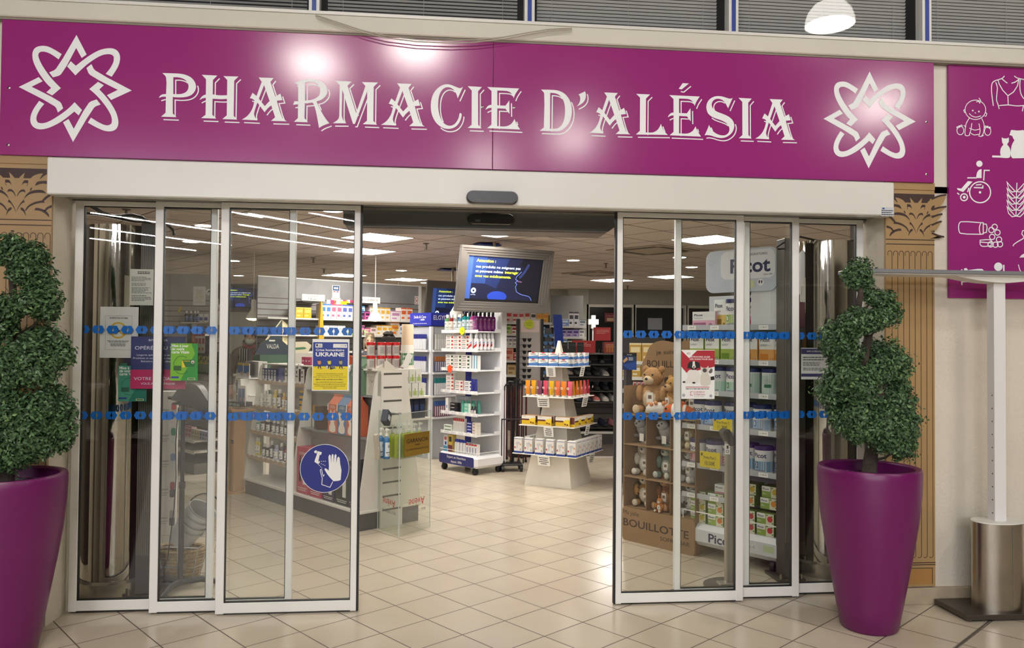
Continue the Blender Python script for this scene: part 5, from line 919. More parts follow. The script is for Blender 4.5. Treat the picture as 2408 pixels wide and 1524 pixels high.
row(TF, [0.18+k*0.034 for k in range(6)], 0.03, 0.455, lambda: C_('carton', 0.028, 0.04, 0.17, 'e9e7e0', [(0, 1, 0.8, 1, 'b8383a'), (0.3, 0.7, 0.1, 0.7, 'b9b9b4')]), 'slim red-topped toothbrush box, {} on the tower\'s fifth shelf', 'slim toothbrush boxes')
row(TF, [0.06, 0.06], 0.03, [0.455, 0.495], lambda: C_('toothpaste_carton', 0.15, 0.05, 0.038, 'e6e9e0', [(0.1, 0.9, 0.35, 0.65, '5a7a5a')]), 'white and green toothpaste carton, {} on the tower\'s fifth shelf', 'white and green cartons', a='lower', b='upper')
row(TF, [0.46]*4, 0.03, [0.455+k*0.036 for k in range(4)], lambda: C_('toothpaste_carton', 0.1, 0.05, 0.034, '26308a', [(0.1, 0.8, 0.35, 0.65, 'd8d8e4')]), 'blue toothpaste carton, {} of its pile on the tower', 'blue toothpaste cartons', a='lower', b='upper')
row(TF, [0.56]*4, 0.02, [0.455+k*0.036 for k in range(4)], lambda: C_('toothpaste_carton', 0.08, 0.06, 0.034, 'e6e0d4', [(0.1, 0.6, 0.2, 0.8, 'b9a08a')]), 'beige toothpaste carton, {} of its pile on the tower', 'beige toothpaste cartons', a='lower', b='upper')
one(TF, 0.02, 0.03, 0.216, carton(0.07, 0.06, 0.19, 'dfe8ee', [(0, 1, 0, 0.35, '3f8ab0'), (0.3, 0.8, 0.4, 0.6, '28408a'), (0.2, 0.8, 0.7, 0.9, 'c05a5a')]).obj('carton'), 'white and blue carton at the left of the tower base', 'box')
one(TF, 0.11, 0.03, 0.216, carton(0.08, 0.06, 0.2, 'cdb45a', [(0, 1, 0, 0.4, '6a2a3a'), (0.2, 0.8, 0.6, 0.9, '2a2a2a')]).obj('carton'), 'gold and maroon carton on the tower base', 'box')
row(TF, [0.2, 0.245, 0.3, 0.355], 0.05, 0.216, lambda: bottle('bottle', '', 'bottle', 0.021, 0.16, 'e8e8e8', '2a3aa0', None, 0.2, 0.9), 'white bottle with blue cap, {} on the tower base', 'white bottles on the tower base')
row(TF, [0.42, 0.47, 0.52, 0.57], 0.03, 0.216, lambda: C_('carton', 0.04, 0.05, 0.13, 'ecebe8', [(0, 1, 0.85, 1, 'b83038'), (0.4, 0.7, 0.1, 0.7, '3a4a90')]), 'leaning white and red packet, {} on the tower base', 'white and red packets')
# ================================================================ toothbrush column behind
BF = Fr(gz(1011, 1080), RZB); BFA = Fr(BF.o, RZA); t = thing('toothbrush_column', 'tall grey display column of hanging toothbrush packs behind the tower', 'display stand', BF.o, BF.rz)
m = MB(); m.box(0.0, 0.42, 0.0, 0.42, 0, 1.72, C('aeb2b8', 0.45), 0.004); m.box(-0.02, 0.02, -0.02, 0.02, 0, 1.72, C('e2e4e8', 0.4)); m.obj('column', t)
m = MB(); m.box(-0.02, 0.44, -0.02, 0.44, 1.73, 1.9, C('1b2a9a', 0.4)); m.text('ELGYDIUM', 0.02, 1.81, 0.06, -0.021, W, wd=0.36); m.push(Matrix.Translation((-0.0206, 0.44, 0))@Matrix.Rotation(-PI/2, 4, 'Z')); m.text('Smile & Care', 0.22, 1.83, 0.038, -0.0008, W, 'c', wd=0.26); m.text('by', 0.22, 1.805, 0.012, -0.0008, W, 'c'); m.rect(0.24, 0.32, 1.802, 1.818, -0.0008, 'd8dcf0'); m.text('Ici, prenez soin de votre sourire', 0.22, 1.755, 0.016, -0.0008, W, 'c', wd=0.3); m.pop(); m.obj('header_sign', t)
def pack(c, c2, h): 
    def f():
        m = MB(); m.box(-0.012, 0.012, 0, 0.02, 0, h, C(c2, 0.4)); m.box(-0.0125, 0.0125, -0.001, 0.021, h*0.7, h, C(c, 0.4)); m.rect(-0.006, 0.006, 0.01, h*0.66, -0.0016, 'e8e8ea'); o = m.obj('toothbrush_pack'); o['category'] = 'toothbrush'; return o
    return f
for j, (zb, h, c, c2) in enumerate(((1.42, 0.2, '27307e', 'd6d8dc'), (1.13, 0.2, '2a3280', 'cfd2d6'), (0.83, 0.22, '27307e', 'e0e0e2'), (0.55, 0.2, '6a5a30', '8a7a40'))):
    lv = ('top', 'second', 'third', 'fourth')[j]
    row(Fr(BF.w(0, 0, 0), BF.rz-PI/2), [-0.34+k*0.033 for k in range(9)], -0.045, zb, pack(c, c2, h), 'toothbrush pack, {} of the %s row on the column\'s left face' % lv, 'toothbrush packs left face')
    row(BF, [0.05+k*0.033 for k in range(8)], -0.045, zb, pack(('c9ccc6', 'a9683a', '2a7a80', '3a5a9a')[j], ('dcdcd6', '55567a', 'dcdce2', '8a5a6a')[j], h), 'toothbrush pack, {} of the %s row facing the dental tower' % lv, 'toothbrush packs right face')
    for fr, a in ((Fr(BF.o, BF.rz-PI/2), -0.38), (BF, 0.0)):
        m = MB(); m.box(a, a+0.38, -0.06, 0, zb-0.03, zb-0.005, C('d6d8dc', 0.4)); o = m.obj('tray', t); o.matrix_basis = BF.I@fr.M
# totem between gondola and column
p = at(958, 820, 8.6); t = thing('product_totem', 'white round product totem with green label behind the red-lidded tubs', 'display stand', (p.x, p.y, 0)); m = MB(); m.lathe([(0.07, 0), (0.07, 1.49)], C('e2ddd2', 0.5), 20); patch(m, 0.0708, 1.27, 1.4, -1.5, 1.5, C('3a7a4a', 0.5)); patch(m, 0.0708, 1.0, 1.1, -1.5, 1.5, C('b03a30', 0.5))
m.push(Matrix.Translation((0, 0, 0))); m.text('PARFUM', 0, 1.35, 0.03, -0.0725, W, 'c', wd=0.09); m.text('ET NATUREL', 0, 1.295, 0.03, -0.0725, W, 'c', wd=0.1); m.text('Pures', 0, 1.16, 0.045, -0.0725, 'a03a30', 'c', wd=0.1); m.pop(); m.obj('body', t)
m = MB(); m.lathe([(0.066, 1.49), (0.066, 1.7), (0.06, 1.715)], C('dcc3a4', 0.4), 20); m.obj('cap', t)
# ================================================================ four-tier pyramid display
PY = Fr((1.375, 8.45, 0), math.radians(-34)); PYR = Fr(PY.o, math.radians(56)); CARD = C('d9d3c6', 0.6, noise_amt=0.05)
t = thing('pyramid_display', 'white cardboard pyramid stand with four square trays in the doorway axis', 'display stand', PY.o, PY.rz)
m = MB(); a, b = 0.275, 0.012
m.add([(-a,-a,0),(a,-a,0),(a,a,0),(-a,a,0),(-b,-b,1.55),(b,-b,1.55),(b,b,1.55),(-b,b,1.55)], [(0,1,5,4),(1,2,6,5),(2,3,7,6),(3,0,4,7),(4,5,6,7)], CARD); m.obj('spine', t)
TIERS = ((0.345, 0.375), (0.645, 0.325), (0.95, 0.295), (1.275, 0.262))
for z, h in TIERS: m = MB(); m.push(Matrix.Translation((0, 0, 0))); m.box(-h, h, -h, h, z-0.008, z, C('ece9e0', 0.5), 0.003); m.pop(); m.obj('tray', t)
TN = ('bottom', 'third', 'second', 'top')
for k, (fr, fn, lx) in enumerate(((PY, 'front', -0.12), (PYR, 'right', 0.02))):
    for i, (z, h) in enumerate(TIERS):
        m = MB(); cw_ = 0.14 if i in (0, 2) else 0.11; m.box(-cw_/2, cw_/2, 0, 0.002, -0.105, 0.0, PAPER); m.lines(-cw_*0.4, cw_*0.4, -0.095, -0.01, 4, -0.0008, INK, 'c', i); o = m.obj('price_card'); one(fr, (0.0, 0.03, -0.05, 0.02)[i] if k == 0 else 0.05, -h-0.003, z-0.008, o, 'white price card hanging under the %s tray, %s side of the pyramid' % (TN[i], fn), 'price card', 0, 'price cards of the pyramid'); o.rotation_euler[0] = 0.2
def thermo():
    m = carton(0.092, 0.06, 0.165, 'e3e1dc', [(0, 1, 0, 0.13, '27408f'), (0, 1, 0.9, 0.93, '3a56a0'), (0.75, 0.93, 0.5, 0.62, 'd89a6a'), (0.05, 0.2, 0.3, 0.42, 'b83a44'), (0.3, 0.7, 0.68, 0.71, '8a8a90')], side=[(0, 1, 'dcdad4'), (0, 0.13, '27408f')])
    m.flat(smooth_poly([(-0.02, 0.115), (0.018, 0.12), (0.024, 0.1), (0.004, 0.088), (-0.002, 0.05), (-0.018, 0.048), (-0.016, 0.085), (-0.026, 0.1)], 100), -0.0024, C('c3c6ca', 0.4)); m.flat([(0.028, 0.03), (0.036, 0.03), (0.034, 0.052), (0.029, 0.052)], -0.0024, '55555a'); o = m.obj('thermometer_box'); o['category'] = 'box'; return o
row(PY, [-0.31+k*0.125 for k in range(6)], -0.365, 0.346, thermo, 'white and blue thermometer box, {} on the pyramid\'s bottom front edge', 'thermometer boxes on the pyramid')
row(PYR, [-0.28+k*0.118 for k in range(6)], -0.365, 0.346, thermo, 'white and blue thermometer box, {} on the pyramid\'s bottom right edge', 'thermometer boxes on the pyramid')
row(Fr(PY.o, PY.rz-PI/2), [-0.3+k*0.12 for k in range(5)], -0.3, 0.346, thermo, 'thermometer box, {} of the bottom tray\'s half-hidden left edge', 'thermometer boxes on the pyramid', a='rear', b='front')
def lemon():
    m = carton(0.165, 0.05, 0.1, 'e9e6da', [(0, 1, 0.1, 0.62, 'dcb61e'), (0, 0.55, 0.5, 0.66, '5a1f22'), (0, 1, 0.0, 0.05, 'c9a018')], top='b98a5a', side=[(0, 1, '6a3a2a'), (0, 0.3, 'dcb61e')])
    for x, z, r in ((0.04, 0.055, 0.022), (0.06, 0.04, 0.018), (0.065, 0.068, 0.014)): m.disc(x, z, r, -0.0018, 'efd23a', 14)
    for x, z in ((0.03, 0.03), (0.055, 0.025)): m.disc(x, z, 0.009, -0.0022, '6a2024', 12)
    m.text('PROPOLIS', -0.07, 0.088, 0.007, -0.0018, '6a6a5a'); o = m.obj('lozenge_box'); o['category'] = 'box'; return o
row(PY, [-0.21, -0.02, 0.19], -0.315, 0.646, lemon, 'yellow and white lozenge box, {} on the pyramid\'s third tray', 'lozenge boxes on the pyramid')
row(PYR, [-0.2, -0.03, 0.14], -0.315, 0.646, lemon, 'yellow and white lozenge box, {} on the third tray\'s right side', 'lozenge boxes on the pyramid')
row(PY, [-0.2, -0.02, 0.17], -0.25, 0.646, lemon, 'lozenge box, {} of the second line on the pyramid\'s third tray', 'lozenge boxes on the pyramid')
TC = [('orange', 'e08a1e'), ('amber', 'd89a1c'), ('mauve', '7a3f5a'), ('rose', 'c84a5e'), ('yellow', 'd8a818'), ('coral', 'dd6a3a'), ('bright orange', 'e4801e'), ('pink', 'd65a72')]
for i, (n, c) in enumerate(TC): place(tubep('cream_tube', n+' cream tube on the front edge of the pyramid\'s second tray', 'tube', 0.058, 0.17, c, 'efe9df', 'cream tubes on the pyramid', True), PY, -0.25+i*0.071, -0.255, 0.951)
for i, (n, c) in enumerate((('amber', 'c98a1c'), ('orange', 'd8742a'), ('copper', 'd06a3a'), ('rose', 'cf5a68'), ('crimson', 'a8283a'))): place(tubep('cream_tube', n+' cream tube on the right edge of the pyramid\'s second tray', 'tube', 0.058, 0.17, c, 'efe9df', 'cream tubes on the pyramid', True), PYR, -0.18+i*0.1, -0.25, 0.951)
for i, (n, c) in enumerate((('burnt orange', 'c86a1e'), ('plum', '6a2f4a'), ('ochre', 'c08a1c'), ('dark red', '8a2030'))): place(tubep('cream_tube', n+' cream tube in the second line of the pyramid\'s second tray', 'tube', 0.058, 0.17, c, 'efe9df', 'cream tubes on the pyramid'), PY, -0.22+i*0.14, -0.17, 0.951)
def doli():
    m = carton(0.112, 0.06, 0.072, 'ebe9e4', [(0, 1, 0.05, 0.42, '4a78b8'), (0.2, 0.8, 0.7, 0.82, '8a8a90')], side=[(0.05, 0.42, '4a78b8')]); m.disc(0.0, 0.006+0.066, 0.02, -0.0014, 'c0303a', 14, 0.007); m.flat([(-0.056, 0.03), (0.056, 0.045), (0.056, 0.03), (0, 0.025)], -0.001, '6a98cc'); o = m.obj('tablet_box'); o['category'] = 'box'; return o
for lv in (0, 1):
    row(PY, [-0.19+k*0.12 for k in range(4)], -0.255, 1.276+lv*0.073, doli, 'white and blue tablet box, {} of the top tray\'s %s front row' % ('lower', 'upper')[lv], 'tablet boxes on the pyramid')
    row(PYR, [-0.13, 0.02, 0.17], -0.255, 1.276+lv*0.073, doli, 'white and blue tablet box, {} of the top tray\'s %s right row' % ('lower', 'upper')[lv], 'tablet boxes on the pyramid')
# ================================================================ hanging screens
FRM = C('5c5752', 0.45)
def screen(px, y, rz, tilt, s, label, mount):
    c = at(px[0], px[1], y); t = thing('hanging_screen', label, 'screen', c, rz); t.rotation_euler = (tilt, 0, rz); W2, H2 = 0.595*s, 0.37*s
    m = MB(); n = 4; st = 0.028*s
    for k in range(n):
        a, b = W2-k*st, H2-k*st; a2, b2 = a-st*1.02, b-st*1.02; y0 = 0.0+k*0.008; y1 = y0+0.02+0.01*(k == n-1)
        for q in ((-a, a, b2, b), (-a, a, -b, -b2), (-a, -a2, -b2, b2), (a2, a, -b2, b2)): m.box(q[0], q[1], y0, y1+0.03, q[2], q[3], FRM, 0.002)
    m.box(-W2*0.9, W2*0.9, 0.06, 0.11, -H2*0.85, H2*0.85, DKGREY); m.obj('frame', t)
    a, b = W2-n*st, H2-n*st; m = MB(); E_ = lambda h, e: glow(h, e); y = 0.042
    m.rect(-a, a, -b, b, y, E_('10142e', 0.8)); m.rect(-a, -a*0.86, -b, b, y-0.0004, E_('34508f', 0.6)); m.rect(-a*0.86, -a*0.5, -b*0.2, b, y-0.0004, E_('223a70', 0.55)); m.flat([(-a*0.5, b), (-a*0.5, -b*0.2), (-a*0.2, -b*0.4), (a*0.1, b)], y-0.0004, E_('162450', 0.5))
    m.disc(-a*0.15, -b*0.75, a*0.26, y-0.0005, E_('1f3a9a', 0.7), 20, b*0.24); m.rect(-a, a, -b, -b*0.88, y-0.0008, '101014')
    prof = [(a*.45, b), (a*.42, b*.82), (a*.36, b*.7), (a*.52, b*.6), (a*.44, b*.4), (a*.32, b*.18), (a*.3, b*.05), (a*.36, b*0), (a*.3, -b*.1), (a*.35, -b*.16), (a*.32, -b*.28), (a*.36, -b*.5), (a*.5, -b*.62), (a*.72, -b*.7), (a*.8, -b*.88)]
    m.flat(prof[:4]+spl(prof[4:11])+spl(prof[11:])+[(a, -b*.88), (a, b)], y-0.0009, E_('0a0c18', 0.6)); m.line(spl(prof[4:11])+spl(prof[11:]), 0.007*s, y-0.0012, E_('5f74c8', 0.7)); m.line(spl([(a*.62, b*.75), (a*.52, b*.4), (a*.4, b*.12)]), 0.03*s, y-0.0011, E_('27305e', 0.6)); m.line([(a*.36, -b*.03), (a*.48, -b*.06)], 0.014*s, y-0.0012, E_('6a4a6a', 0.5))
    YL_, WT = E_('d6ee3a', 1.0), E_('cfe0ff', 1.0); k = 0.03*s; x = -a*0.78
    m.text('Attention :', x, b*.74, k*1.15, y-0.0016, YL_, bold=0.015, wd=a*.5); m.text('ces produits ne soignent pas', x, b*.49, k, y-0.0016, WT, bold=0.01, wd=a*1.18); m.text('et peuvent même', x, b*.29, k, y-0.0016, WT, bold=0.015, wd=a*.72); m.text('interagir', x+a*.77, b*.29, k, y-0.0016, YL_, bold=0.015, wd=a*.36); m.text('avec vos médicaments.', x, b*.08, k, y-0.0016, YL_, bold=0.015, wd=a*.95)
    m.disc(-a*.78, -b*.52, a*.065, y-0.0016, WT, 18); m.flat([((0.045 if q % 2 == 0 else 0.02)*a*math.sin(q*PI/5)-a*.78, -b*.52+(0.045 if q % 2 == 0 else 0.02)*a*math.cos(q*PI/5)) for q in range(10)], y-0.002, E_('10142e', 0.5)); m.text('aroms', -a*.78, -b*.72, 0.012*s, y-0.0016, WT, 'c', wd=a*.12); m.obj('display_panel', t)
    if mount:
        m = MB(); m.tube([(0, 0.12, 0.1), (0, 0.3, 0.1), (0, 0.3+0.12, CEILZ-c.z-0.02)], 0.02, STEEL, 8); m.obj('arm', t); m = MB(); m.push(Matrix.Rotation(-tilt, 4, 'X')); zz = CEILZ-c.z; m.box(-0.14, 0.14, 0.38, 0.62, zz-0.03, zz-0.015, C('1e3a9a', 0.4)); m.pop(); m.obj('ceiling_plate', t)
    return t
screen((1190, 660), 8.8, math.radians(23.3), math.radians(13), 1.0, 'big hanging screen with grey stepped frame showing a health warning', True)
screen((1083, 718), 12.2, math.radians(23), math.radians(10), 0.98, 'second hanging screen half hidden behind the big one', True)
screen((570, 701), 11.6, math.radians(2), math.radians(3), 0.55, 'third screen with the same warning seen through the left doors', False)
# ================================================================ pendant lamps over the counter
def cone_lamp(u, v, y, label):
    c = at(u, v, y); t = thing('pendant_lamp', label, 'lamp', c, group='white pendant lamps over the counter'); m = MB(); WP = C('dcd8ce', 0.4)
    m.lathe([(0.102, 0.0), (0.085, 0.035), (0.05, 0.09), (0.033, 0.125), (0.031, 0.24), (0.024, 0.25), (0.006, 0.252)], WP, 22, cap=False); m.obj('shade', t)
    m = MB(); m.lathe([(0.0, -0.03), (0.06, -0.022), (0.095, 0.0)], glow('ffdf9a', 5.5), 20, cap=False); m.obj('bulb_glow', t)
    m = MB(); m.cyl((0, 0, 0.25), (0, 0, CEILZ-c.z), 0.004, 'd8d4ca', 6); m.obj('cord', t)
cone_lamp(596, 749, 10.6, 'white pendant lamp glowing yellow above the masked woman'); cone_lamp(882, 751, 10.9, 'white pendant lamp right of the front left door edge'); cone_lamp(1073, 741, 10.4, 'white pendant lamp before the half-hidden screen')
# ================================================================ shelf helpers for the rear of the shop
def rack(name, label, fr, x0, x1, zs, d, back, lip='dcdad4', z1=None, plinth=True, cat='shelf unit'):
    t = thing(name, label, cat, fr.o, fr.rz); m = MB(); m.box(x0, x1, d, d+0.03, 0, z1 or zs[-1]+0.35, back); m.obj('back_panel', t)
    if plinth: m = MB(); m.box(x0, x1, 0, d, 0, 0.12, PLINTH); m.obj('plinth', t)
    for z in zs: m = MB(); m.box(x0, x1, 0, d, z-0.02, z, C('cfcbc2', 0.45)); m.box(x0, x1, -0.004, 0, z-0.034, z+0.004, C(lip, 0.45)); m.obj('shelf', t)
    return t
def fill(fr, x, y, z, items, where, gap=0.006, d=0.06):
    tot = {}
    for it in items: tot[it[0]] = tot.get(it[0], 0)+(it[5] if len(it) > 5 else 1)
    seen = {}
    for it in items:
        nm, w_, h, c, c2 = it[:5]; n = it[5] if len(it) > 5 else 1; first = None
        for k in range(n):
            if first is None: first = o = carton(w_, d, h, c, [(0.12, 0.88, 0.5, 0.78, c2), (0.12, 0.6, 0.15, 0.3, c2), (0, 1, 0.9, 1, c2)] if len(it) < 7 else it[6]).obj('product_box')
            else: o = dup(first, (0, 0, 0))
            i = seen.get(nm, 0); seen[nm] = i+1; L = nth(i, tot[nm]); one(fr, x+w_/2, y, z, o, ('%s box, %s on %s' % (nm, L, where)) if L != 'only' else '%s box on %s' % (nm, where), 'box', 0, 'boxes on '+where); x += w_+gap
    return x
SLAT = grid = C('9b9892', 0.6, noise_amt=0.12, nscale=3)
def slatwall(m, x0, x1, y, z0, z1, zs, pitch, col, groove):
    m.box(x0, x1, y, y+0.03, z0, z1, col); z = z0+0.05
    while z < zs: m.box(x0, x1, y-0.003, y, z, z+0.012, groove); z += pitch
# ================================================================ sunglasses stand, canes
SF = Fr(at(1247, 900, 10.5).to_2d().to_3d(), 0.08)
t = thing('sunglasses_stand', 'grey and black floor stand of sunglasses behind the pyramid', 'display stand', SF.o, SF.rz); m = MB(); m.box(-0.16, 0.14, 0.0, 0.05, 0.05, 1.84, C('a6a09a', 0.5)); m.box(-0.14, 0.12, -0.006, 0, 1.66, 1.82, C('c9b8b0', 0.5)); m.obj('panel', t)
for x in (-0.19, 0.14): m = MB(); m.box(x, x+0.035, -0.02, 0.06, 0.0, 1.84, BLACK); m.obj('post', t)
m = MB(); m.box(-0.3, 0.3, -0.2, 0.25, 0.0, 0.04, BLACK); m.obj('base', t)
m = MB(); m.flat([((0.075 if k % 2 else 0.06)*math.cos(k*PI/12), (0.07 if k % 2 else 0.056)*math.sin(k*PI/12)) for k in range(24)], 0, 'a9b41e'); m.text('Lunettes', 0, 0.01, 0.018, -0.001, '3a4210', 'c', wd=0.08); m.text('soleil', 0, -0.02, 0.016, -0.001, '3a4210', 'c', wd=0.06); one(SF, -0.03, -0.03, 1.77, m.obj('price_star'), 'olive star sign on top of the sunglasses stand', 'price sign')
def shades(c, lens):
    def f():
        t = thing('sunglasses', '', 'glasses'); m = MB()
        for s in (-1, 1): m.prism(smooth_poly([(s*0.012, 0.012), (s*0.06, 0.016), (s*0.066, 0.0), (s*0.05, -0.026), (s*0.02, -0.024)], 100), 0, 0.004, C(lens, 0.12, spec=0.8))
        m.obj('lens_pair', t); m = MB(); m.line([(-0.068, 0.018), (-0.02, 0.014), (0.02, 0.014), (0.068, 0.018)], 0.006, -0.002, C(c, 0.4))
        for s in (-1, 1): m.tube([(s*0.067, 0, 0.014), (s*0.07, 0.03, 0.014), (s*0.068, 0.09, 0.004)], 0.0025, C(c, 0.4), 5)
        m.obj('frame', t); return t
    return f
row(SF, [-0.07]*8, -0.1, [1.56-k*0.082 for k in range(8)], shades('17171a', '1e1f22'), 'black sunglasses, {} in the column of the sunglasses stand', 'sunglasses on the stand', 0.3, a='top', b='bottom')
row(SF, [0.24]*6, -0.02, [1.62-k*0.1 for k in range(6)], shades('2a4a7a', '3f6a9a'), 'blue reading glasses, {} on the side strip of the stand', 'reading glasses on the stand', -0.3, a='top', b='bottom')
m = MB(); m.box(0.2, 0.29, 0, 0.02, 0.0, 1.72, C('3a3c40', 0.5)); t2 = m.obj('side_strip', t)
CN = gz(1203, 1108); t = thing('cane_rack', 'black castor rack holding walking canes behind the tower', 'rack', CN); m = MB(); m.box(-0.13, 0.13, -0.06, 0.16, 0.07, 0.09, BLACK, 0.008); m.obj('base', t)
m = MB(); m.tube([(-0.13, -0.07, 0.62), (0.13, -0.07, 0.62), (0.13, 0.15, 0.62), (-0.13, 0.15, 0.62)], 0.008, BLACK, 8, closed=True); m.tube([(0.02, 0.05, 0.1), (0.02, 0.05, 0.75)], 0.014, BLACK, 8); m.tube([(0.13, -0.07, 0.1), (0.13, -0.07, 0.62)], 0.008, BLACK, 8); m.tube([(-0.13, -0.07, 0.1), (-0.13, -0.07, 0.62)], 0.008, BLACK, 8); m.obj('frame', t)
for x, y in ((-0.11, -0.05), (0.11, -0.05), (0.11, 0.14), (-0.11, 0.14)): m = MB(); m.push(Matrix.Translation((x, y, 0.035))@Matrix.Rotation(PI/2, 4, 'Y')); m.lathe([(0.034, -0.014), (0.034, 0.014)], BLACK, 14); m.pop(); m.box(x-0.02, x+0.02, y-0.012, y+0.012, 0.03, 0.075, BLACK); m.obj('castor', t)
def cane():
    t = thing('walking_cane', '', 'cane'); m = MB(); m.cyl((0, 0, 0.02), (0, 0, 0.86), 0.011, C('4a1216', 0.35, noise_amt=0.8, nscale=60), 8); m.obj('shaft', t); m = MB(); m.tube([(0, 0, 0.86), (0, 0, 0.9), (0.02, -0.01, 0.925), (0.07, -0.03, 0.92)], 0.014, BLACK, 8); m.obj('handle', t); m = MB(); m.cyl((0, 0, 0), (0, 0, 0.03), 0.016, BLACK, 8); m.obj('rubber_tip', t); return t
row(Fr(CN, 0), [-0.1+k*0.045 for k in range(7)], [-0.04, 0.06, 0.0, 0.1, -0.03, 0.07, 0.02], [0.1, 0.13, 0.1, 0.16, 0.11, 0.14, 0.1], cane, 'dark red patterned walking cane, {} in the black rack', 'walking canes in the rack', jit=1.2)
# ================================================================ shoe wall on the right
SH = Fr((gz(1372, 1046).x, 11.55, 0), -0.06); ZS = [0.28, 0.66, 0.83, 1.045, 1.23]
t = thing('shoe_rack', 'dark slat shoe wall with sloping shelves at the right rear', 'shelf unit', SH.o, SH.rz); m = MB(); slatwall(m, -0.35, 1.9, 0.3, 0, 1.36, 1.35, 0.095, C('59554f', 0.6), C('2e2b28', 0.6)); m.obj('slat_panel', t); m = MB(); m.box(-0.35, 1.9, 0, 0.3, 0, 0.16, C('4a4744', 0.5)); m.box(-0.35, 1.9, -0.01, 0.3, 0.16, 0.19, OFFW); m.obj('plinth', t)
for z in ZS: m = MB(); m.add([(-0.3, 0, z-0.03), (1.9, 0, z-0.03), (1.9, 0.3, z+0.02), (-0.3, 0.3, z+0.02), (-0.3, 0, z-0.045), (1.9, 0, z-0.045), (1.9, 0.3, z+0.005), (-0.3, 0.3, z+0.005)], [(0, 1, 2, 3), (7, 6, 5, 4), (4, 5, 1, 0), (5, 6, 2, 1), (7, 4, 0, 3)], C('3c3a37', 0.4)); m.obj('shelf', t)
m = MB(); m.box(-0.35, 1.9, 0.0, 0.32, 1.345, 1.365, C('55524d', 0.5)); m.obj('top_board', t)
def shoe(c, sole, boot=False):
    def f():
        t = thing('shoe', '', 'shoe'); m = MB(); S = [(-0.01, .03, .035), (0.03, .042, .05), (0.1, .043, .065), (0.15, .036, .085), (0.2, .037, .1 if not boot else .2), (0.25, .034, .1 if not boot else .2), (0.268, .02, .08 if not boot else .19)]; vs = []; n = 10
        for y, w_, h in S:
            for k in range(n): a = PI*k/(n-1); vs.append((w_*math.cos(a)*(1 if k not in (0, n-1) else 1), y, 0.014+h*math.sin(a)**0.8 if 0 < k < n-1 else 0.014))
        m.add(vs, [(i*n+k, i*n+k+1, (i+1)*n+k+1, (i+1)*n+k) for i in range(6) for k in range(n-1)]+[tuple(range(n)), tuple(6*n+k for k in range(n))[::-1]], C(c, 0.5), True); m.disc(0, 0, 0, 0, c, 3); m.obj('upper', t)
        m = MB(); m.push(Matrix.Rotation(-PI/2, 4, 'X')); o = [(w_*1.05, -y) for y, w_, h in S]; o += [(-a, b) for a, b in o[::-1]]; m.pop(); m.add([(a, -b, 0.016) for a, b in o]+[(a, -b, 0) for a, b in o], [tuple(range(14)), tuple(range(14, 28))[::-1]]+[(i, 14+i, 14+(i+1) % 14, (i+1) % 14) for i in range(14)], C(sole, 0.6)); m.obj('sole', t); return t
    return f
SG = 'shoes on the shoe wall'
row(SH, [0.09, 0.29, 0.49], 0.02, 1.215, shoe('1b1a1a', '141414', True), 'black ankle boot, {} on the shoe wall\'s top shelf', SG)
for z, cols in ((1.03, (('taupe', '7a7068'), ('dark grey', '3a3836'), ('black', '1c1b1c'), ('anthracite', '26262a'), ('grey', '8a8680'), ('charcoal', '2c2a2c'))), (0.815, (('black', '161517'), ('jet black', '1a191b'), ('ink black', '121214'), ('soft black', '1e1c1e'), ('matte black', '19181a'), ('dull black', '161618'))), (0.645, (('brown', '4a4038'), ('navy', '2e3450'), ('slate', '3a3f52'), ('salmon pink', 'd07a78'), ('white', 'c9c4bc'), ('pale grey', 'b9b2ac'))), (0.265, (('dark', '2a2a2e'), ('dark blue', '26283a'), ('dusty pink', 'a86a70')))):
    for i, (n, c) in enumerate(cols): x = (-0.18+i*0.135) if len(cols) > 3 else 0.2+i*0.15; o = shoe(c, 'd0ccc4' if n in ('white', 'salmon pink', 'pale grey', 'grey') else '1a1a1a')(); place(o, SH, x, 0.02, z, 0.25); tag(o, '%s shoe on the %s shelf of the shoe wall' % (n, {1.03: 'second', 0.815: 'third', 0.645: 'fourth', 0.265: 'lowest'}[z]), 'shoe', SG)
for x, z, w_, h, c, n in ((0.02, 1.366, 0.34, 0.19, 'a02024', 'wide red carton on the left of the shoe wall top'), (0.3, 1.556, 0.24, 0.2, 'a8242a', 'red carton stacked above, on the shoe wall top'), (0.44, 1.366, 0.24, 0.17, '8a2a20', 'dark red carton of amber vials on the shoe wall top'), (0.74, 1.366, 0.3, 0.2, 'c05a62', 'pink patterned carton on the shoe wall top')):
    m = carton(w_, 0.16, h, c); m.lines(-w_*.4, w_*.4, h*.5, h*.85, 3, -0.001, 'c88a80', 'l', int(x*50))
    if 'vials' in n:
        for k in range(5): m.rect(-w_*.35+k*w_*.16, -w_*.25+k*w_*.16, h*.1, h*.75, -0.0015, 'a86a2a')
    if 'pink' in n:
        for k in range(8): m.disc(-w_*.35+(k % 4)*w_*.23, h*(.3+.4*(k//4)), h*.14, -0.0015, 'd98a88', 12)
    one(SH, x, 0.06, z, m.obj('product_box'), n, 'box')
row(SH, [-0.28+k*0.12 for k in range(3)], 0.05, 1.366, lambda: C_('product_box', 0.1, 0.1, 0.16, '17181a', [(0.1, 0.9, 0.7, 0.8, '3a3a3e')]), 'black carton, {} left of the red cartons', 'black cartons on the shoe wall')
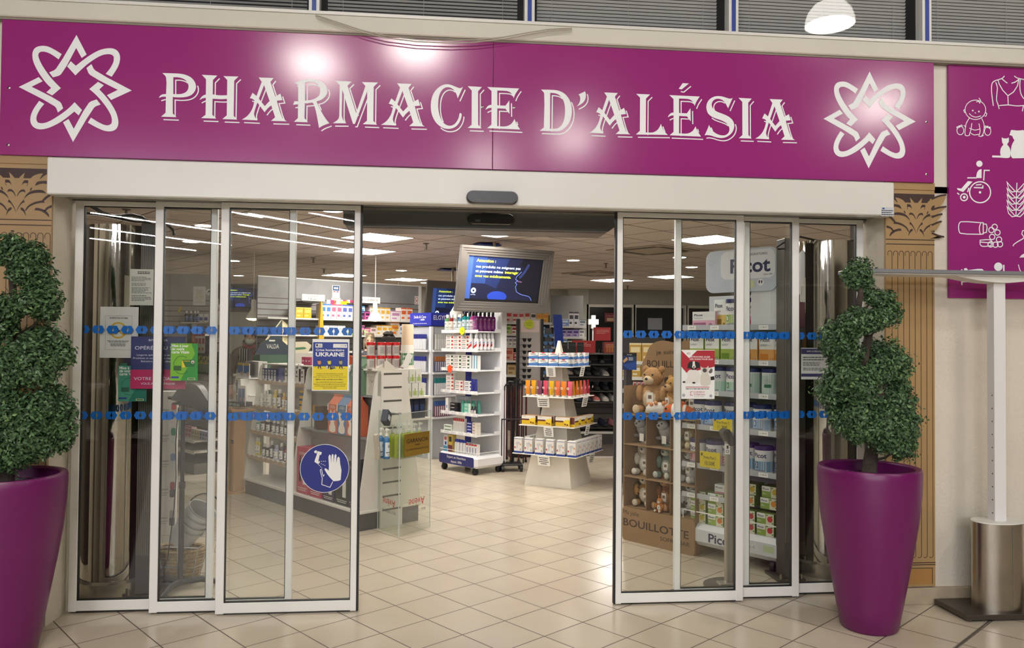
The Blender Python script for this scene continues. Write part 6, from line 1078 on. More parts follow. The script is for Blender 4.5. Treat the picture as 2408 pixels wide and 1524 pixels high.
# ================================================================ rear shelves in the middle
RB = Fr(at(1262, 800, 13.4).to_2d().to_3d(), 0.0)
rack('wall_shelf', 'rear shelf unit of colourful boxes behind the sunglasses', RB, -0.62, 0.27, [0.95, 1.2, 1.45, 1.66, 1.86], 0.3, C('2c2b2b', 0.6), z1=2.0)
fill(RB, -0.56, 0.02, 1.861, [('red striped', 0.13, 0.2, 'd8c0b8', 'c02a30'), ('white cherry', 0.1, 0.19, 'e8dcd4', 'c04050', 2), ('cream', 0.1, 0.2, 'e4d8c0', 'b83a30'), ('pale', 0.1, 0.18, 'dcd8d4', '3a3a3a'), ('yellow', 0.1, 0.17, 'e0b040', 'd88a3a', 2)], 'the rear unit\'s top shelf')
fill(RB, -0.56, 0.02, 1.661, [('lime', 0.12, 0.15, 'c8d48a', '6aa03a'), ('white', 0.1, 0.14, 'e6e4e0', 'b02a3a', 2), ('dark red', 0.14, 0.09, '8a1a24', 'd8a0a0'), ('light blue', 0.11, 0.13, '9ac0d8', '3a6aa0', 2)], 'the rear unit\'s second shelf')
fill(RB, -0.56, 0.02, 1.451, [('white soap', 0.07, 0.16, 'e8e6e4', '8a8a9a', 3), ('pastel', 0.14, 0.15, 'd8c8d4', '6a9ac0', 2), ('green', 0.11, 0.15, '6ab04a', 'e0f0d0')], 'the rear unit\'s third shelf')
fill(RB, -0.56, 0.02, 1.201, [('peach', 0.16, 0.22, 'd8a890', 'c05a4a'), ('red', 0.1, 0.14, 'b0303a', 'e0c0c0', 2), ('magenta', 0.14, 0.16, 'b03a7a', 'e0d0dc')], 'the rear unit\'s fourth shelf')
fill(RB, -0.5, 0.02, 0.951, [('straw', 0.14, 0.18, 'c0a878', '8a6a40'), ('beige', 0.14, 0.16, 'd0b8a8', 'a07a60', 3)], 'the rear unit\'s lowest shelf')
m = MB(); m.box(0.0, 0.16, 0.02, 0.06, -1.2, 0.01, C('1f3fa0', 0.4)); m.add([(0, 0, 0), (0.16, 0.06, 0), (0.1, 0.08, 0.8), (-0.06, 0, 0.8), (0, 0.02, 0), (0.16, 0.08, 0), (0.1, 0.1, 0.8), (-0.06, 0.02, 0.8)], [(0, 1, 2, 3), (7, 6, 5, 4), (4, 5, 1, 0), (5, 6, 2, 1), (6, 7, 3, 2), (7, 4, 0, 3)], C('1f3fa0', 0.4)); o = m.obj('side_panel_sign', loc=RB.w(0.33, -0.1, 1.2), rz=0); tag(o, 'leaning blue end panel beside the rear shelf unit', 'panel')
RC = Fr(at(1300, 800, 14.2).to_2d().to_3d(), 0.0)
rack('wall_shelf', 'right rear shelf unit of white and blue boxes by the pale wall', RC, 0.0, 0.62, [0.98, 1.24, 1.43, 1.62, 1.82], 0.3, C('6a6864', 0.6), z1=2.4)
fill(RC, 0.03, 0.02, 1.821, [('blue and white', 0.13, 0.13, '7a9ad0', 'dce4f0', 2), ('tall white', 0.09, 0.26, 'e8e8ea', '4a4a52', 2), ('small grey', 0.13, 0.12, 'd0d2d4', '6a7a8a')], 'the right rear unit\'s top shelf')
fill(RC, 0.03, 0.02, 1.621, [('violet', 0.11, 0.14, 'b8a8d0', '4a3a80', 4), ('white', 0.1, 0.15, 'e6e6e4', '8a8a90')], 'the right rear unit\'s second shelf')
fill(RC, 0.03, 0.02, 1.431, [('blue', 0.12, 0.15, '5a8ac0', 'dce8f0', 2), ('white pump', 0.07, 0.13, 'e8e8e6', '3a3a3a', 3)], 'the right rear unit\'s third shelf')
# ================================================================ cardboard plush display on the right
CF = Fr((1.489, 6.022, 0), RZA); KR = C('917352', 0.75, noise_amt=0.08, nscale=4); KD = C('7f5f40', 0.8); TXT = C('3a2a22', 0.6)
t = thing('cardboard_display', 'brown cardboard display of plush hot water bottles behind the right doors', 'display stand', CF.o, CF.rz); DW_, DD = 0.66, 0.36
m = MB(); m.rrect(0, DW_, 0, 0.26, 0.03, 0.0, KR, 0.012); m.text('Ma jolie', 0.012, 0.205, 0.032, -0.001, TXT, wd=0.15, rot=-0.02); m.text('BOUILLOTTE', 0.012, 0.115, 0.058, -0.001, TXT, wd=0.6, bold=0.01); m.text('SOFRAMAR', 0.36, 0.06, 0.03, -0.001, TXT, wd=0.26); m.box(0, DW_, 0.012, DD, 0, 0.012, KR); m.obj('base_panel', t)
for x in (0, 0.215, 0.435, DW_-0.006):
    m = MB(); zt = 1.2 if x in (0,) else 0.98; m.box(x, x+0.006, 0.012, DD, 0.0, zt, KR if x == 0 else KD); m.obj('divider', t)
for z in (0.26, 0.5, 0.75, 0.98): m = MB(); m.box(0.006, DW_-0.006, 0.004, DD, z-0.008, z, KR); m.obj('shelf', t)
m = MB(); m.box(0, DW_, DD, DD+0.008, 0, 1.0, KD); m.obj('back_panel', t)
m = MB(); cl = [CF.px(u, v, DD-.012) for u, v in ((1544,1000),(1536,935),(1528,905),(1513,890),(1508,862),(1518,838),(1530,812),(1555,801),(1590,806),(1620,800),(1645,815),(1660,850),(1655,900),(1640,1000))]; cx, cz = CF.px(1522, 862, DD-.012)
m.prism(smooth_poly(cl, 70), DD-0.012, DD-0.004, KR); m.text('je suis une', cx+.09, cz+.1, 0.036, DD-0.014, TXT, wd=0.3, rot=0.06); m.text('BOUILLOTTE', cx, cz, 0.055, DD-0.014, TXT, wd=0.46); m.rrect(cx+.17, cx+.45, cz-.13, cz-.08, 0.02, DD-0.014, TXT); m.disc(cx+.22, cz-.105, 0.015, DD-0.015, 'c9a060', 12); m.disc(cx+.27, cz-.105, 0.015, DD-0.015, 'c9a060', 12); m.obj('header_cloud', t)
def plush(label, c, face, ear='round', s=0.2, mark=None, mc=None, seat=True, tail=None):
    t = thing('plush_toy', label, 'plush toy', group='plush hot water bottles'); m = MB(); B = C(c, 0.95, noise_amt=0.2, nscale=60, bump=0.8, bscale=220); F_ = C(face, 0.95, noise_amt=0.12, nscale=60, bump=0.8, bscale=220); K = C('181412', 0.3)
    m.ball((0, 0, s*.36), (s*.27, s*.23, s*.34), B, 14, 10, 0.15); m.ball((0, -s*.12, s*.33), (s*.19, s*.14, s*.25), F_, 12, 8)
    m.ball((0, -s*.04, s*.82), (s*.24, s*.22, s*.22), B, 14, 10, 0.1); m.ball((0, -s*.22, s*.76), (s*.13, s*.11, s*.1), F_, 12, 8); m.ball((0, -s*.325, s*.79), (s*.04, s*.025, s*.03), K, 8, 6)
    for q in (-1, 1):
        m.ball((q*s*.1, -s*.225, s*.88), s*.025, K, 8, 6)
        if ear == 'round': m.ball((q*s*.2, 0, s*1.0), (s*.08, s*.05, s*.08), B, 10, 7)
        elif ear == 'long': m.ball((q*s*.24, -s*.03, s*.74), (s*.07, s*.06, s*.2), C(mc or c, 0.95), 10, 7)
        elif ear == 'tall': m.ball((q*s*.12, 0, s*1.1), (s*.05, s*.035, s*.15), B, 10, 7)
        elif ear == 'eyes': m.ball((q*s*.13, -s*.08, s*1.02), s*.085, B, 10, 7); m.ball((q*s*.13, -s*.15, s*1.03), s*.05, C('e8e8e0', 0.5), 8, 6); m.ball((q*s*.13, -s*.195, s*1.03), s*.025, K, 8, 6)
        m.ball((q*s*.3, -s*.08, s*.45), (s*.09, s*.1, s*.19), B, 10, 7); m.ball((q*s*.2, -s*.28, s*.1), (s*.11, s*.16, s*.1), B, 10, 7); m.ball((q*s*.2, -s*.42, s*.12), (s*.09, s*.05, s*.1), F_, 10, 7)
    if mark == 'spots':
        rr = random.Random(hash(label) % 999)
        for k in range(16):
            a = rr.uniform(-1.3, 1.3); e = rr.uniform(-.7, .9); hd = k % 2; r0 = (s*.245, s*.225, s*.225) if hd else (s*.275, s*.235, s*.345); cz = s*.82 if hd else s*.36
            m.ball((r0[0]*math.sin(a)*math.cos(e), -r0[1]*math.cos(a)*math.cos(e)-(s*.04 if hd else 0), cz+r0[2]*math.sin(e)), s*rr.uniform(.035, .06), C(mc, 0.95), 7, 5)
    if mark == 'stripes':
        for z in (.5, .62, .2, .32): m.tube([(s*.285*math.sin(a), -s*.245*math.cos(a), s*z+s*.03*abs(a)) for a in (-1.4, -1, -.6)], s*.02, C(mc, 0.95), 6); m.tube([(s*.285*math.sin(a), -s*.245*math.cos(a), s*z+s*.03*abs(a)) for a in (1.4, 1, .6)], s*.02, C(mc, 0.95), 6)
        for x in (-.1, 0, .1): m.tube([(s*x, -s*.16, s*1.0), (s*x*1.2, -s*.02, s*1.045)], s*.018, C(mc, 0.95), 6)
    m.obj('body', t); m = MB(); m.box(s*.04, s*.19, -s*.36, -s*.35, s*.28, s*.5, C('d8d4ca', 0.6)); m.rect(s*.07, s*.16, s*.36, s*.44, -s*.3605, '6a5a50'); m.obj('paper_tag', t); return t
for lb, c, f, e, s, mk, mc, x, z, r in (('big tan lion bear plush sitting on top of the cardboard display', 'b58a5c', 'd8c2a0', 'round', .27, None, None, .17, .982, .1), ('golden bear plush beside the tan one on the cardboard display', 'b98a48', 'cfa878', 'round', .22, None, None, .37, .982, -.3), ('brown leopard plush at the top right of the cardboard display', '6a5238', 'a88a60', 'round', .22, 'spots', '2a1e14', .54, .982, .1),
    ('giraffe plush in the right compartment under the band', 'a98a58', 'd8c8a0', 'tall', .2, 'spots', '6a4a28', .53, .752, -.2), ('white dog plush with brown ears in the middle left compartment', 'cfc6b4', 'e0dacc', 'long', .2, None, 'b8a88c', .11, .502, .1), ('grey-green frog plush with a crown in the middle compartment', '7f9488', 'c9ccbc', 'eyes', .2, None, None, .32, .502, 0), ('dalmatian plush in the middle right compartment', 'd8d6d0', 'e0deda', 'long', .2, 'spots', '1c1a1a', .54, .502, -.2),
    ('tiger plush in the lower left compartment', 'b98a4a', 'd8ccb4', 'round', .2, 'stripes', '3a2a1a', .11, .262, .2), ('brown kangaroo plush in the lower middle compartment', '9a6438', 'b98a60', 'tall', .21, None, None, .32, .262, -.1), ('black and white panda dog plush in the lower right compartment', 'd6d4d0', 'dedcd8', 'long', .2, 'spots', '161414', .54, .262, .1)):
    o = plush(lb, c, f, e, s*1.3, mk, mc); place(o, CF, x, 0.17, z, r)
o = plush('small fox joey plush held in front of the brown kangaroo', 'c07a40', 'e0d4c0', 'tall', .1); place(o, CF, .33, 0.04, .262)
def seal(lb, c, x, z):
    t = thing('plush_toy', lb, 'plush toy', group='plush hot water bottles'); m = MB(); B = C(c, 0.95, bump=0.8, bscale=220, noise_amt=0.15, nscale=50); m.tube([(0, .12, .03), (0, .05, .05), (0, -.02, .08), (0, -.06, .13), (0, -.08, .165)], [.02, .05, .062, .05, .03], B, 14); m.ball((0, -.09, .16), (.045, .05, .042), B, 12, 8)
    for q in (-1, 1): m.ball((q*.07, -.02, .05), (.045, .03, .016), B, 10, 6); m.ball((q*.02, -.13, .175), .007, '181412', 8, 6); m.ball((q*.03, .15, .025), (.03, .04, .01), B, 8, 6)
    m.ball((0, -.14, .16), .009, '181412', 8, 6); m.obj('body', t); m = MB(); m.box(.0, .04, -.1, -.098, .02, .08, C('e6e2d8', 0.6)); m.obj('paper_tag', t); place(t, CF, x, 0.17, z)
seal('grey seal plush in the left compartment under the band', '9a9a98', .11, .752); seal('pale grey seal plush in the centre compartment under the band', 'b0b0ae', .32, .752)
t = thing('plush_toy', 'orange and white clownfish plush lying on the top shelf edge', 'plush toy', group='plush hot water bottles'); m = MB(); OR = C('c9602a', 0.9, bump=0.6, bscale=200); m.tube([(-.12, 0, .05), (-.1, 0, .05), (-.06, 0, .05), (-.055, 0, .05)], [.02, .04, .05, .051], OR, 14); m.tube([(-.055, 0, .05), (-.03, 0, .05)], [.052, .054], C('e6e0d8', 0.9), 14); m.tube([(-.03, 0, .05), (.03, 0, .05)], [.054, .05], OR, 14); m.tube([(.03, 0, .05), (.05, 0, .05)], [.05, .045], C('e6e0d8', 0.9), 14); m.tube([(.05, 0, .05), (.11, 0, .05)], [.045, .02], OR, 14); m.ball((.13, 0, .05), (.03, .012, .04), OR, 10, 7)
for q in (-1, 1): m.ball((0, q*.055, .04), (.03, .02, .015), OR, 8, 6); m.ball((-.1, q*.035-.003, .065), .009, '181412', 8, 6)
m.ball((0, 0, .105), (.045, .01, .018), OR, 8, 6); m.obj('body', t); place(t, CF, .5, .05, .985, .3)
t = thing('plush_toy', 'white and orange spotted plush beside the clownfish', 'plush toy', group='plush hot water bottles'); m = MB(); m.ball((0, 0, .05), (.1, .07, .05), C('dcd6cc', 0.95, bump=0.8, bscale=200), 14, 9, 0.3)
for k in range(9): a = k*2.4; m.ball((.07*math.cos(a), .045*math.sin(a)-.01, .075+.012*(k % 3)), .016, C('c98a5a' if k % 3 else 'e6e2da', 0.95), 7, 5)
m.obj('body', t); place(t, CF, .3, .05, .985, .2)
m = MB(); m.box(0, 0.42, 0, 0.3, 0, 1.0, KR); m.text('Ma jolie', 0.03, 0.3, 0.03, -0.001, TXT, wd=0.12); m.text('SOFRAMAR', 0.03, 0.22, 0.035, -0.001, TXT, wd=0.22); m.disc(0.2, 0.75, 0.09, -0.001, C('8a6440', 0.7), 18); one(CF, 0.7, 0.4, 0, m.obj('cardboard_carton'), 'tall plain cardboard box standing behind the baby milk display', 'box')
# ================================================================ baby milk display on castors
PC = Fr((1.848, 5.605, 0), RZA); X = lambda u, v=1000: PC.px(u, v)[0]; NV = C('262a55', 0.4)
t = thing('baby_milk_display', 'white castor display full of baby milk tins behind the right doors', 'display stand', PC.o, PC.rz); PWH = C('d4d6d8', 0.4)
m = MB(); m.box(-0.03, 0.78, -0.02, 0.4, 0.08, 0.235, PWH, 0.035); m.text('Picot', 0.22, 0.125, 0.062, -0.0212, NV, wd=0.2, bold=0.02); m.text('La nutrition infantile', 0.44, 0.15, 0.016, -0.0212, C('7fa05a', 0.5), wd=0.14); m.text('confiance', 0.44, 0.118, 0.016, -0.0212, C('7a7f8a', 0.5), wd=0.1); a = (0.58, 0.16); m.ring(a[0], a[1], 0.018, 0.022, -0.0212, 'e8e8ea'); m.rrect(0.64, 0.72, 0.14, 0.185, 0.008, -0.0212, 'c3cfa0'); m.obj('base', t)
m = MB(); m.box(-0.02, 0.77, 0.36, 0.385, 0.2, 1.9, C('aeb2b6', 0.5)); m.box(0.765, 0.785, 0.05, 0.385, 0.2, 1.75, C('b9bcc0', 0.45)); m.obj('back_panel', t)
for x in (0.05, 0.7):
    for y in (0.03, 0.34): c = MB(); c.push(Matrix.Translation((x, y, 0.045))@Matrix.Rotation(PI/2, 4, 'Y')); c.lathe([(0.02, -0.02), (0.045, -0.014), (0.045, 0.014), (0.02, 0.02)], C('1a1a1d', 0.5), 18); c.pop(); c.box(x-0.024, x+0.024, y-0.02, y+0.02, 0.06, 0.085, C('2a2a2e', 0.5), 0.004); c.obj('castor', t)
m = MB()
for x0, x1 in ((0.0, 0.36), (0.42, 0.76)): m.tube([(x0, 0.3, 0.32), (x0, -0.01, 0.32), (x1, -0.01, 0.32), (x1, 0.3, 0.32)], 0.004, W, 6); m.tube([(x0, -0.01, 0.235), (x0, -0.01, 0.32)], 0.003, W, 6); m.tube([(x1, -0.01, 0.235), (x1, -0.01, 0.32)], 0.003, W, 6)
m.obj('guard_rail', t)
for z in (0.435, 0.655, 0.935, 1.185, 1.41, 1.655):
    x1 = 0.34 if z < 0.5 else 0.765; m = MB(); m.box(-0.015, x1, 0.0, 0.36, z-0.014, z, PWH, 0.003); m.box(-0.015, x1, -0.005, 0.0, z-0.02, z+0.018, C('c9cdd2', 0.3, alpha=0.75))
    for k in range(4 if z > 0.5 else 2): m.rect(0.03+k*0.19, 0.1+k*0.19, z-0.018, z+0.012, -0.0058, 'f0efea'); m.text(('9,90 €', '4,70 €', '17,50 €', '11,90 €')[k], 0.065+k*0.19, z-0.008, 0.012, -0.0064, INK, 'c')
    m.obj('shelf', t)
sx0, sz0 = PC.px(1660, 690); sx1, sz1 = PC.px(1828, 578); sw, sh = sx1-sx0, sz1-sz0
m = MB(); m.rrect(sx0, sx1, sz0, sz1, 0.06, 0.0, C('c3cad6', 0.45), 0.012, 7); m.rrect(sx0+sw*.22, sx1-0.015, sz0+sh*.3, sz1-0.012, 0.05, -0.001, C('e2e3e6', 0.45), n=7); m.text('Picot', sx0+sw*.36, sz0+sh*.45, sh*.33, -0.0016, NV, wd=sw*.55, bold=0.025); m.text('LABORATOIRES', sx0+sw*.6, sz0+sh*.83, sh*.055, -0.0016, NV, wd=sw*.27); m.text('Depuis 1896', sx0+sw*.82, sz0+sh*.36, sh*.04, -0.0016, NV, wd=sw*.12)
m.rrect(sx0+sw*.46, sx0+sw*.7, sz0+sh*.08, sz0+sh*.26, 0.015, -0.0016, C('c9d2a8', 0.5)); m.disc(sx0+sw*.78, sz0+sh*.2, sh*.075, -0.0016, 'f0f0f0', 18); m.flat(smooth_poly([(sx0+sw*.765, sz0+sh*.16), (sx0+sw*.775, sz0+sh*.24), (sx0+sw*.76, sz0+sh*.25), (sx0+sw*.752, sz0+sh*.2)], 100), -0.002, '3a2a3a'); m.flat(smooth_poly([(sx0+sw*.79, sz0+sh*.16), (sx0+sw*.806, sz0+sh*.21), (sx0+sw*.798, sz0+sh*.25), (sx0+sw*.786, sz0+sh*.23)], 100), -0.002, '3a2a3a'); m.ring(sx0+sw*.08, sz0+sh*.72, sh*.05, sh*.06, -0.0012, 'aab2c0')
for k in range(8): m.line([(sx0+sw*.08+sh*.08*math.cos(k*PI/4), sz0+sh*.72+sh*.08*math.sin(k*PI/4)), (sx0+sw*.08+sh*.12*math.cos(k*PI/4), sz0+sh*.72+sh*.12*math.sin(k*PI/4))], 0.003, -0.0012, 'aab2c0')
m.box(sx1-0.2, sx1-0.05, 0.012, 0.03, 1.66, sz0+0.05, PWH); m.box(sx0+sw*.75, sx1+0.03, 0.013, 0.03, sz0-0.25, sz0+0.1, PWH); m.obj('header_sign', t)
def wrap(m, tx, r, z, h, mat, wd, off=0.0, bold=0.0):
    k = MB(); k.text(tx, 0, z, h, 0, mat, 'c', bold, wd); m.add([(r*math.sin(p[0]/r+off), -r*math.cos(p[0]/r+off), p[2]) for p in k.v], k.f, mat)
def tin(lid, low, num, nc, back=False, r=0.062, h=0.185):
    def f():
        t = thing('milk_tin', '', 'tin'); m = MB(); m.lathe([(r*.97, 0), (r, .006), (r, h*.86)], C('e0e0e0', 0.3), 28); patch(m, r*1.006, .012, h*(.45 if not back else .8), -2.6, 2.6, C(low, 0.4), 18)
        if back:
            for k in range(6): patch(m, r*1.012, h*(.45+k*.05), h*(.47+k*.05), -.9, .2, C('9aaca4', 0.5), 5)
            patch(m, r*1.012, h*.3, h*.42, -.3, .5, C('2f6a4a', 0.5), 6)
        else:
            wrap(m, 'Picot', r*1.012, h*.58, h*.17, C('24285e', 0.4), r*1.5, 0, .02); wrap(m, num, r*1.02, h*.24, h*.15, C('f0f0f0', 0.4), r*.2, -.4, .03); patch(m, r*1.014, h*.2, h*.42, -.62, -.2, C(nc, 0.4), 6); patch(m, r*1.014, h*.08, h*.13, -.6, .5, C('8a90a0', 0.5), 6)
        m.obj('body', t); m = MB(); m.lathe([(r*1.02, h*.85), (r*1.03, h*.985), (r*.98, h), (r*.9, h), (r*.88, h*.98), (0, h*.98)], C(lid, 0.35), 28); m.obj('lid', t); return t
    return f
TG = 'milk tins on the baby milk display'
row(PC, [0.07, 0.22, 0.33], [0.08, 0.06, 0.1], 0.656, tin('20265e', 'd8a8b8', '2', 'b02040'), 'pink-labelled milk tin, {} on the display\'s lower tin shelf', TG)
row(PC, [0.14, 0.27], 0.21, 0.656, tin('20265e', '8aa0c8', '2', '3a50a0'), 'milk tin at the back, {} behind the pink-labelled tins', TG)
row(PC, [0.46, 0.6, 0.71], [0.13, 0.07, 0.13], 0.656, tin('3a2a66', '7fa8c0', '3', '2a5a7a'), 'violet-lidded milk tin, {} on the display\'s lower right shelf', TG)
row(PC, [0.08, 0.2, 0.33], [0.1, 0.07, 0.12], 0.936, tin('20265e', '8fb0d8', '1', '3a6ab0'), 'pale blue milk tin, {} on the shelf behind the sticker band', TG)
row(PC, [0.43, 0.58, 0.71], [0.15, 0.08, 0.13], 0.936, tin('20265e', '9ab8da', '1', '3a6ab0'), 'pale blue milk tin, {} on the right behind the sticker band', TG)
row(PC, [0.1, 0.24, 0.37], 0.08, 1.186, tin('20265e', 'a8ccb8', 'AR', '2f7a4a'), 'mint-labelled milk tin, {} beside the pet poster', TG)
row(PC, [0.5, 0.645], 0.08, 1.186, tin('20265e', 'b8ccc2', '', '2f6a4a', True), 'milk tin turned backwards, {} of two on the right', TG)
def mbox(w_, h, c, c2, tx, num, name='milk_carton'):
    def f():
        m = carton(w_, 0.075, h, 'e4e4e0', [(0, 1, 0, 0.45, c), (0.05, 0.6, 0.1, 0.3, c2)], side=[(0, 1, c)]); m.text('Picot', -w_*.42, h*.72, h*.14, -0.0014, NV, wd=w_*.6, bold=.02); m.text(tx, -w_*.42, h*.56, h*.07, -0.0012, C('55555a', 0.5), wd=w_*.45); m.disc(w_*.3, h*.12, w_*.09, -0.0014, c2, 14); m.text(num, w_*.3, h*.09, h*.07, -0.0018, W, 'c'); o = m.obj(name); o['category'] = 'box'; return o
    return f
row(PC, [0.07, 0.2, 0.33], 0.05, 1.411, mbox(0.115, 0.2, '9ab04a', '6a8a2a', 'EXPERT', '2'), 'green milk carton, {} on the shelf above the pet poster', 'milk cartons on the display')
row(PC, [0.5, 0.63, 0.74], 0.05, 1.411, mbox(0.115, 0.2, 'd8a05a', 'c87a2a', 'EXPERT', '2'), 'orange milk carton, {} on the display\'s upper right shelf', 'milk cartons on the display')
row(PC, [0.54, 0.66, 0.75], [0.06, 0.04, 0.09], 1.656, mbox(0.11, 0.17, 'd88aa8', 'c04a78', 'Magic Mix', ''), 'pink thickener carton, {} on the display\'s top shelf', 'pink cartons on the display')
o = mbox(0.19, 0.115, 'd8a8b8', '9a5a78', 'Pep\'licious', '')(); one(PC, 0.13, 0.05, 1.656, o, 'wide pink biscuit carton at the left of the top shelf', 'box'); o = mbox(0.1, 0.2, 'd8b868', '8a6a2a', '1er biscuits', '')(); one(PC, 0.25, 0.08, 1.656, o, 'tall vanilla biscuit carton on the display\'s top shelf', 'box')
place(tin('20265e', 'a8b868', '1', '5a8a2a', r=.055, h=.2)(), PC, 0.36, 0.08, 1.656); o = list(bpy.data.objects)[-1]; 
for q in SC.objects:
    if q.name.startswith('milk_tin') and not q.get('label'): tag(q, 'green bio milk tin with navy lid on the top shelf', 'tin', TG)
place(tin('20265e', 'b8b8a0', '2', '5a5a8a', r=.055, h=.21)(), PC, 0.45, 0.2, 1.656)
for q in SC.objects:
    if q.name.startswith('milk_tin') and not q.get('label'): tag(q, 'navy-lidded milk tin behind the pink thickener cartons', 'tin', TG)
def puree(c2):
    def f(): 
        m = carton(0.125, 0.12, 0.075, '8aa84a', [(0, 0.5, 0.55, 1, 'eeeee8'), (0.55, 1, 0, 1, 'dcd8c0')], side=[(0, 1, '5f7a34')], top='6f8a3c'); m.text('Picot', -0.055, 0.05, 0.014, -0.0012, NV, wd=0.045, bold=.02); m.text('Bio', -0.055, 0.018, 0.014, -0.0012, C('e8e8d8', 0.5)); m.disc(0.035, 0.04, 0.02, -0.0014, c2, 14)
        for a, b in ((0.015, 0.065), (0.055, 0.015), (0.05, 0.06)): m.flat(smooth_poly([(a-.01, b), (a, b+.006), (a+.008, b), (a, b-.005)], 100), -0.0018, '5f8a34')
        o = m.obj('puree_box'); o['category'] = 'box'; return o
    return f
for x, c, nm in ((0.1, 'c8b83a', 'far left'), (0.245, 'd07a3a', 'middle left')): row(PC, [x]*3, 0.03, [0.236+k*0.076 for k in range(3)], puree(c), 'green puree box, {} of the %s stack on the display base' % nm, 'green puree boxes', a='lower', b='upper')
for x, c, nm, n in ((0.49, 'b8383a', 'centre right', 2), (0.63, 'c03a3a', 'far right', 2)): row(PC, [x]*n, 0.03, [0.236+k*0.076 for k in range(n)], puree(c), 'red-fruit puree box, {} of the %s stack on the base' % nm, 'green puree boxes', a='lower', b='upper')
row(PC, [0.47, 0.64], 0.06, 0.412, puree('d8903a'), 'apricot puree box, {} of the third layer on the right', 'green puree boxes'); row(PC, [0.47, 0.64], 0.08, 0.488, puree('c8a83a'), 'lemon puree box, {} of the fourth layer on the right', 'green puree boxes')
o = mbox(0.1, 0.09, 'c88aa0', 'a03a60', 'lait', '')(); one(PC, 0.27, 0.06, 0.436, o, 'small white and pink carton on the short lower tray', 'box')
def promo(l1, l2, u0, v0, u1, v1, label):
    x0, z0 = PC.px(u0, v1, -0.03); x1, z1 = PC.px(u1, v0, -0.03); m = MB(); m.box(0, x1-x0, 0, 0.002, 0, z1-z0, C('e0cc1e', 0.5)); m.text(l1, (x1-x0)/2, (z1-z0)*.55, (z1-z0)*.2, -0.001, INK, 'c', wd=(x1-x0)*.62); m.text(l2, (x1-x0)/2, (z1-z0)*.16, (z1-z0)*.25, -0.001, INK, 'c', wd=(x1-x0)*.5); m.rect((x1-x0)*.05, (x1-x0)*.14, (z1-z0)*.72, (z1-z0)*.9, -0.001, '55551a'); one(PC, x0, -0.03, z0, m.obj('promo_card'), label, 'price card')
promo('Prix Picot 1', '11,90€', 1677, 985, 1722, 1011, 'yellow price card clipped under the pale blue tins'); promo('Promo Picot 2', '10,50€', 1646, 1066, 1693, 1097, 'yellow promotion card in front of the pink-labelled tins')
# ================================================================ gel dispenser post before the display
p = at(1716, 1370, 4.82); t = thing('gel_dispenser_post', 'silver hand gel post on a round foot before the baby milk display', 'dispenser', (p.x, 4.82, 0)); SV = C('b5afa4', 0.35, 0.85)
m = MB(); m.lathe([(0.165, 0), (0.165, 0.008), (0.15, 0.014), (0, 0.016)], C('7c766e', 0.4, 0.8), 36); m.box(-0.08, 0.02, -0.05, 0.03, 0.014, 0.03, SV, 0.004); m.obj('foot', t)
m = MB(); m.box(-0.03, 0.04, -0.025, 0.025, 0.015, 0.93, SV, 0.006); m.box(0.008, 0.012, -0.0265, -0.02, 0.02, 0.92, C('8f897e', 0.4, 0.8)); m.obj('post', t)
m = MB(); m.push(Matrix.Translation((-0.02, 0, 0.95))@Matrix.Rotation(-0.5, 4, 'Y')); m.box(-0.025, 0.025, -0.05, 0.05, -0.06, 0.05, C('2a2a2c', 0.35), 0.012); m.pop(); m.obj('dispenser_head', t)
m = MB(); m.box(-0.045, -0.012, -0.03, -0.027, 0.84, 0.905, PAPER); m.rect(-0.035, -0.022, 0.875, 0.895, -0.031, INK); m.ring(-0.0285, 0.858, 0.007, 0.01, -0.031, INK, 12); m.obj('label', t)
# dark counter shelf with small boxes between the plush and the shoe wall
RS = Fr(at(1462, 900, 8.4).to_2d().to_3d(), -0.35)
rack('small_rack', 'black rack with yellow boxes behind the plush display', RS, -0.02, 0.45, [0.85, 1.02, 1.16, 1.33], 0.25, C('1f1e20', 0.6), z1=1.6, cat='rack')
fill(RS, 0.08, 0.02, 1.331, [('yellow candy', 0.13, 0.2, 'b8923a', 'e0d0a0', 2)], 'the black rack\'s top'); fill(RS, 0.0, 0.02, 1.161, [('amber', 0.1, 0.13, 'c09a3a', 'e8e0c8', 3)], 'the black rack\'s second shelf'); fill(RS, 0.12, 0.02, 1.021, [('white and red', 0.04, 0.09, 'e4e2de', 'a83a40', 5)], 'the black rack\'s third shelf'); fill(RS, 0.1, 0.02, 0.851, [('green and red', 0.06, 0.09, 'd8d4cc', '4a7a5a', 4)], 'the black rack\'s lowest shelf')
x0 = at(1463, 870, 7.6); x1 = at(1497, 830, 7.6); m = MB(); w_, h = x1.x-x0.x, x1.z-x0.z; m.box(0, w_, 0, 0.01, 0, h, C('22386e', 0.45)); m.rect(0, w_, h*.82, h, -0.001, '15151a'); m.text('Sanogyl', w_/2, h*.87, h*.07, -0.0014, W, 'c'); m.flat([(0, h*.3), (w_*.5, 0), (w_, 0), (w_, h*.5)], -0.001, '2a50a0'); m.lines(w_*.45, w_*.9, h*.55, h*.75, 3, -0.0014, W, 'l', 3); m.flat([(w_*.05, h*.55), (w_*.3, h*.75), (w_*.4, h*.6), (w_*.1, h*.4)], -0.0014, 'c9a070'); m.box(w_*.3, w_*.7, 0.01, 0.12, -x0.z, 0.0, C('2a2a2e', 0.6)); tag(m.obj('counter_card', loc=x0), 'dark blue pointed advertising card left of the plush display', 'sign')
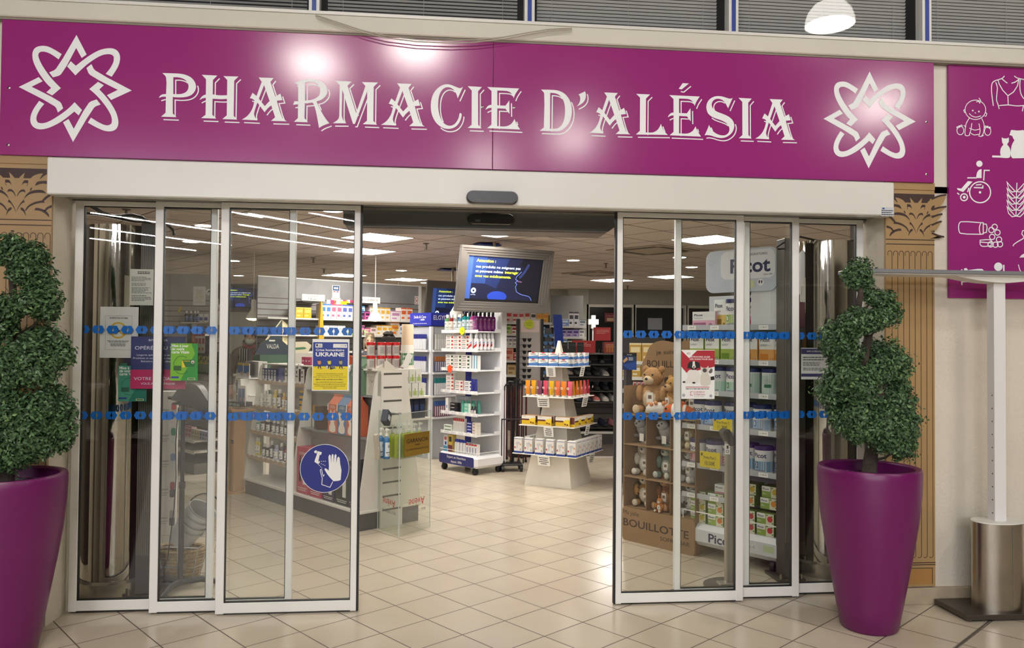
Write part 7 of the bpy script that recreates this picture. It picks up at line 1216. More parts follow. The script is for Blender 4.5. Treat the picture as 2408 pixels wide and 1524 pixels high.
# ================================================================ left side: stands behind the left doors
p = gz(424, 1386); t = thing('gel_stand', 'black pole stand with tilted hood behind the middle left leaf', 'dispenser stand', p); BK2 = C('202122', 0.45)
m = MB()
for a in (0.35, 2.5, 4.5): m.tube([(0, 0, 0.045), (0.12*math.cos(a), 0.12*math.sin(a), 0.05), (0.25*math.cos(a), 0.25*math.sin(a), 0.012)], [0.022, 0.02, 0.012], C('3a3b3b', 0.5), 8)
m.obj('foot', t); m = MB(); m.cyl((0, 0, 0.04), (0, 0, 0.66), 0.016, C('34302c', 0.45), 12); m.cyl((0, 0, 0.62), (0, 0, 0.66), 0.02, BK2, 12); m.cyl((0, 0, 0.64), (0, 0, 1.16), 0.012, BK2, 12); m.obj('pole', t)
m = MB(); m.push(Matrix.Translation((0.03, 0, 1.15))); q = smooth_poly([(-0.09, 0.02), (-0.03, 0.1), (0.05, 0.115), (0.1, 0.06), (0.17, -0.07), (0.14, -0.11), (0.06, -0.04), (-0.02, 0.0)], 70); m.prism(q, -0.06, 0.06, BK2); m.box(-0.08, 0.06, -0.05, 0.05, -0.012, 0.0, BK2); m.tube([(-0.12, 0, 0.03), (-0.06, 0, 0.02), (0, 0, -0.02)], 0.012, BK2, 8); m.pop(); m.obj('hood', t)
m = MB(); m.tube([(-0.02, -0.03, 1.12), (-0.03, -0.04, 0.9), (-0.025, -0.035, 0.7), (-0.03, -0.05, 0.5), (-0.06, -0.06, 0.2), (-0.15, -0.05, 0.03), (-0.22, -0.02, 0.008)], 0.0035, BK2, 6); m.obj('cord', t)
p = gz(420, 1362); t = thing('wicker_basket', 'wicker basket in a wire frame on the floor behind the black stand', 'basket', p, -0.2); WK = C('b39a70', 0.8, noise_amt=0.4, nscale=40, bump=0.8, bscale=90)
m = MB(); n = 9
for k in range(n): z = 0.03+k*0.021; s = 0.72+0.28*k/n; m.tube([(x*s+0.003*math.sin(i*1.7+k*3), y*s, z) for i, (x, y) in enumerate([(0.17*math.cos(a)*1.0, 0.12*math.sin(a)) for a in [2*PI*q/20 for q in range(20)]])], 0.0115, WK, 6, closed=True)
m.lathe([(0.1, 0.02), (0, 0.02)], WK, 12); m.obj('wicker_body', t)
m = MB(); WR = C('c8c9c8', 0.3, 0.8)
for z, s in ((0.015, 0.72), (0.11, 0.87), (0.24, 1.04)): m.tube([(0.19*s, 0.135*s, z), (-0.19*s, 0.135*s, z), (-0.19*s, -0.135*s, z), (0.19*s, -0.135*s, z)], 0.003, WR, 6, closed=True)
for x, y in [(-1, -1), (-.33, -1), (.33, -1), (1, -1), (1, 1), (-1, 1), (1, 0), (-1, 0)]: m.tube([(x*0.137, y*0.097, 0.015), (x*0.198, y*0.14, 0.24)], 0.003, WR, 6)
m.obj('wire_frame', t)
t = thing('basket_stack', 'nest of white baskets with dark handle tipped into the wicker basket', 'basket', Vector(p)+Vector((0.0, 0.0, 0.24)), 0); t.rotation_euler = (0.3, 0.6, 0.2)
for k in range(4): m = MB(); z = k*0.045; m.lathe([(0.07, z), (0.092, z+0.125)], C('c9c8c6', 0.4), 24, cap=False); m.lathe([(0.092, z+0.125), (0.097, z+0.13), (0.097, z+0.137), (0.09, z+0.134), (0.068, z+0.006)], C('9a9997', 0.4), 24, cap=False); m.obj('basket', t)
m = MB(); m.tube([(0.095*math.cos(a), 0.02, 0.265+0.11*math.sin(a)) for a in [PI*k/14 for k in range(15)]], 0.005, C('2c2a2a', 0.4), 6); m.obj('handle', t)
DF = Fr(at(396, 1290, 5.75).to_2d().to_3d(), 0.1); m = MB(); m.box(-0.14, 0.045, 0, 0.03, 0.0, 1.17, C('dcdad6', 0.5), 0.003); 
for z, c, c2, tx in ((0.98, 'c0323a', 'd8d4d0', 'DÉODORANT'), (0.8, '2f8a6a', 'd0dcd4', 'DÉODORANT'), (0.62, '6a8ab8', 'd4dae2', 'ANTI-TRANSPIRANT'), (0.42, 'a02a2a', '2a2a2a', 'DÉODORANT'), (0.22, '9a9a9c', '2e2c30', 'ANTI-TRANSPIRANT')):
    m.rrect(0.002, 0.037, z, z+0.06, 0.012, -0.001, C(c2, 0.4)); m.rrect(0.004, 0.035, z+0.055, z+0.11, 0.014, -0.0012, C(c, 0.35)); m.text(tx, -0.006, z+0.05, 0.012, -0.001, INK, 'r', wd=0.1); m.lines(-0.1, -0.006, z+0.01, z+0.04, 2, -0.001, 'aaaaac', 'l', 2)
tag(m.obj('advertising_board', loc=DF.o, rz=DF.rz), 'white standing board picturing roll-on deodorants beside the left column', 'board')
# slat gondola far left
LG = Fr((-3.023, 9.609, 0), RZA); LSL = C('b3aea6', 0.55, noise_amt=0.06); t = rack('slat_gondola', 'grey slat gondola seen through the middle left leaf', LG, -0.5, 0.58, [0.26, 0.385], 0.32, LSL, z1=1.55)
m = MB(); slatwall(m, -0.5, 0.58, 0.31, 0.4, 1.55, 1.5, 0.115, LSL, C('4a4641', 0.6)); m.obj('slat_panel', t)
for z in (1.16, 1.37): m = MB(); m.box(-0.5, 0.84, 0.05, 0.32, z-0.02, z, C('1d1c1d', 0.5)); m.obj('shelf', t)
fill(LG, 0.0, 0.08, 0.387, [('pastel pink', 0.09, 0.12, 'd8b0b4', 'b05060', 3), ('cream', 0.07, 0.1, 'd8ccb0', 'a89a60', 3), ('pale blue', 0.07, 0.1, 'a8b4c4', '5a6a90', 3)], 'the slat gondola\'s low shelf')
def flask(): return carton(0.11, 0.06, 0.18, '8fa088', [(0, 1, 0.5, 1, 'd8d08a'), (0.1, 0.4, 0.6, 0.8, '5a6a5a'), (0.55, 0.85, 0.7, 0.92, '4a5a4a'), (0.4, 0.7, 0.52, 0.66, 'c8b83a')]).obj('product_box')
row(LG, [0.5, 0.63, 0.76], 0.08, 1.161, flask, 'sage and yellow patterned box, {} on the slat gondola', 'patterned boxes on the slat gondola')
fill(LG, 0.1, 0.08, 1.371, [('slate grey', 0.13, 0.34, '4a4c50', '6a6c70'), ('orange', 0.1, 0.26, 'c85a2a', 'e0a070'), ('red and white', 0.09, 0.22, 'd8d0cc', 'a82a38', 3), ('black', 0.06, 0.2, '17171a', '3a3a3a', 2)], 'the slat gondola\'s top shelf')
one(LG, -0.15, 0.06, 0.387, carton(0.1, 0.08, 0.16, 'b8c8c0', [(0.2, 0.8, 0.3, 0.6, '8aa09a')]).obj('product_box'), 'mint green carton above the low shelf of the slat gondola', 'box')
# plywood totem with tray
p = gz(555, 1158); t = thing('plywood_stand', 'plywood column stand with a tray of dark tubes left of the white gondola', 'display stand', p, RZA); PLY = C('c09a6a', 0.5, noise_amt=0.12, nscale=6); m = MB(); m.lathe([(0.11, 0), (0.11, 0.02), (0, 0.02)], PLY, 24); m.box(-0.065, 0.065, -0.06, 0.06, 0.02, 0.82, PLY, 0.004); m.rect(0.0, 0.06, 0.5, 0.53, -0.061, '2a2622'); m.text('KLORANE', 0.0, 0.507, 0.014, -0.062, 'd8c8a8', wd=0.05); m.obj('column', t)
m = MB(); m.box(-0.16, 0.14, -0.12, 0.12, 0.82, 0.84, PLY); m.box(-0.16, 0.14, -0.125, -0.115, 0.84, 0.87, PLY); m.obj('tray', t)
PF_ = Fr(p, RZA); row(PF_, [-0.08, 0.0, 0.08], -0.03, 0.86, lambda: C_('tube_box', 0.05, 0.17, 0.045, '26292a', [(0.1, 0.9, 0.2, 0.8, '8a9a94')]), 'dark tube box, {} lying in the plywood tray', 'dark tube boxes', 0.5, 0.2)
m = MB(); m.box(-0.1, 0.06, 0.0, 0.012, 0, 0.2, C('d8d6d0', 0.5)); m.rect(-0.095, -0.02, 0.03, 0.17, -0.001, '3a68a8'); m.rect(-0.01, 0.055, 0.03, 0.17, -0.001, '3a68a8'); m.disc(-0.035, 0.06, 0.02, -0.0014, 'c8a088', 12); m.disc(0.04, 0.06, 0.02, -0.0014, 'c8a088', 12); one(PF_, 0.02, 0.04, 0.87, m.obj('counter_card'), 'white card of small blue packets over the plywood tray', 'sign')
KF = Fr(gz(545, 1140), RZA); t = thing('white_display', 'white card display of blue sachets left of the navy cartons', 'display stand', KF.o, KF.rz); m = MB(); m.box(-0.15, 0.16, 0.2, 0.3, 0, 1.3, C('d4d2cc', 0.5)); m.prism([(0.05, 0.84), (0.16, 0.84), (0.13, 1.12), (0.07, 1.12)], 0.02, 0.2, C('d8d6d0', 0.5)); m.obj('body', t)
for z in (1.13, 0.95):
    m = MB(); m.box(-0.15, 0.16, 0.1, 0.2, z-0.01, z, W); m.obj('shelf', t)
    row(KF, [-0.08, 0.07], 0.11, z, lambda: C_('sachet', 0.13, 0.02, 0.15, 'd8d8d8', [(0, 1, 0.3, 0.85, '3f6fb0'), (0, 1, 0.85, 1, 'c8a82a'), (0.6, 0.95, 0.15, 0.4, 'c8a890')]), 'blue and yellow sachet, {} on the white display\'s %s shelf' % ('upper' if z > 1 else 'lower'), 'blue sachets')
for k in (0, 1): row(KF, [-0.1+q*0.055+k*0.05 for q in range(4)], 0.12, 1.3+k*-0.15+0.005, lambda: C_('slim_box', 0.045, 0.04, 0.13, '17171a', [(0, 0.3, 0, 1, 'e6e4e0')]), 'black and white slim box, {} of the %s set on the white display' % ('upper', 'lower')[k], 'black and white slim boxes')
# rear flat slat wall on the left, with notices
LR = Fr(at(385, 800, 11.6).to_2d().to_3d(), 0.0); xr = LR.px(503, 700)[0]; m = MB(); slatwall(m, -1.6, xr, 0, 0.0, 2.46, 2.1, 0.075, C('b4b0a8', 0.5, noise_amt=0.1, nscale=5), C('6a655e', 0.6)); m.box(xr, xr+0.04, -0.02, 0.06, 0, 2.46, ALU); o = m.obj('slat_wall', loc=LR.o); tag(o, 'flat grey slat wall carrying notices at the left rear', 'wall panel')
def stuck(fr, u0, v0, u1, v1, name, label, cat, draw, base='ecebe6'):
    x0, z0 = fr.px(u0, v1, -0.004); x1, z1 = fr.px(u1, v0, -0.004); m = MB(); m.box(0, x1-x0, 0, 0.002, 0, z1-z0, C(base, 0.6)); draw(m, x1-x0, z1-z0); one(fr, x0, -0.006, z0, m.obj(name), label, cat)
stuck(LR, 454, 674, 484, 718, 'sheet', 'white framed notice sheet on the left rear slat wall', 'notice', lambda m, w, h: m.lines(w*.15, w*.85, h*.12, h*.85, 9, -0.001, 'c9b890', 'c', 5, 0.35))
def cctv(m, w, h): m.disc(w/2, h/2, w*.5, -0.001, 'efeee8', 24); m.flat([(w*.3, h*.62), (w*.7, h*.78), (w*.75, h*.62), (w*.4, h*.5)], -0.0014, INK); m.rect(w*.25, w*.4, h*.35, h*.42, -0.0014, INK); m.rect(w*.3, w*.7, h*.22, h*.27, -0.0014, GREYINK)
x0, z0 = LR.px(492, 687, -0.004); m = MB(); m.push(Matrix.Rotation(PI/2, 4, 'X')); m.lathe([(0.047, -0.0008), (0.047, 0)], 'efeee8', 24); m.pop(); m.flat([(-.02, .01), (.02, .028), (.026, .01), (-.01, -.002)], -0.0014, INK); m.rect(-.026, -.01, -.015, -.006, -0.0014, INK); m.rect(-.02, .02, -.03, -.026, -0.0014, GREYINK); one(LR, x0, -0.005, z0, m.obj('sticker'), 'round camera surveillance sticker on the left rear wall', 'sticker')
x0, z0 = LR.px(425, 757, -0.15); x1, _ = LR.px(479, 757, -0.15); m = MB(); m.box(0, x1-x0, 0, 0.15, -0.02, 0, OFFW); one(LR, x0, -0.15, z0, m.obj('wall_shelf'), 'short white shelf with syrup bottles on the left rear wall', 'shelf'); L0 = Fr(LR.w(x0, -0.12, z0), 0)
row(L0, [0.06, 0.12, 0.175, 0.215], 0.03, 0, lambda: bottle('syrup_bottle', '', 'bottle', 0.024, 0.16, '3a2418', 'e8e6e2', '6a80b0', 0.25), 'brown syrup bottle, {} on the left rear wall shelf', 'syrup bottles'); row(L0, [0.26, 0.33], 0.02, 0, lambda: C_('product_box', 0.06, 0.04, 0.12, 'e6e6ea', [(0.1, 0.9, 0.2, 0.6, '5a5aa0')]), 'white and violet box, {} beside the syrup bottles', 'white and violet boxes')
stuck(LR, 503, 703, 519, 764, 'sheet', 'narrow white no-smoking notice right of the left rear wall', 'notice', lambda m, w, h: (m.ring(w*.6, h*.6, w*.2, w*.26, -0.001, 'b05a5a'), m.line([(w*.45, h*.65), (w*.75, h*.55)], w*.06, -0.0012, 'b05a5a')))
m = MB(); m.box(0, 0.03, 0, 0.01, 0, 0.08, 'd8c01e'); o = m.obj('marker'); x0, z0 = LR.px(418, 733, -0.02); one(LR, x0, -0.02, z0, o, 'yellow marker tag left of the syrup bottles', 'tag'); o.rotation_euler[1] = 0.3
# far left edge: navy goods and a blue box
FL = Fr(at(170, 800, 8.6).to_2d().to_3d(), 0.3); rack('side_rack', 'narrow rack with navy and red goods at the far left edge', FL, -0.6, 0.32, [1.12, 1.42, 1.62], 0.3, C('8f8b84', 0.6), z1=2.1)
fill(FL, -0.02, 0.02, 1.621, [('navy', 0.07, 0.13, '2a4a8a', '7a90c0', 4)], 'the far left rack top'); fill(FL, -0.02, 0.02, 1.421, [('royal blue', 0.07, 0.14, '24448a', '6a86c0', 4)], 'the far left rack middle'); fill(FL, -0.02, 0.02, 1.121, [('crimson', 0.12, 0.16, 'a02a34', 'd8a0a0', 2)], 'the far left rack low shelf')
p = gz(172, 1290); m = MB(); m.box(-0.2, 0.08, 0, 0.25, 0, 0.42, C('1c3a86', 0.5), 0.004); tag(m.obj('carton', loc=p, rz=0.1), 'dark blue floor carton at the left edge behind the column', 'box')
# ================================================================ medicine wall behind the counter
DWF = Fr(at(985, 850, 12.0).to_2d().to_3d(), RZB); xl = DWF.px(606, 700)[0]; GW = C('8f8f90', 0.5, noise_amt=0.22, nscale=4)
t = thing('medicine_shelves', 'long grey slat wall with medicine shelves behind the counter', 'shelf unit', DWF.o, DWF.rz); m = MB(); slatwall(m, xl, 0, 0, 0, 2.1, 2.08, 0.075, GW, C('5a4a42', 0.5)); m.box(xl, 0, 0, 0.03, 2.1, 2.36, GW); m.box(-0.02, 0.02, -0.02, 0.06, 0, 2.37, ALU); m.box(xl, 0, -0.004, 0.034, 2.355, 2.368, ALU); m.obj('slat_panel', t)
XD = lambda u: DWF.px(u, 760, -0.28)[0]; SHX = [(xl, XD(752)), (XD(755), XD(836)), (XD(846), XD(917)), (XD(919), -0.02)]
for z in (1.82, 1.6, 1.38):
    for a, b in SHX: m = MB(); m.box(max(a, xl), b, -0.3, 0, z-0.02, z, C('dad8d4', 0.4)); m.obj('shelf', t)
def head(u0, v0, u1, v1, tx, label):
    x0, z0 = DWF.px(u0, v1, -0.3); x1, z1 = DWF.px(u1, v0, -0.3); m = MB(); w_, h = x1-x0, z1-z0; m.box(0, w_, 0, 0.012, 0, h, C('e4e0d8', 0.5)); m.box(0.02, w_-0.02, 0.012, 0.29, -0.02, 0.0, C('4a4642', 0.6)); n = len(tx)
    for k, q in enumerate(tx): m.text(q, w_/2, h*(.56 if n == 2 and k == 0 else (.14 if n == 2 else .32)), h*(.3 if n == 2 else .38), -0.001, INK, 'c', wd=w_*(.55 if n == 2 else .8))
    one(DWF, x0, -0.3, z0, m.obj('category_sign'), label, 'sign')
head(710, 694, 764, 706.5, ['DOULEURS', 'FIÈVRE'], 'white category sign for pain and fever on the medicine wall'); head(838, 700, 894, 711.5, ['ÉTATS GRIPPAUX'], 'white category sign for flu on the medicine wall')
def cbp(m, w, h): m.rect(w*.08, w*.92, h*.62, h*.97, -0.001, '2a4a78'); m.disc(w*.35, h*.8, w*.14, -0.0014, W, 12); m.disc(w*.65, h*.8, w*.14, -0.0014, W, 12); m.rect(w*.15, w*.42, h*.5, h*.58, -0.001, 'c0603a'); m.rect(w*.55, w*.85, h*.5, h*.58, -0.001, '8a4a78'); m.lines(w*.1, w*.9, h*.1, h*.45, 4, -0.001, '8aa0b8', 'c', 8)
stuck(DWF, 781, 672, 799, 703, 'poster', 'white and blue card payment poster on the medicine wall', 'poster', cbp)
for u0, u1, n in ((768, 790, 'left'), (800, 815, 'middle'), (816, 833, 'right')): stuck(DWF, u0, 706, u1, 725, 'flyer', 'white flyer with pink corner, %s of three on the medicine wall' % n, 'flyer', lambda m, w, h: (m.rect(w*.4, w, h*.45, h, -0.001, 'c83a78'), m.rect(w*.8, w, h*.5, h, -0.0012, 'e0902a'), m.line([(w*.25, h*.35), (w*.5, h*.5)], w*.1, -0.0014, INK)))
stuck(DWF, 779, 701, 801, 731, 'sheet', 'white letter sheet hanging over the flyers', 'notice', lambda m, w, h: (m.lines(w*.15, w*.85, h*.1, h*.5, 5, -0.006, 'b0b0b4', 'l', 3), m.line([(w*.3, h*.62), (w*.5, h*.75)], w*.06, -0.006, INK)))
m = MB(); m.box(0, 0.13, 0, 0.003, 0, 0.1, 'dcea1a'); x0, z0 = DWF.px(801, 725, -0.02); one(DWF, x0, -0.02, z0, m.obj('sticky_note'), 'neon yellow note under the middle flyer', 'note')
stuck(DWF, 975, 697, 984, 716, 'sticker', 'small red prohibition sticker at the medicine wall end', 'sticker', lambda m, w, h: (m.ring(w/2, h*.68, w*.3, w*.42, -0.001, 'c04a4a', 16), m.ring(w/2, h*.25, w*.25, w*.36, -0.001, 'c04a4a', 16)))
fill(DWF, XD(697), -0.26, 1.821, [('yellow', 0.11, 0.14, 'd8a82a', 'e8c86a', 2)], 'the medicine wall\'s top left shelf', d=0.14)
fill(DWF, XD(757), -0.26, 1.821, [('white and blue', 0.07, 0.2, 'e2e4e8', '3a70b0', 2), ('pink', 0.08, 0.2, 'e4c8cc', 'd0607a', 2), ('blue and white', 0.08, 0.2, 'd8dce8', '4a5aa0', 2), ('pale green', 0.09, 0.16, 'e0e4da', '9ac0a0', 1), ('sky blue', 0.09, 0.19, 'c8dcec', '4a90c8', 1)], 'the medicine wall\'s second top shelf', d=0.14)
fill(DWF, XD(848), -0.26, 1.821, [('magenta', 0.08, 0.12, 'c85a98', '3a1a3a', 2), ('white and gold', 0.08, 0.18, 'e4e2dc', 'd8a83a', 4)], 'the medicine wall\'s third top shelf', d=0.14)
fill(DWF, XD(921), -0.26, 1.821, [('rainbow', 0.17, 0.14, 'e4e2e0', 'c08ab0', 1), ('orange', 0.1, 0.19, 'e8dcd4', 'd8622a', 2)], 'the medicine wall\'s fourth top shelf', d=0.14)
fill(DWF, XD(757), -0.26, 1.601, [('white', 0.12, 0.13, 'e6e4e0', 'b0b8c0', 3), ('lime green', 0.09, 0.08, '8ac04a', 'd0e8b0', 4)], 'the medicine wall\'s second lower shelf', d=0.14)
fill(DWF, XD(848), -0.26, 1.601, [('purple', 0.08, 0.14, '4a2a5a', 'c86aa0', 1), ('rose', 0.09, 0.1, 'd898b4', 'b04a80', 1), ('off-white', 0.09, 0.12, 'e2dcd8', 'a08a90', 1), ('white and sun', 0.09, 0.15, 'e6e4dc', 'd8a83a', 4)], 'the medicine wall\'s third lower shelf', d=0.14)
fill(DWF, XD(921), -0.26, 1.601, [('orange and white', 0.15, 0.2, 'e6e0d8', 'd8722a', 1), ('navy and orange', 0.13, 0.16, 'd8dce0', '3a4a7a', 1)], 'the medicine wall\'s fourth lower shelf', d=0.14)
m = MB(); m.prism([(0, 0), (0.09, 0), (0.05, 0.62), (0.03, 0.62)], 0, 0.05, 'c8a02a'); x0, _ = DWF.px(748, 760, -0.32); one(DWF, x0, -0.34, 1.42, m.obj('divider_sign'), 'tall yellow tapering shelf divider on the medicine wall', 'divider')
# ================================================================ service counter with displays
CO = Fr(at(730, 850, 10.4).to_2d().to_3d(), RZB); t = thing('service_counter', 'pale service counter behind the white gondola', 'counter', CO.o, CO.rz); m = MB(); m.box(-0.75, 1.1, 0, 0.5, 0, 1.06, C('a9a59c', 0.5, noise_amt=0.05)); m.obj('body', t); m = MB(); m.box(-0.8, 1.15, -0.04, 0.55, 1.06, 1.09, C('dedcd4', 0.4), 0.004); m.obj('worktop', t)
x0 = CO.px(655, 830)[0]; t = thing('lozenge_display', 'dark green peaked lozenge display with cream sides on the counter', 'display stand', CO.w(x0, 0.1, 1.34), RZB); m = MB(); m.box(-0.2, 0.2, 0.0, 0.2, -0.25, 0.0, C('3a5a48', 0.5)); m.obj('plinth_box', t); m = MB(); m.prism(smooth_poly([(-0.27, 0.0), (0.2, 0.0), (0.2, 0.1), (0.06, 0.21), (-0.08, 0.2), (-0.2, 0.13)], 30), 0, 0.03, C('1d2f3e', 0.45)); m.text('VALDA', -0.03, 0.08, 0.06, -0.001, C('cfd2c4', 0.5), 'c', wd=0.17); m.flat([(-0.08, 0.17), (0.0, 0.17), (0.0, 0.19), (-0.08, 0.19)], -0.001, 'cfd2c4'); m.obj('front_panel', t)
m = MB(); m.add([(-0.1, 0.03, 0.2), (0.12, 0.03, 0.12), (0.12, 0.05, 0.45), (0.1, 0.05, 0.46), (0.12, 0.25, 0.1), (0.26, 0.12, 0.36), (0.22, 0.05, 0.03)], [(0, 1, 2, 3)], C('26404a', 0.45)); m.add([(0.12, 0.03, 0.1), (0.22, 0.06, 0.06), (0.27, 0.12, 0.36), (0.12, 0.05, 0.45)], [(0, 1, 2, 3)], C('e6d8b0', 0.5)); m.add([(-0.12, 0.025, 0.19), (-0.1, 0.025, 0.175), (0.115, 0.04, 0.45), (0.11, 0.04, 0.46)], [(0, 1, 2, 3)], C('e6d8b0', 0.5)); m.obj('peak', t)
x0 = CO.px(715, 830)[0]; t = thing('paper_display', 'beige card display with green ribbon on the counter', 'display stand', CO.w(x0, 0.08, 1.36), RZB); m = MB(); m.box(-0.16, 0.16, 0.0, 0.2, -0.27, 0.0, C('a9a59c', 0.6)); m.obj('plinth_box', t); m = MB(); m.prism(smooth_poly([(-0.14, 0.0), (0.1, 0.0), (0.15, 0.1), (0.08, 0.15), (-0.14, 0.14)], 30), 0, 0.12, C('bdb59c', 0.6)); m.flat([(-0.1, 0.07), (0.05, 0.08), (0.08, 0.06), (0.05, 0.05), (-0.1, 0.04)], -0.001, '3f6a48'); m.obj('body', t)
OB = Fr(at(880, 850, 9.4).to_2d().to_3d(), RZB); t = thing('side_table', 'small table of orange boxes behind the koala gift box', 'table', OB.o, OB.rz); m = MB(); m.box(-0.3, 0.35, 0, 0.35, 1.12, 1.15, C('c9c5bc', 0.5)); m.obj('tabletop', t)
for x, y in ((-0.27, 0.03), (0.32, 0.03), (-0.27, 0.32), (0.32, 0.32)): m = MB(); m.box(x-0.02, x+0.02, y-0.02, y+0.02, 0, 1.12, C('8f8b84', 0.5)); m.obj('leg', t)
fill(OB, -0.28, 0.04, 1.151, [('bright orange', 0.13, 0.2, 'd8501e', 'e8a080', 2), ('orange-red', 0.15, 0.17, 'd0481c', 'b8b0a8', 2)], 'the small orange table', d=0.12)
# ================================================================ people
SKIN = 'd9b096'
def person(label, x, y, rz, h, coat, trousers, hair, shape='short', mask=False, glasses=False, scarf=None, armR=None, armL=None, lean=0.0, hood=None):
    k = h/1.7; t = thing('person', label, 'person', (x, y, 0), rz); L = lambda p: Vector((p[0]*k, p[1]*k-lean*max(0, p[2]-0.9)*k, p[2]*k)); aR = armR or [(-.2, 0, 1.38), (-.25, -.02, 1.1), (-.24, -.1, .87)]; aL = armL or [(.2, 0, 1.38), (.25, -.02, 1.1), (.24, -.1, .87)]
    def skin(name, V, E_, Rd, mat):
        me = bpy.data.meshes.new(name); me.from_pydata([L(v) for v in V], E_, []); me.materials.append(mat); o = bpy.data.objects.new(name, me); COL.objects.link(o); o.parent = t; KIDS.setdefault(t, []).append(o)
        md = o.modifiers.new('skin', 'SKIN'); sv = me.skin_vertices
        if not sv: bm_layer = me.attributes
        for i, r in enumerate(Rd): me.skin_vertices[0].data[i].radius = (r[0]*k, r[1]*k)
        me.skin_vertices[0].data[0].use_root = True; md.use_smooth_shade = True; o.modifiers.new('sub', 'SUBSURF').levels = 2; o.modifiers['sub'].render_levels = 2; return o
    def addskin(me):
        import bmesh
        b = bmesh.new(); b.from_mesh(me); b.verts.layers.skin.verify(); b.to_mesh(me); b.free()
    def sk(name, V, E_, Rd, mat):
        me = bpy.data.meshes.new(name); me.from_pydata([L(v) for v in V], E_, []); me.materials.append(mat); addskin(me); o = bpy.data.objects.new(name, me); COL.objects.link(o); o.parent = t; KIDS.setdefault(t, []).append(o)
        d = me.skin_vertices[0].data
        for i, r in enumerate(Rd): d[i].radius = (r[0]*k, r[1]*k)
        d[0].use_root = True; a = o.modifiers.new('skin', 'SKIN'); a.use_smooth_shade = True; b = o.modifiers.new('sub', 'SUBSURF'); b.levels = 1; b.render_levels = 2; return o
    V = [(0, 0, .95), (0, .01, 1.12), (0, .01, 1.3), (0, .02, 1.42), (0, 0, 1.5), (-.1, 0, .9), (-.1, -.01, .5), (-.1, .02, .09), (-.1, -.12, .04), (.1, 0, .9), (.1, -.01, .5), (.1, .02, .09), (.1, -.12, .04)]+aR+aL
    E_ = [(0, 1), (1, 2), (2, 3), (3, 4), (0, 5), (5, 6), (6, 7), (7, 8), (0, 9), (9, 10), (10, 11), (11, 12), (3, 13), (13, 14), (14, 15), (3, 16), (16, 17), (17, 18)]
    Rd = [(.14, .1), (.13, .1), (.14, .1), (.08, .07), (.05, .05), (.085, .085), (.058, .058), (.04, .04), (.035, .03)]+[(.085, .085), (.058, .058), (.04, .04), (.035, .03)]+[(.055, .055), (.042, .042), (.028, .028)]*2
    sk('body', V, E_, Rd, C(SKIN, 0.5))
    sk('trousers', [V[0]]+V[5:8]+V[9:12], [(0, 1), (1, 2), (2, 3), (0, 4), (4, 5), (5, 6)], [(.15, .115), (.1, .1), (.075, .075), (.06, .06)]+[(.1, .1), (.075, .075), (.06, .06)], C(trousers, 0.8))
    q = lambda A, B, f: tuple(a+(b-a)*f for a, b in zip(A, B))
    sk('jacket', [(0, 0, .84), V[0], V[1], V[2], V[3]]+aR[:2]+[q(aR[1], aR[2], .85)]+aL[:2]+[q(aL[1], aL[2], .85)], [(0, 1), (1, 2), (2, 3), (3, 4), (4, 5), (5, 6), (6, 7), (4, 8), (8, 9), (9, 10)], [(.19, .14), (.18, .135), (.165, .13), (.165, .125), (.09, .085)]+[(.078, .078), (.065, .065), (.052, .052)]*2, C(coat, 0.9, noise_amt=0.25, nscale=30))
    for s in (-1, 1): m = MB(); c = L((s*.1, -.06, .045)); m.ball(c, (.05*k, .13*k, .045*k), C('1f1d1d', 0.5), 12, 8); m.obj('shoe', t)
    for arm in (aR, aL):                                     # hands with five bent fingers
        m = MB(); w0 = L(arm[2]); d = (L(arm[2])-L(arm[1])).normalized(); sd = d.cross(Vector((0, 0, 1))); sd = sd.normalized() if sd.length > .1 else Vector((1, 0, 0)); nn = sd.cross(d)
        m.tube([w0-d*.01, w0+d*.045*k, w0+d*.085*k], [.026*k, .036*k, .03*k], C(SKIN, 0.5), 10)
        for f, (o_, ln) in enumerate(((-.03, .06), (-.01, .075), (.01, .07), (.03, .055))): a = w0+d*.08*k+sd*o_*k; m.tube([a, a+d*ln*.5*k-nn*.008*k, a+d*ln*.85*k-nn*.028*k], [.0095*k, .009*k, .007*k], C(SKIN, 0.5), 7)
        a = w0+d*.03*k-sd*.03*k; m.tube([a, a-sd*.028*k+d*.025*k, a-sd*.03*k+d*.055*k], [.011*k, .01*k, .008*k], C(SKIN, 0.5), 7); m.obj('hand', t)
    m = MB(); c = L((0, -.015, 1.585)); S = C(SKIN, 0.5); m.ball(c, (.073*k, .092*k, .115*k), S, 18, 14); m.ball(c+Vector((0, -.03, -.055))*k, (.055*k, .06*k, .06*k), S, 14, 10); m.ball(c+Vector((0, -.098, -.012))*k, (.014*k, .02*k, .026*k), S, 8, 6)
    for s in (-1, 1): m.ball(c+Vector((s*.074, 0, -.005))*k, (.012*k, .02*k, .03*k), S, 8, 6); m.ball(c+Vector((s*.03, -.083, .012))*k, (.011*k, .005*k, .0045*k), C('ddd6cc', 0.3), 8, 6); m.ball(c+Vector((s*.03, -.086, .012))*k, .0045*k, C('2a2018', 0.2), 8, 6); m.ball(c+Vector((s*.03, -.087, .032))*k, (.018*k, .006*k, .004*k), C(hair, 0.9), 8, 5)
    m.ball(c+Vector((0, -.085, -.055))*k, (.024*k, .01*k, .007*k), C('a05a52', 0.5), 8, 5); m.obj('head', t)
    m = MB(); HM = C(hair, 0.85, noise_amt=0.35, nscale=40, bump=0.7, bscale=120); m.ball(c+Vector((0, .02, .03))*k, (.084*k, .095*k, .105*k), HM, 16, 12, 0.25)
    if shape == 'long': m.ball(c+Vector((0, .05, -.06))*k, (.085*k, .06*k, .13*k), HM, 14, 10, 0.3); [m.ball(c+Vector((s*.075, .01, -.04))*k, (.022*k, .05*k, .1*k), HM, 10, 8, 0.3) for s in (-1, 1)]
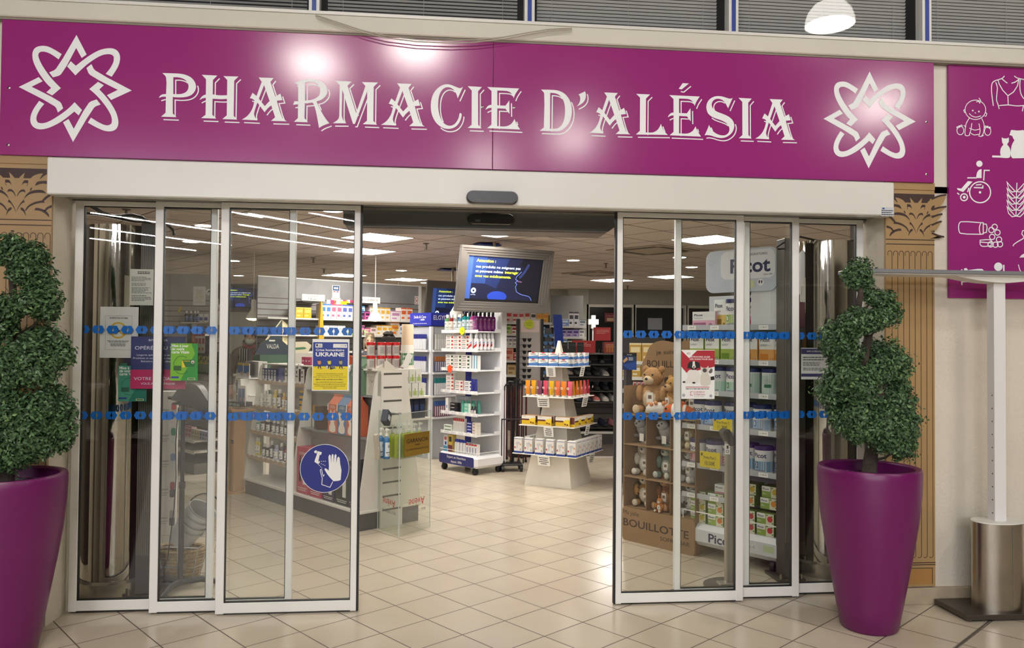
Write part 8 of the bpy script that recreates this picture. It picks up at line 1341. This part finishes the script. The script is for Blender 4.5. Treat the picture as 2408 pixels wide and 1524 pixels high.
    if shape == 'bun': [m.ball(c+Vector((.03*math.cos(a), .03+.03*math.sin(a), .125))*k, .035*k, HM, 8, 6, 0.4) for a in (0, 1.6, 3.1, 4.7)]
    m.obj('hair', t)
    if mask: m = MB(); m.ball(c+Vector((0, -.06, -.045))*k, (.062*k, .066*k, .052*k), C('d3e2e3', 0.8, bump=0.5, bscale=60), 14, 10); [m.tube([c+Vector((s*.055, -.06, -.04))*k, c+Vector((s*.078, 0, 0))*k], .002*k, 'd8dcdc', 5) for s in (-1, 1)]; m.obj('face_mask', t)
    if glasses: m = MB(); [m.tube([c+Vector((s*.032+.02*math.cos(a), -.096, .01+.016*math.sin(a)))*k for a in [2*PI*q_/12 for q_ in range(12)]], .002*k, '3a2a2a', 5, closed=True) for s in (-1, 1)]; m.obj('glasses', t)
    if hood: m = MB(); m.ball(c+Vector((0, .055, -.1))*k, (.12*k, .09*k, .09*k), C(hood, 0.95, noise_amt=0.4, nscale=40, bump=0.9, bscale=80), 16, 10, 0.5); m.obj('hood', t)
    if scarf: m = MB(); m.tube([L((-.07, -.06, 1.47)), L((.0, -.1, 1.43)), L((.07, -.06, 1.47)), L((.05, .06, 1.48)), L((-.05, .06, 1.48))], .035*k, C(scarf, 0.9, noise_amt=0.5, nscale=15), 8, closed=True); m.tube([L((.0, -.12, 1.42)), L((.05, -.17, 1.25)), L((.1, -.18, 1.05))], [.05*k, .06*k, .07*k], C(scarf, 0.9, noise_amt=0.5, nscale=15), 8); m.obj('scarf', t)
    return t
p = at(589, 800, 11.2); person('person in a grey-beige hooded coat, pink scarf and pale mask, hand on the display', p.x, p.y, 0.1, 1.66, '7a7064', '3a3634', '4a3a32', 'short', True, False, '9a5a56', armL=[(.19, -.02, 1.34), (.24, -.2, 1.16), (.2, -.42, 1.12)], hood='6a5f54')
p = at(869, 800, 11.1); person('person with straight grey hair and glasses behind the orange boxes', p.x, p.y, 0.1, 1.62, '4a4a50', '2e2e32', '8a8070', 'long', False, True)
p = at(915, 800, 8.9); person('person with a dark tousled bun, hidden behind the red-lidded tubs', p.x, p.y, 2.6, 1.6, '3a2f2c', '2a2a2e', '1e1512', 'bun')
p = at(706, 805, 11.4); person('person with black hair and grey sweater bent over the counter', p.x, p.y, 0.3, 1.66, '8f8b84', '2c2c30', '161314', 'short', True, lean=0.12)
# ================================================================ rear windows and pale wall on the right
WF = Fr((0, 16.95, 0), 0); XW = lambda u, v=760: WF.px(u, v)[0]; DG = C('15171a', 0.12, spec=0.6)
zt = WF.px(1400, 722)[1]
for i, (u0, u1) in enumerate(((1386, 1488), (1496, 1610), (1620, 1760))):
    a, b = XW(u0), XW(u1); f = MB()
    for q in ((a-0.06, a, 0.7, zt), (b, b+0.06, 0.7, zt), (a-0.06, b+0.06, zt, zt+0.06), (a-0.06, b+0.06, 0.64, 0.7)): f.box(q[0], q[1], 0, 0.24, q[2], q[3], C('d4d2ca', 0.5))
    o = f.obj('window_%d' % (7+i), loc=(0, 16.95, 0)); tag(struct(o), 'dark rear window, %s of three behind the right doors' % nth(i, 3), 'window'); m = MB(); m.box(a, b, 0.1, 0.11, 0.7, zt, DG); m.obj('pane', o)
RW = C('b4b5ac', 0.7); m = MB(); m.box(XW(1338), XW(1384), 0, 0.24, 0, CEILZ, RW); m.box(XW(1384), XW(1800), 0.02, 0.24, zt+0.06, CEILZ, C('9c9b94', 0.7)); struct(m.obj('wall_rear', loc=(0, 16.95, 0)))
p = at(1396, 757, 15.2); m = MB(); a, b = 0.1, 0.13; m.prism([(-a*.4, -b), (a*.4, -b), (a*.4, -b*.4), (a, -b*.4), (a, b*.4), (a*.4, b*.4), (a*.4, b), (-a*.4, b), (-a*.4, b*.4), (-a, b*.4), (-a, -b*.4), (-a*.4, -b*.4)], 0, 0.1, C('e6e6e2', 0.5)); m.cyl((0, 0.05, -b), (0, 0.05, -p.z), 0.02, C('d0d0cc', 0.5), 8); tag(m.obj('pharmacy_cross', loc=p), 'white pharmacy cross on a thin post before the dark rear window', 'cross')
for u0, v0, u1, v1, n, base in ((1405, 776, 1432, 801, 'blank white paper stuck on the dark rear window', 'e4e4e0'), (1424, 736, 1450, 757, 'dark red poster high on the rear window', '6a2028'), (1526, 748, 1560, 775, 'stack of pale boxes pictured on the middle rear window', '8f9298')):
    x0, z0 = WF.px(u0, v1); x1, z1 = WF.px(u1, v0); m = MB(); m.box(0, x1-x0, 0, 0.003, 0, z1-z0, C(base, 0.6)); 
    if base == '6a2028': m.text('À bientôt', (x1-x0)/2, (z1-z0)*.6, (z1-z0)*.2, -0.001, 'b06a6a', 'c', wd=(x1-x0)*.8); m.rect((x1-x0)*.2, (x1-x0)*.8, (z1-z0)*.1, (z1-z0)*.45, -0.001, 'b0946a')
    tag(m.obj('poster', loc=(x0, 17.04, z0)), n, 'poster')
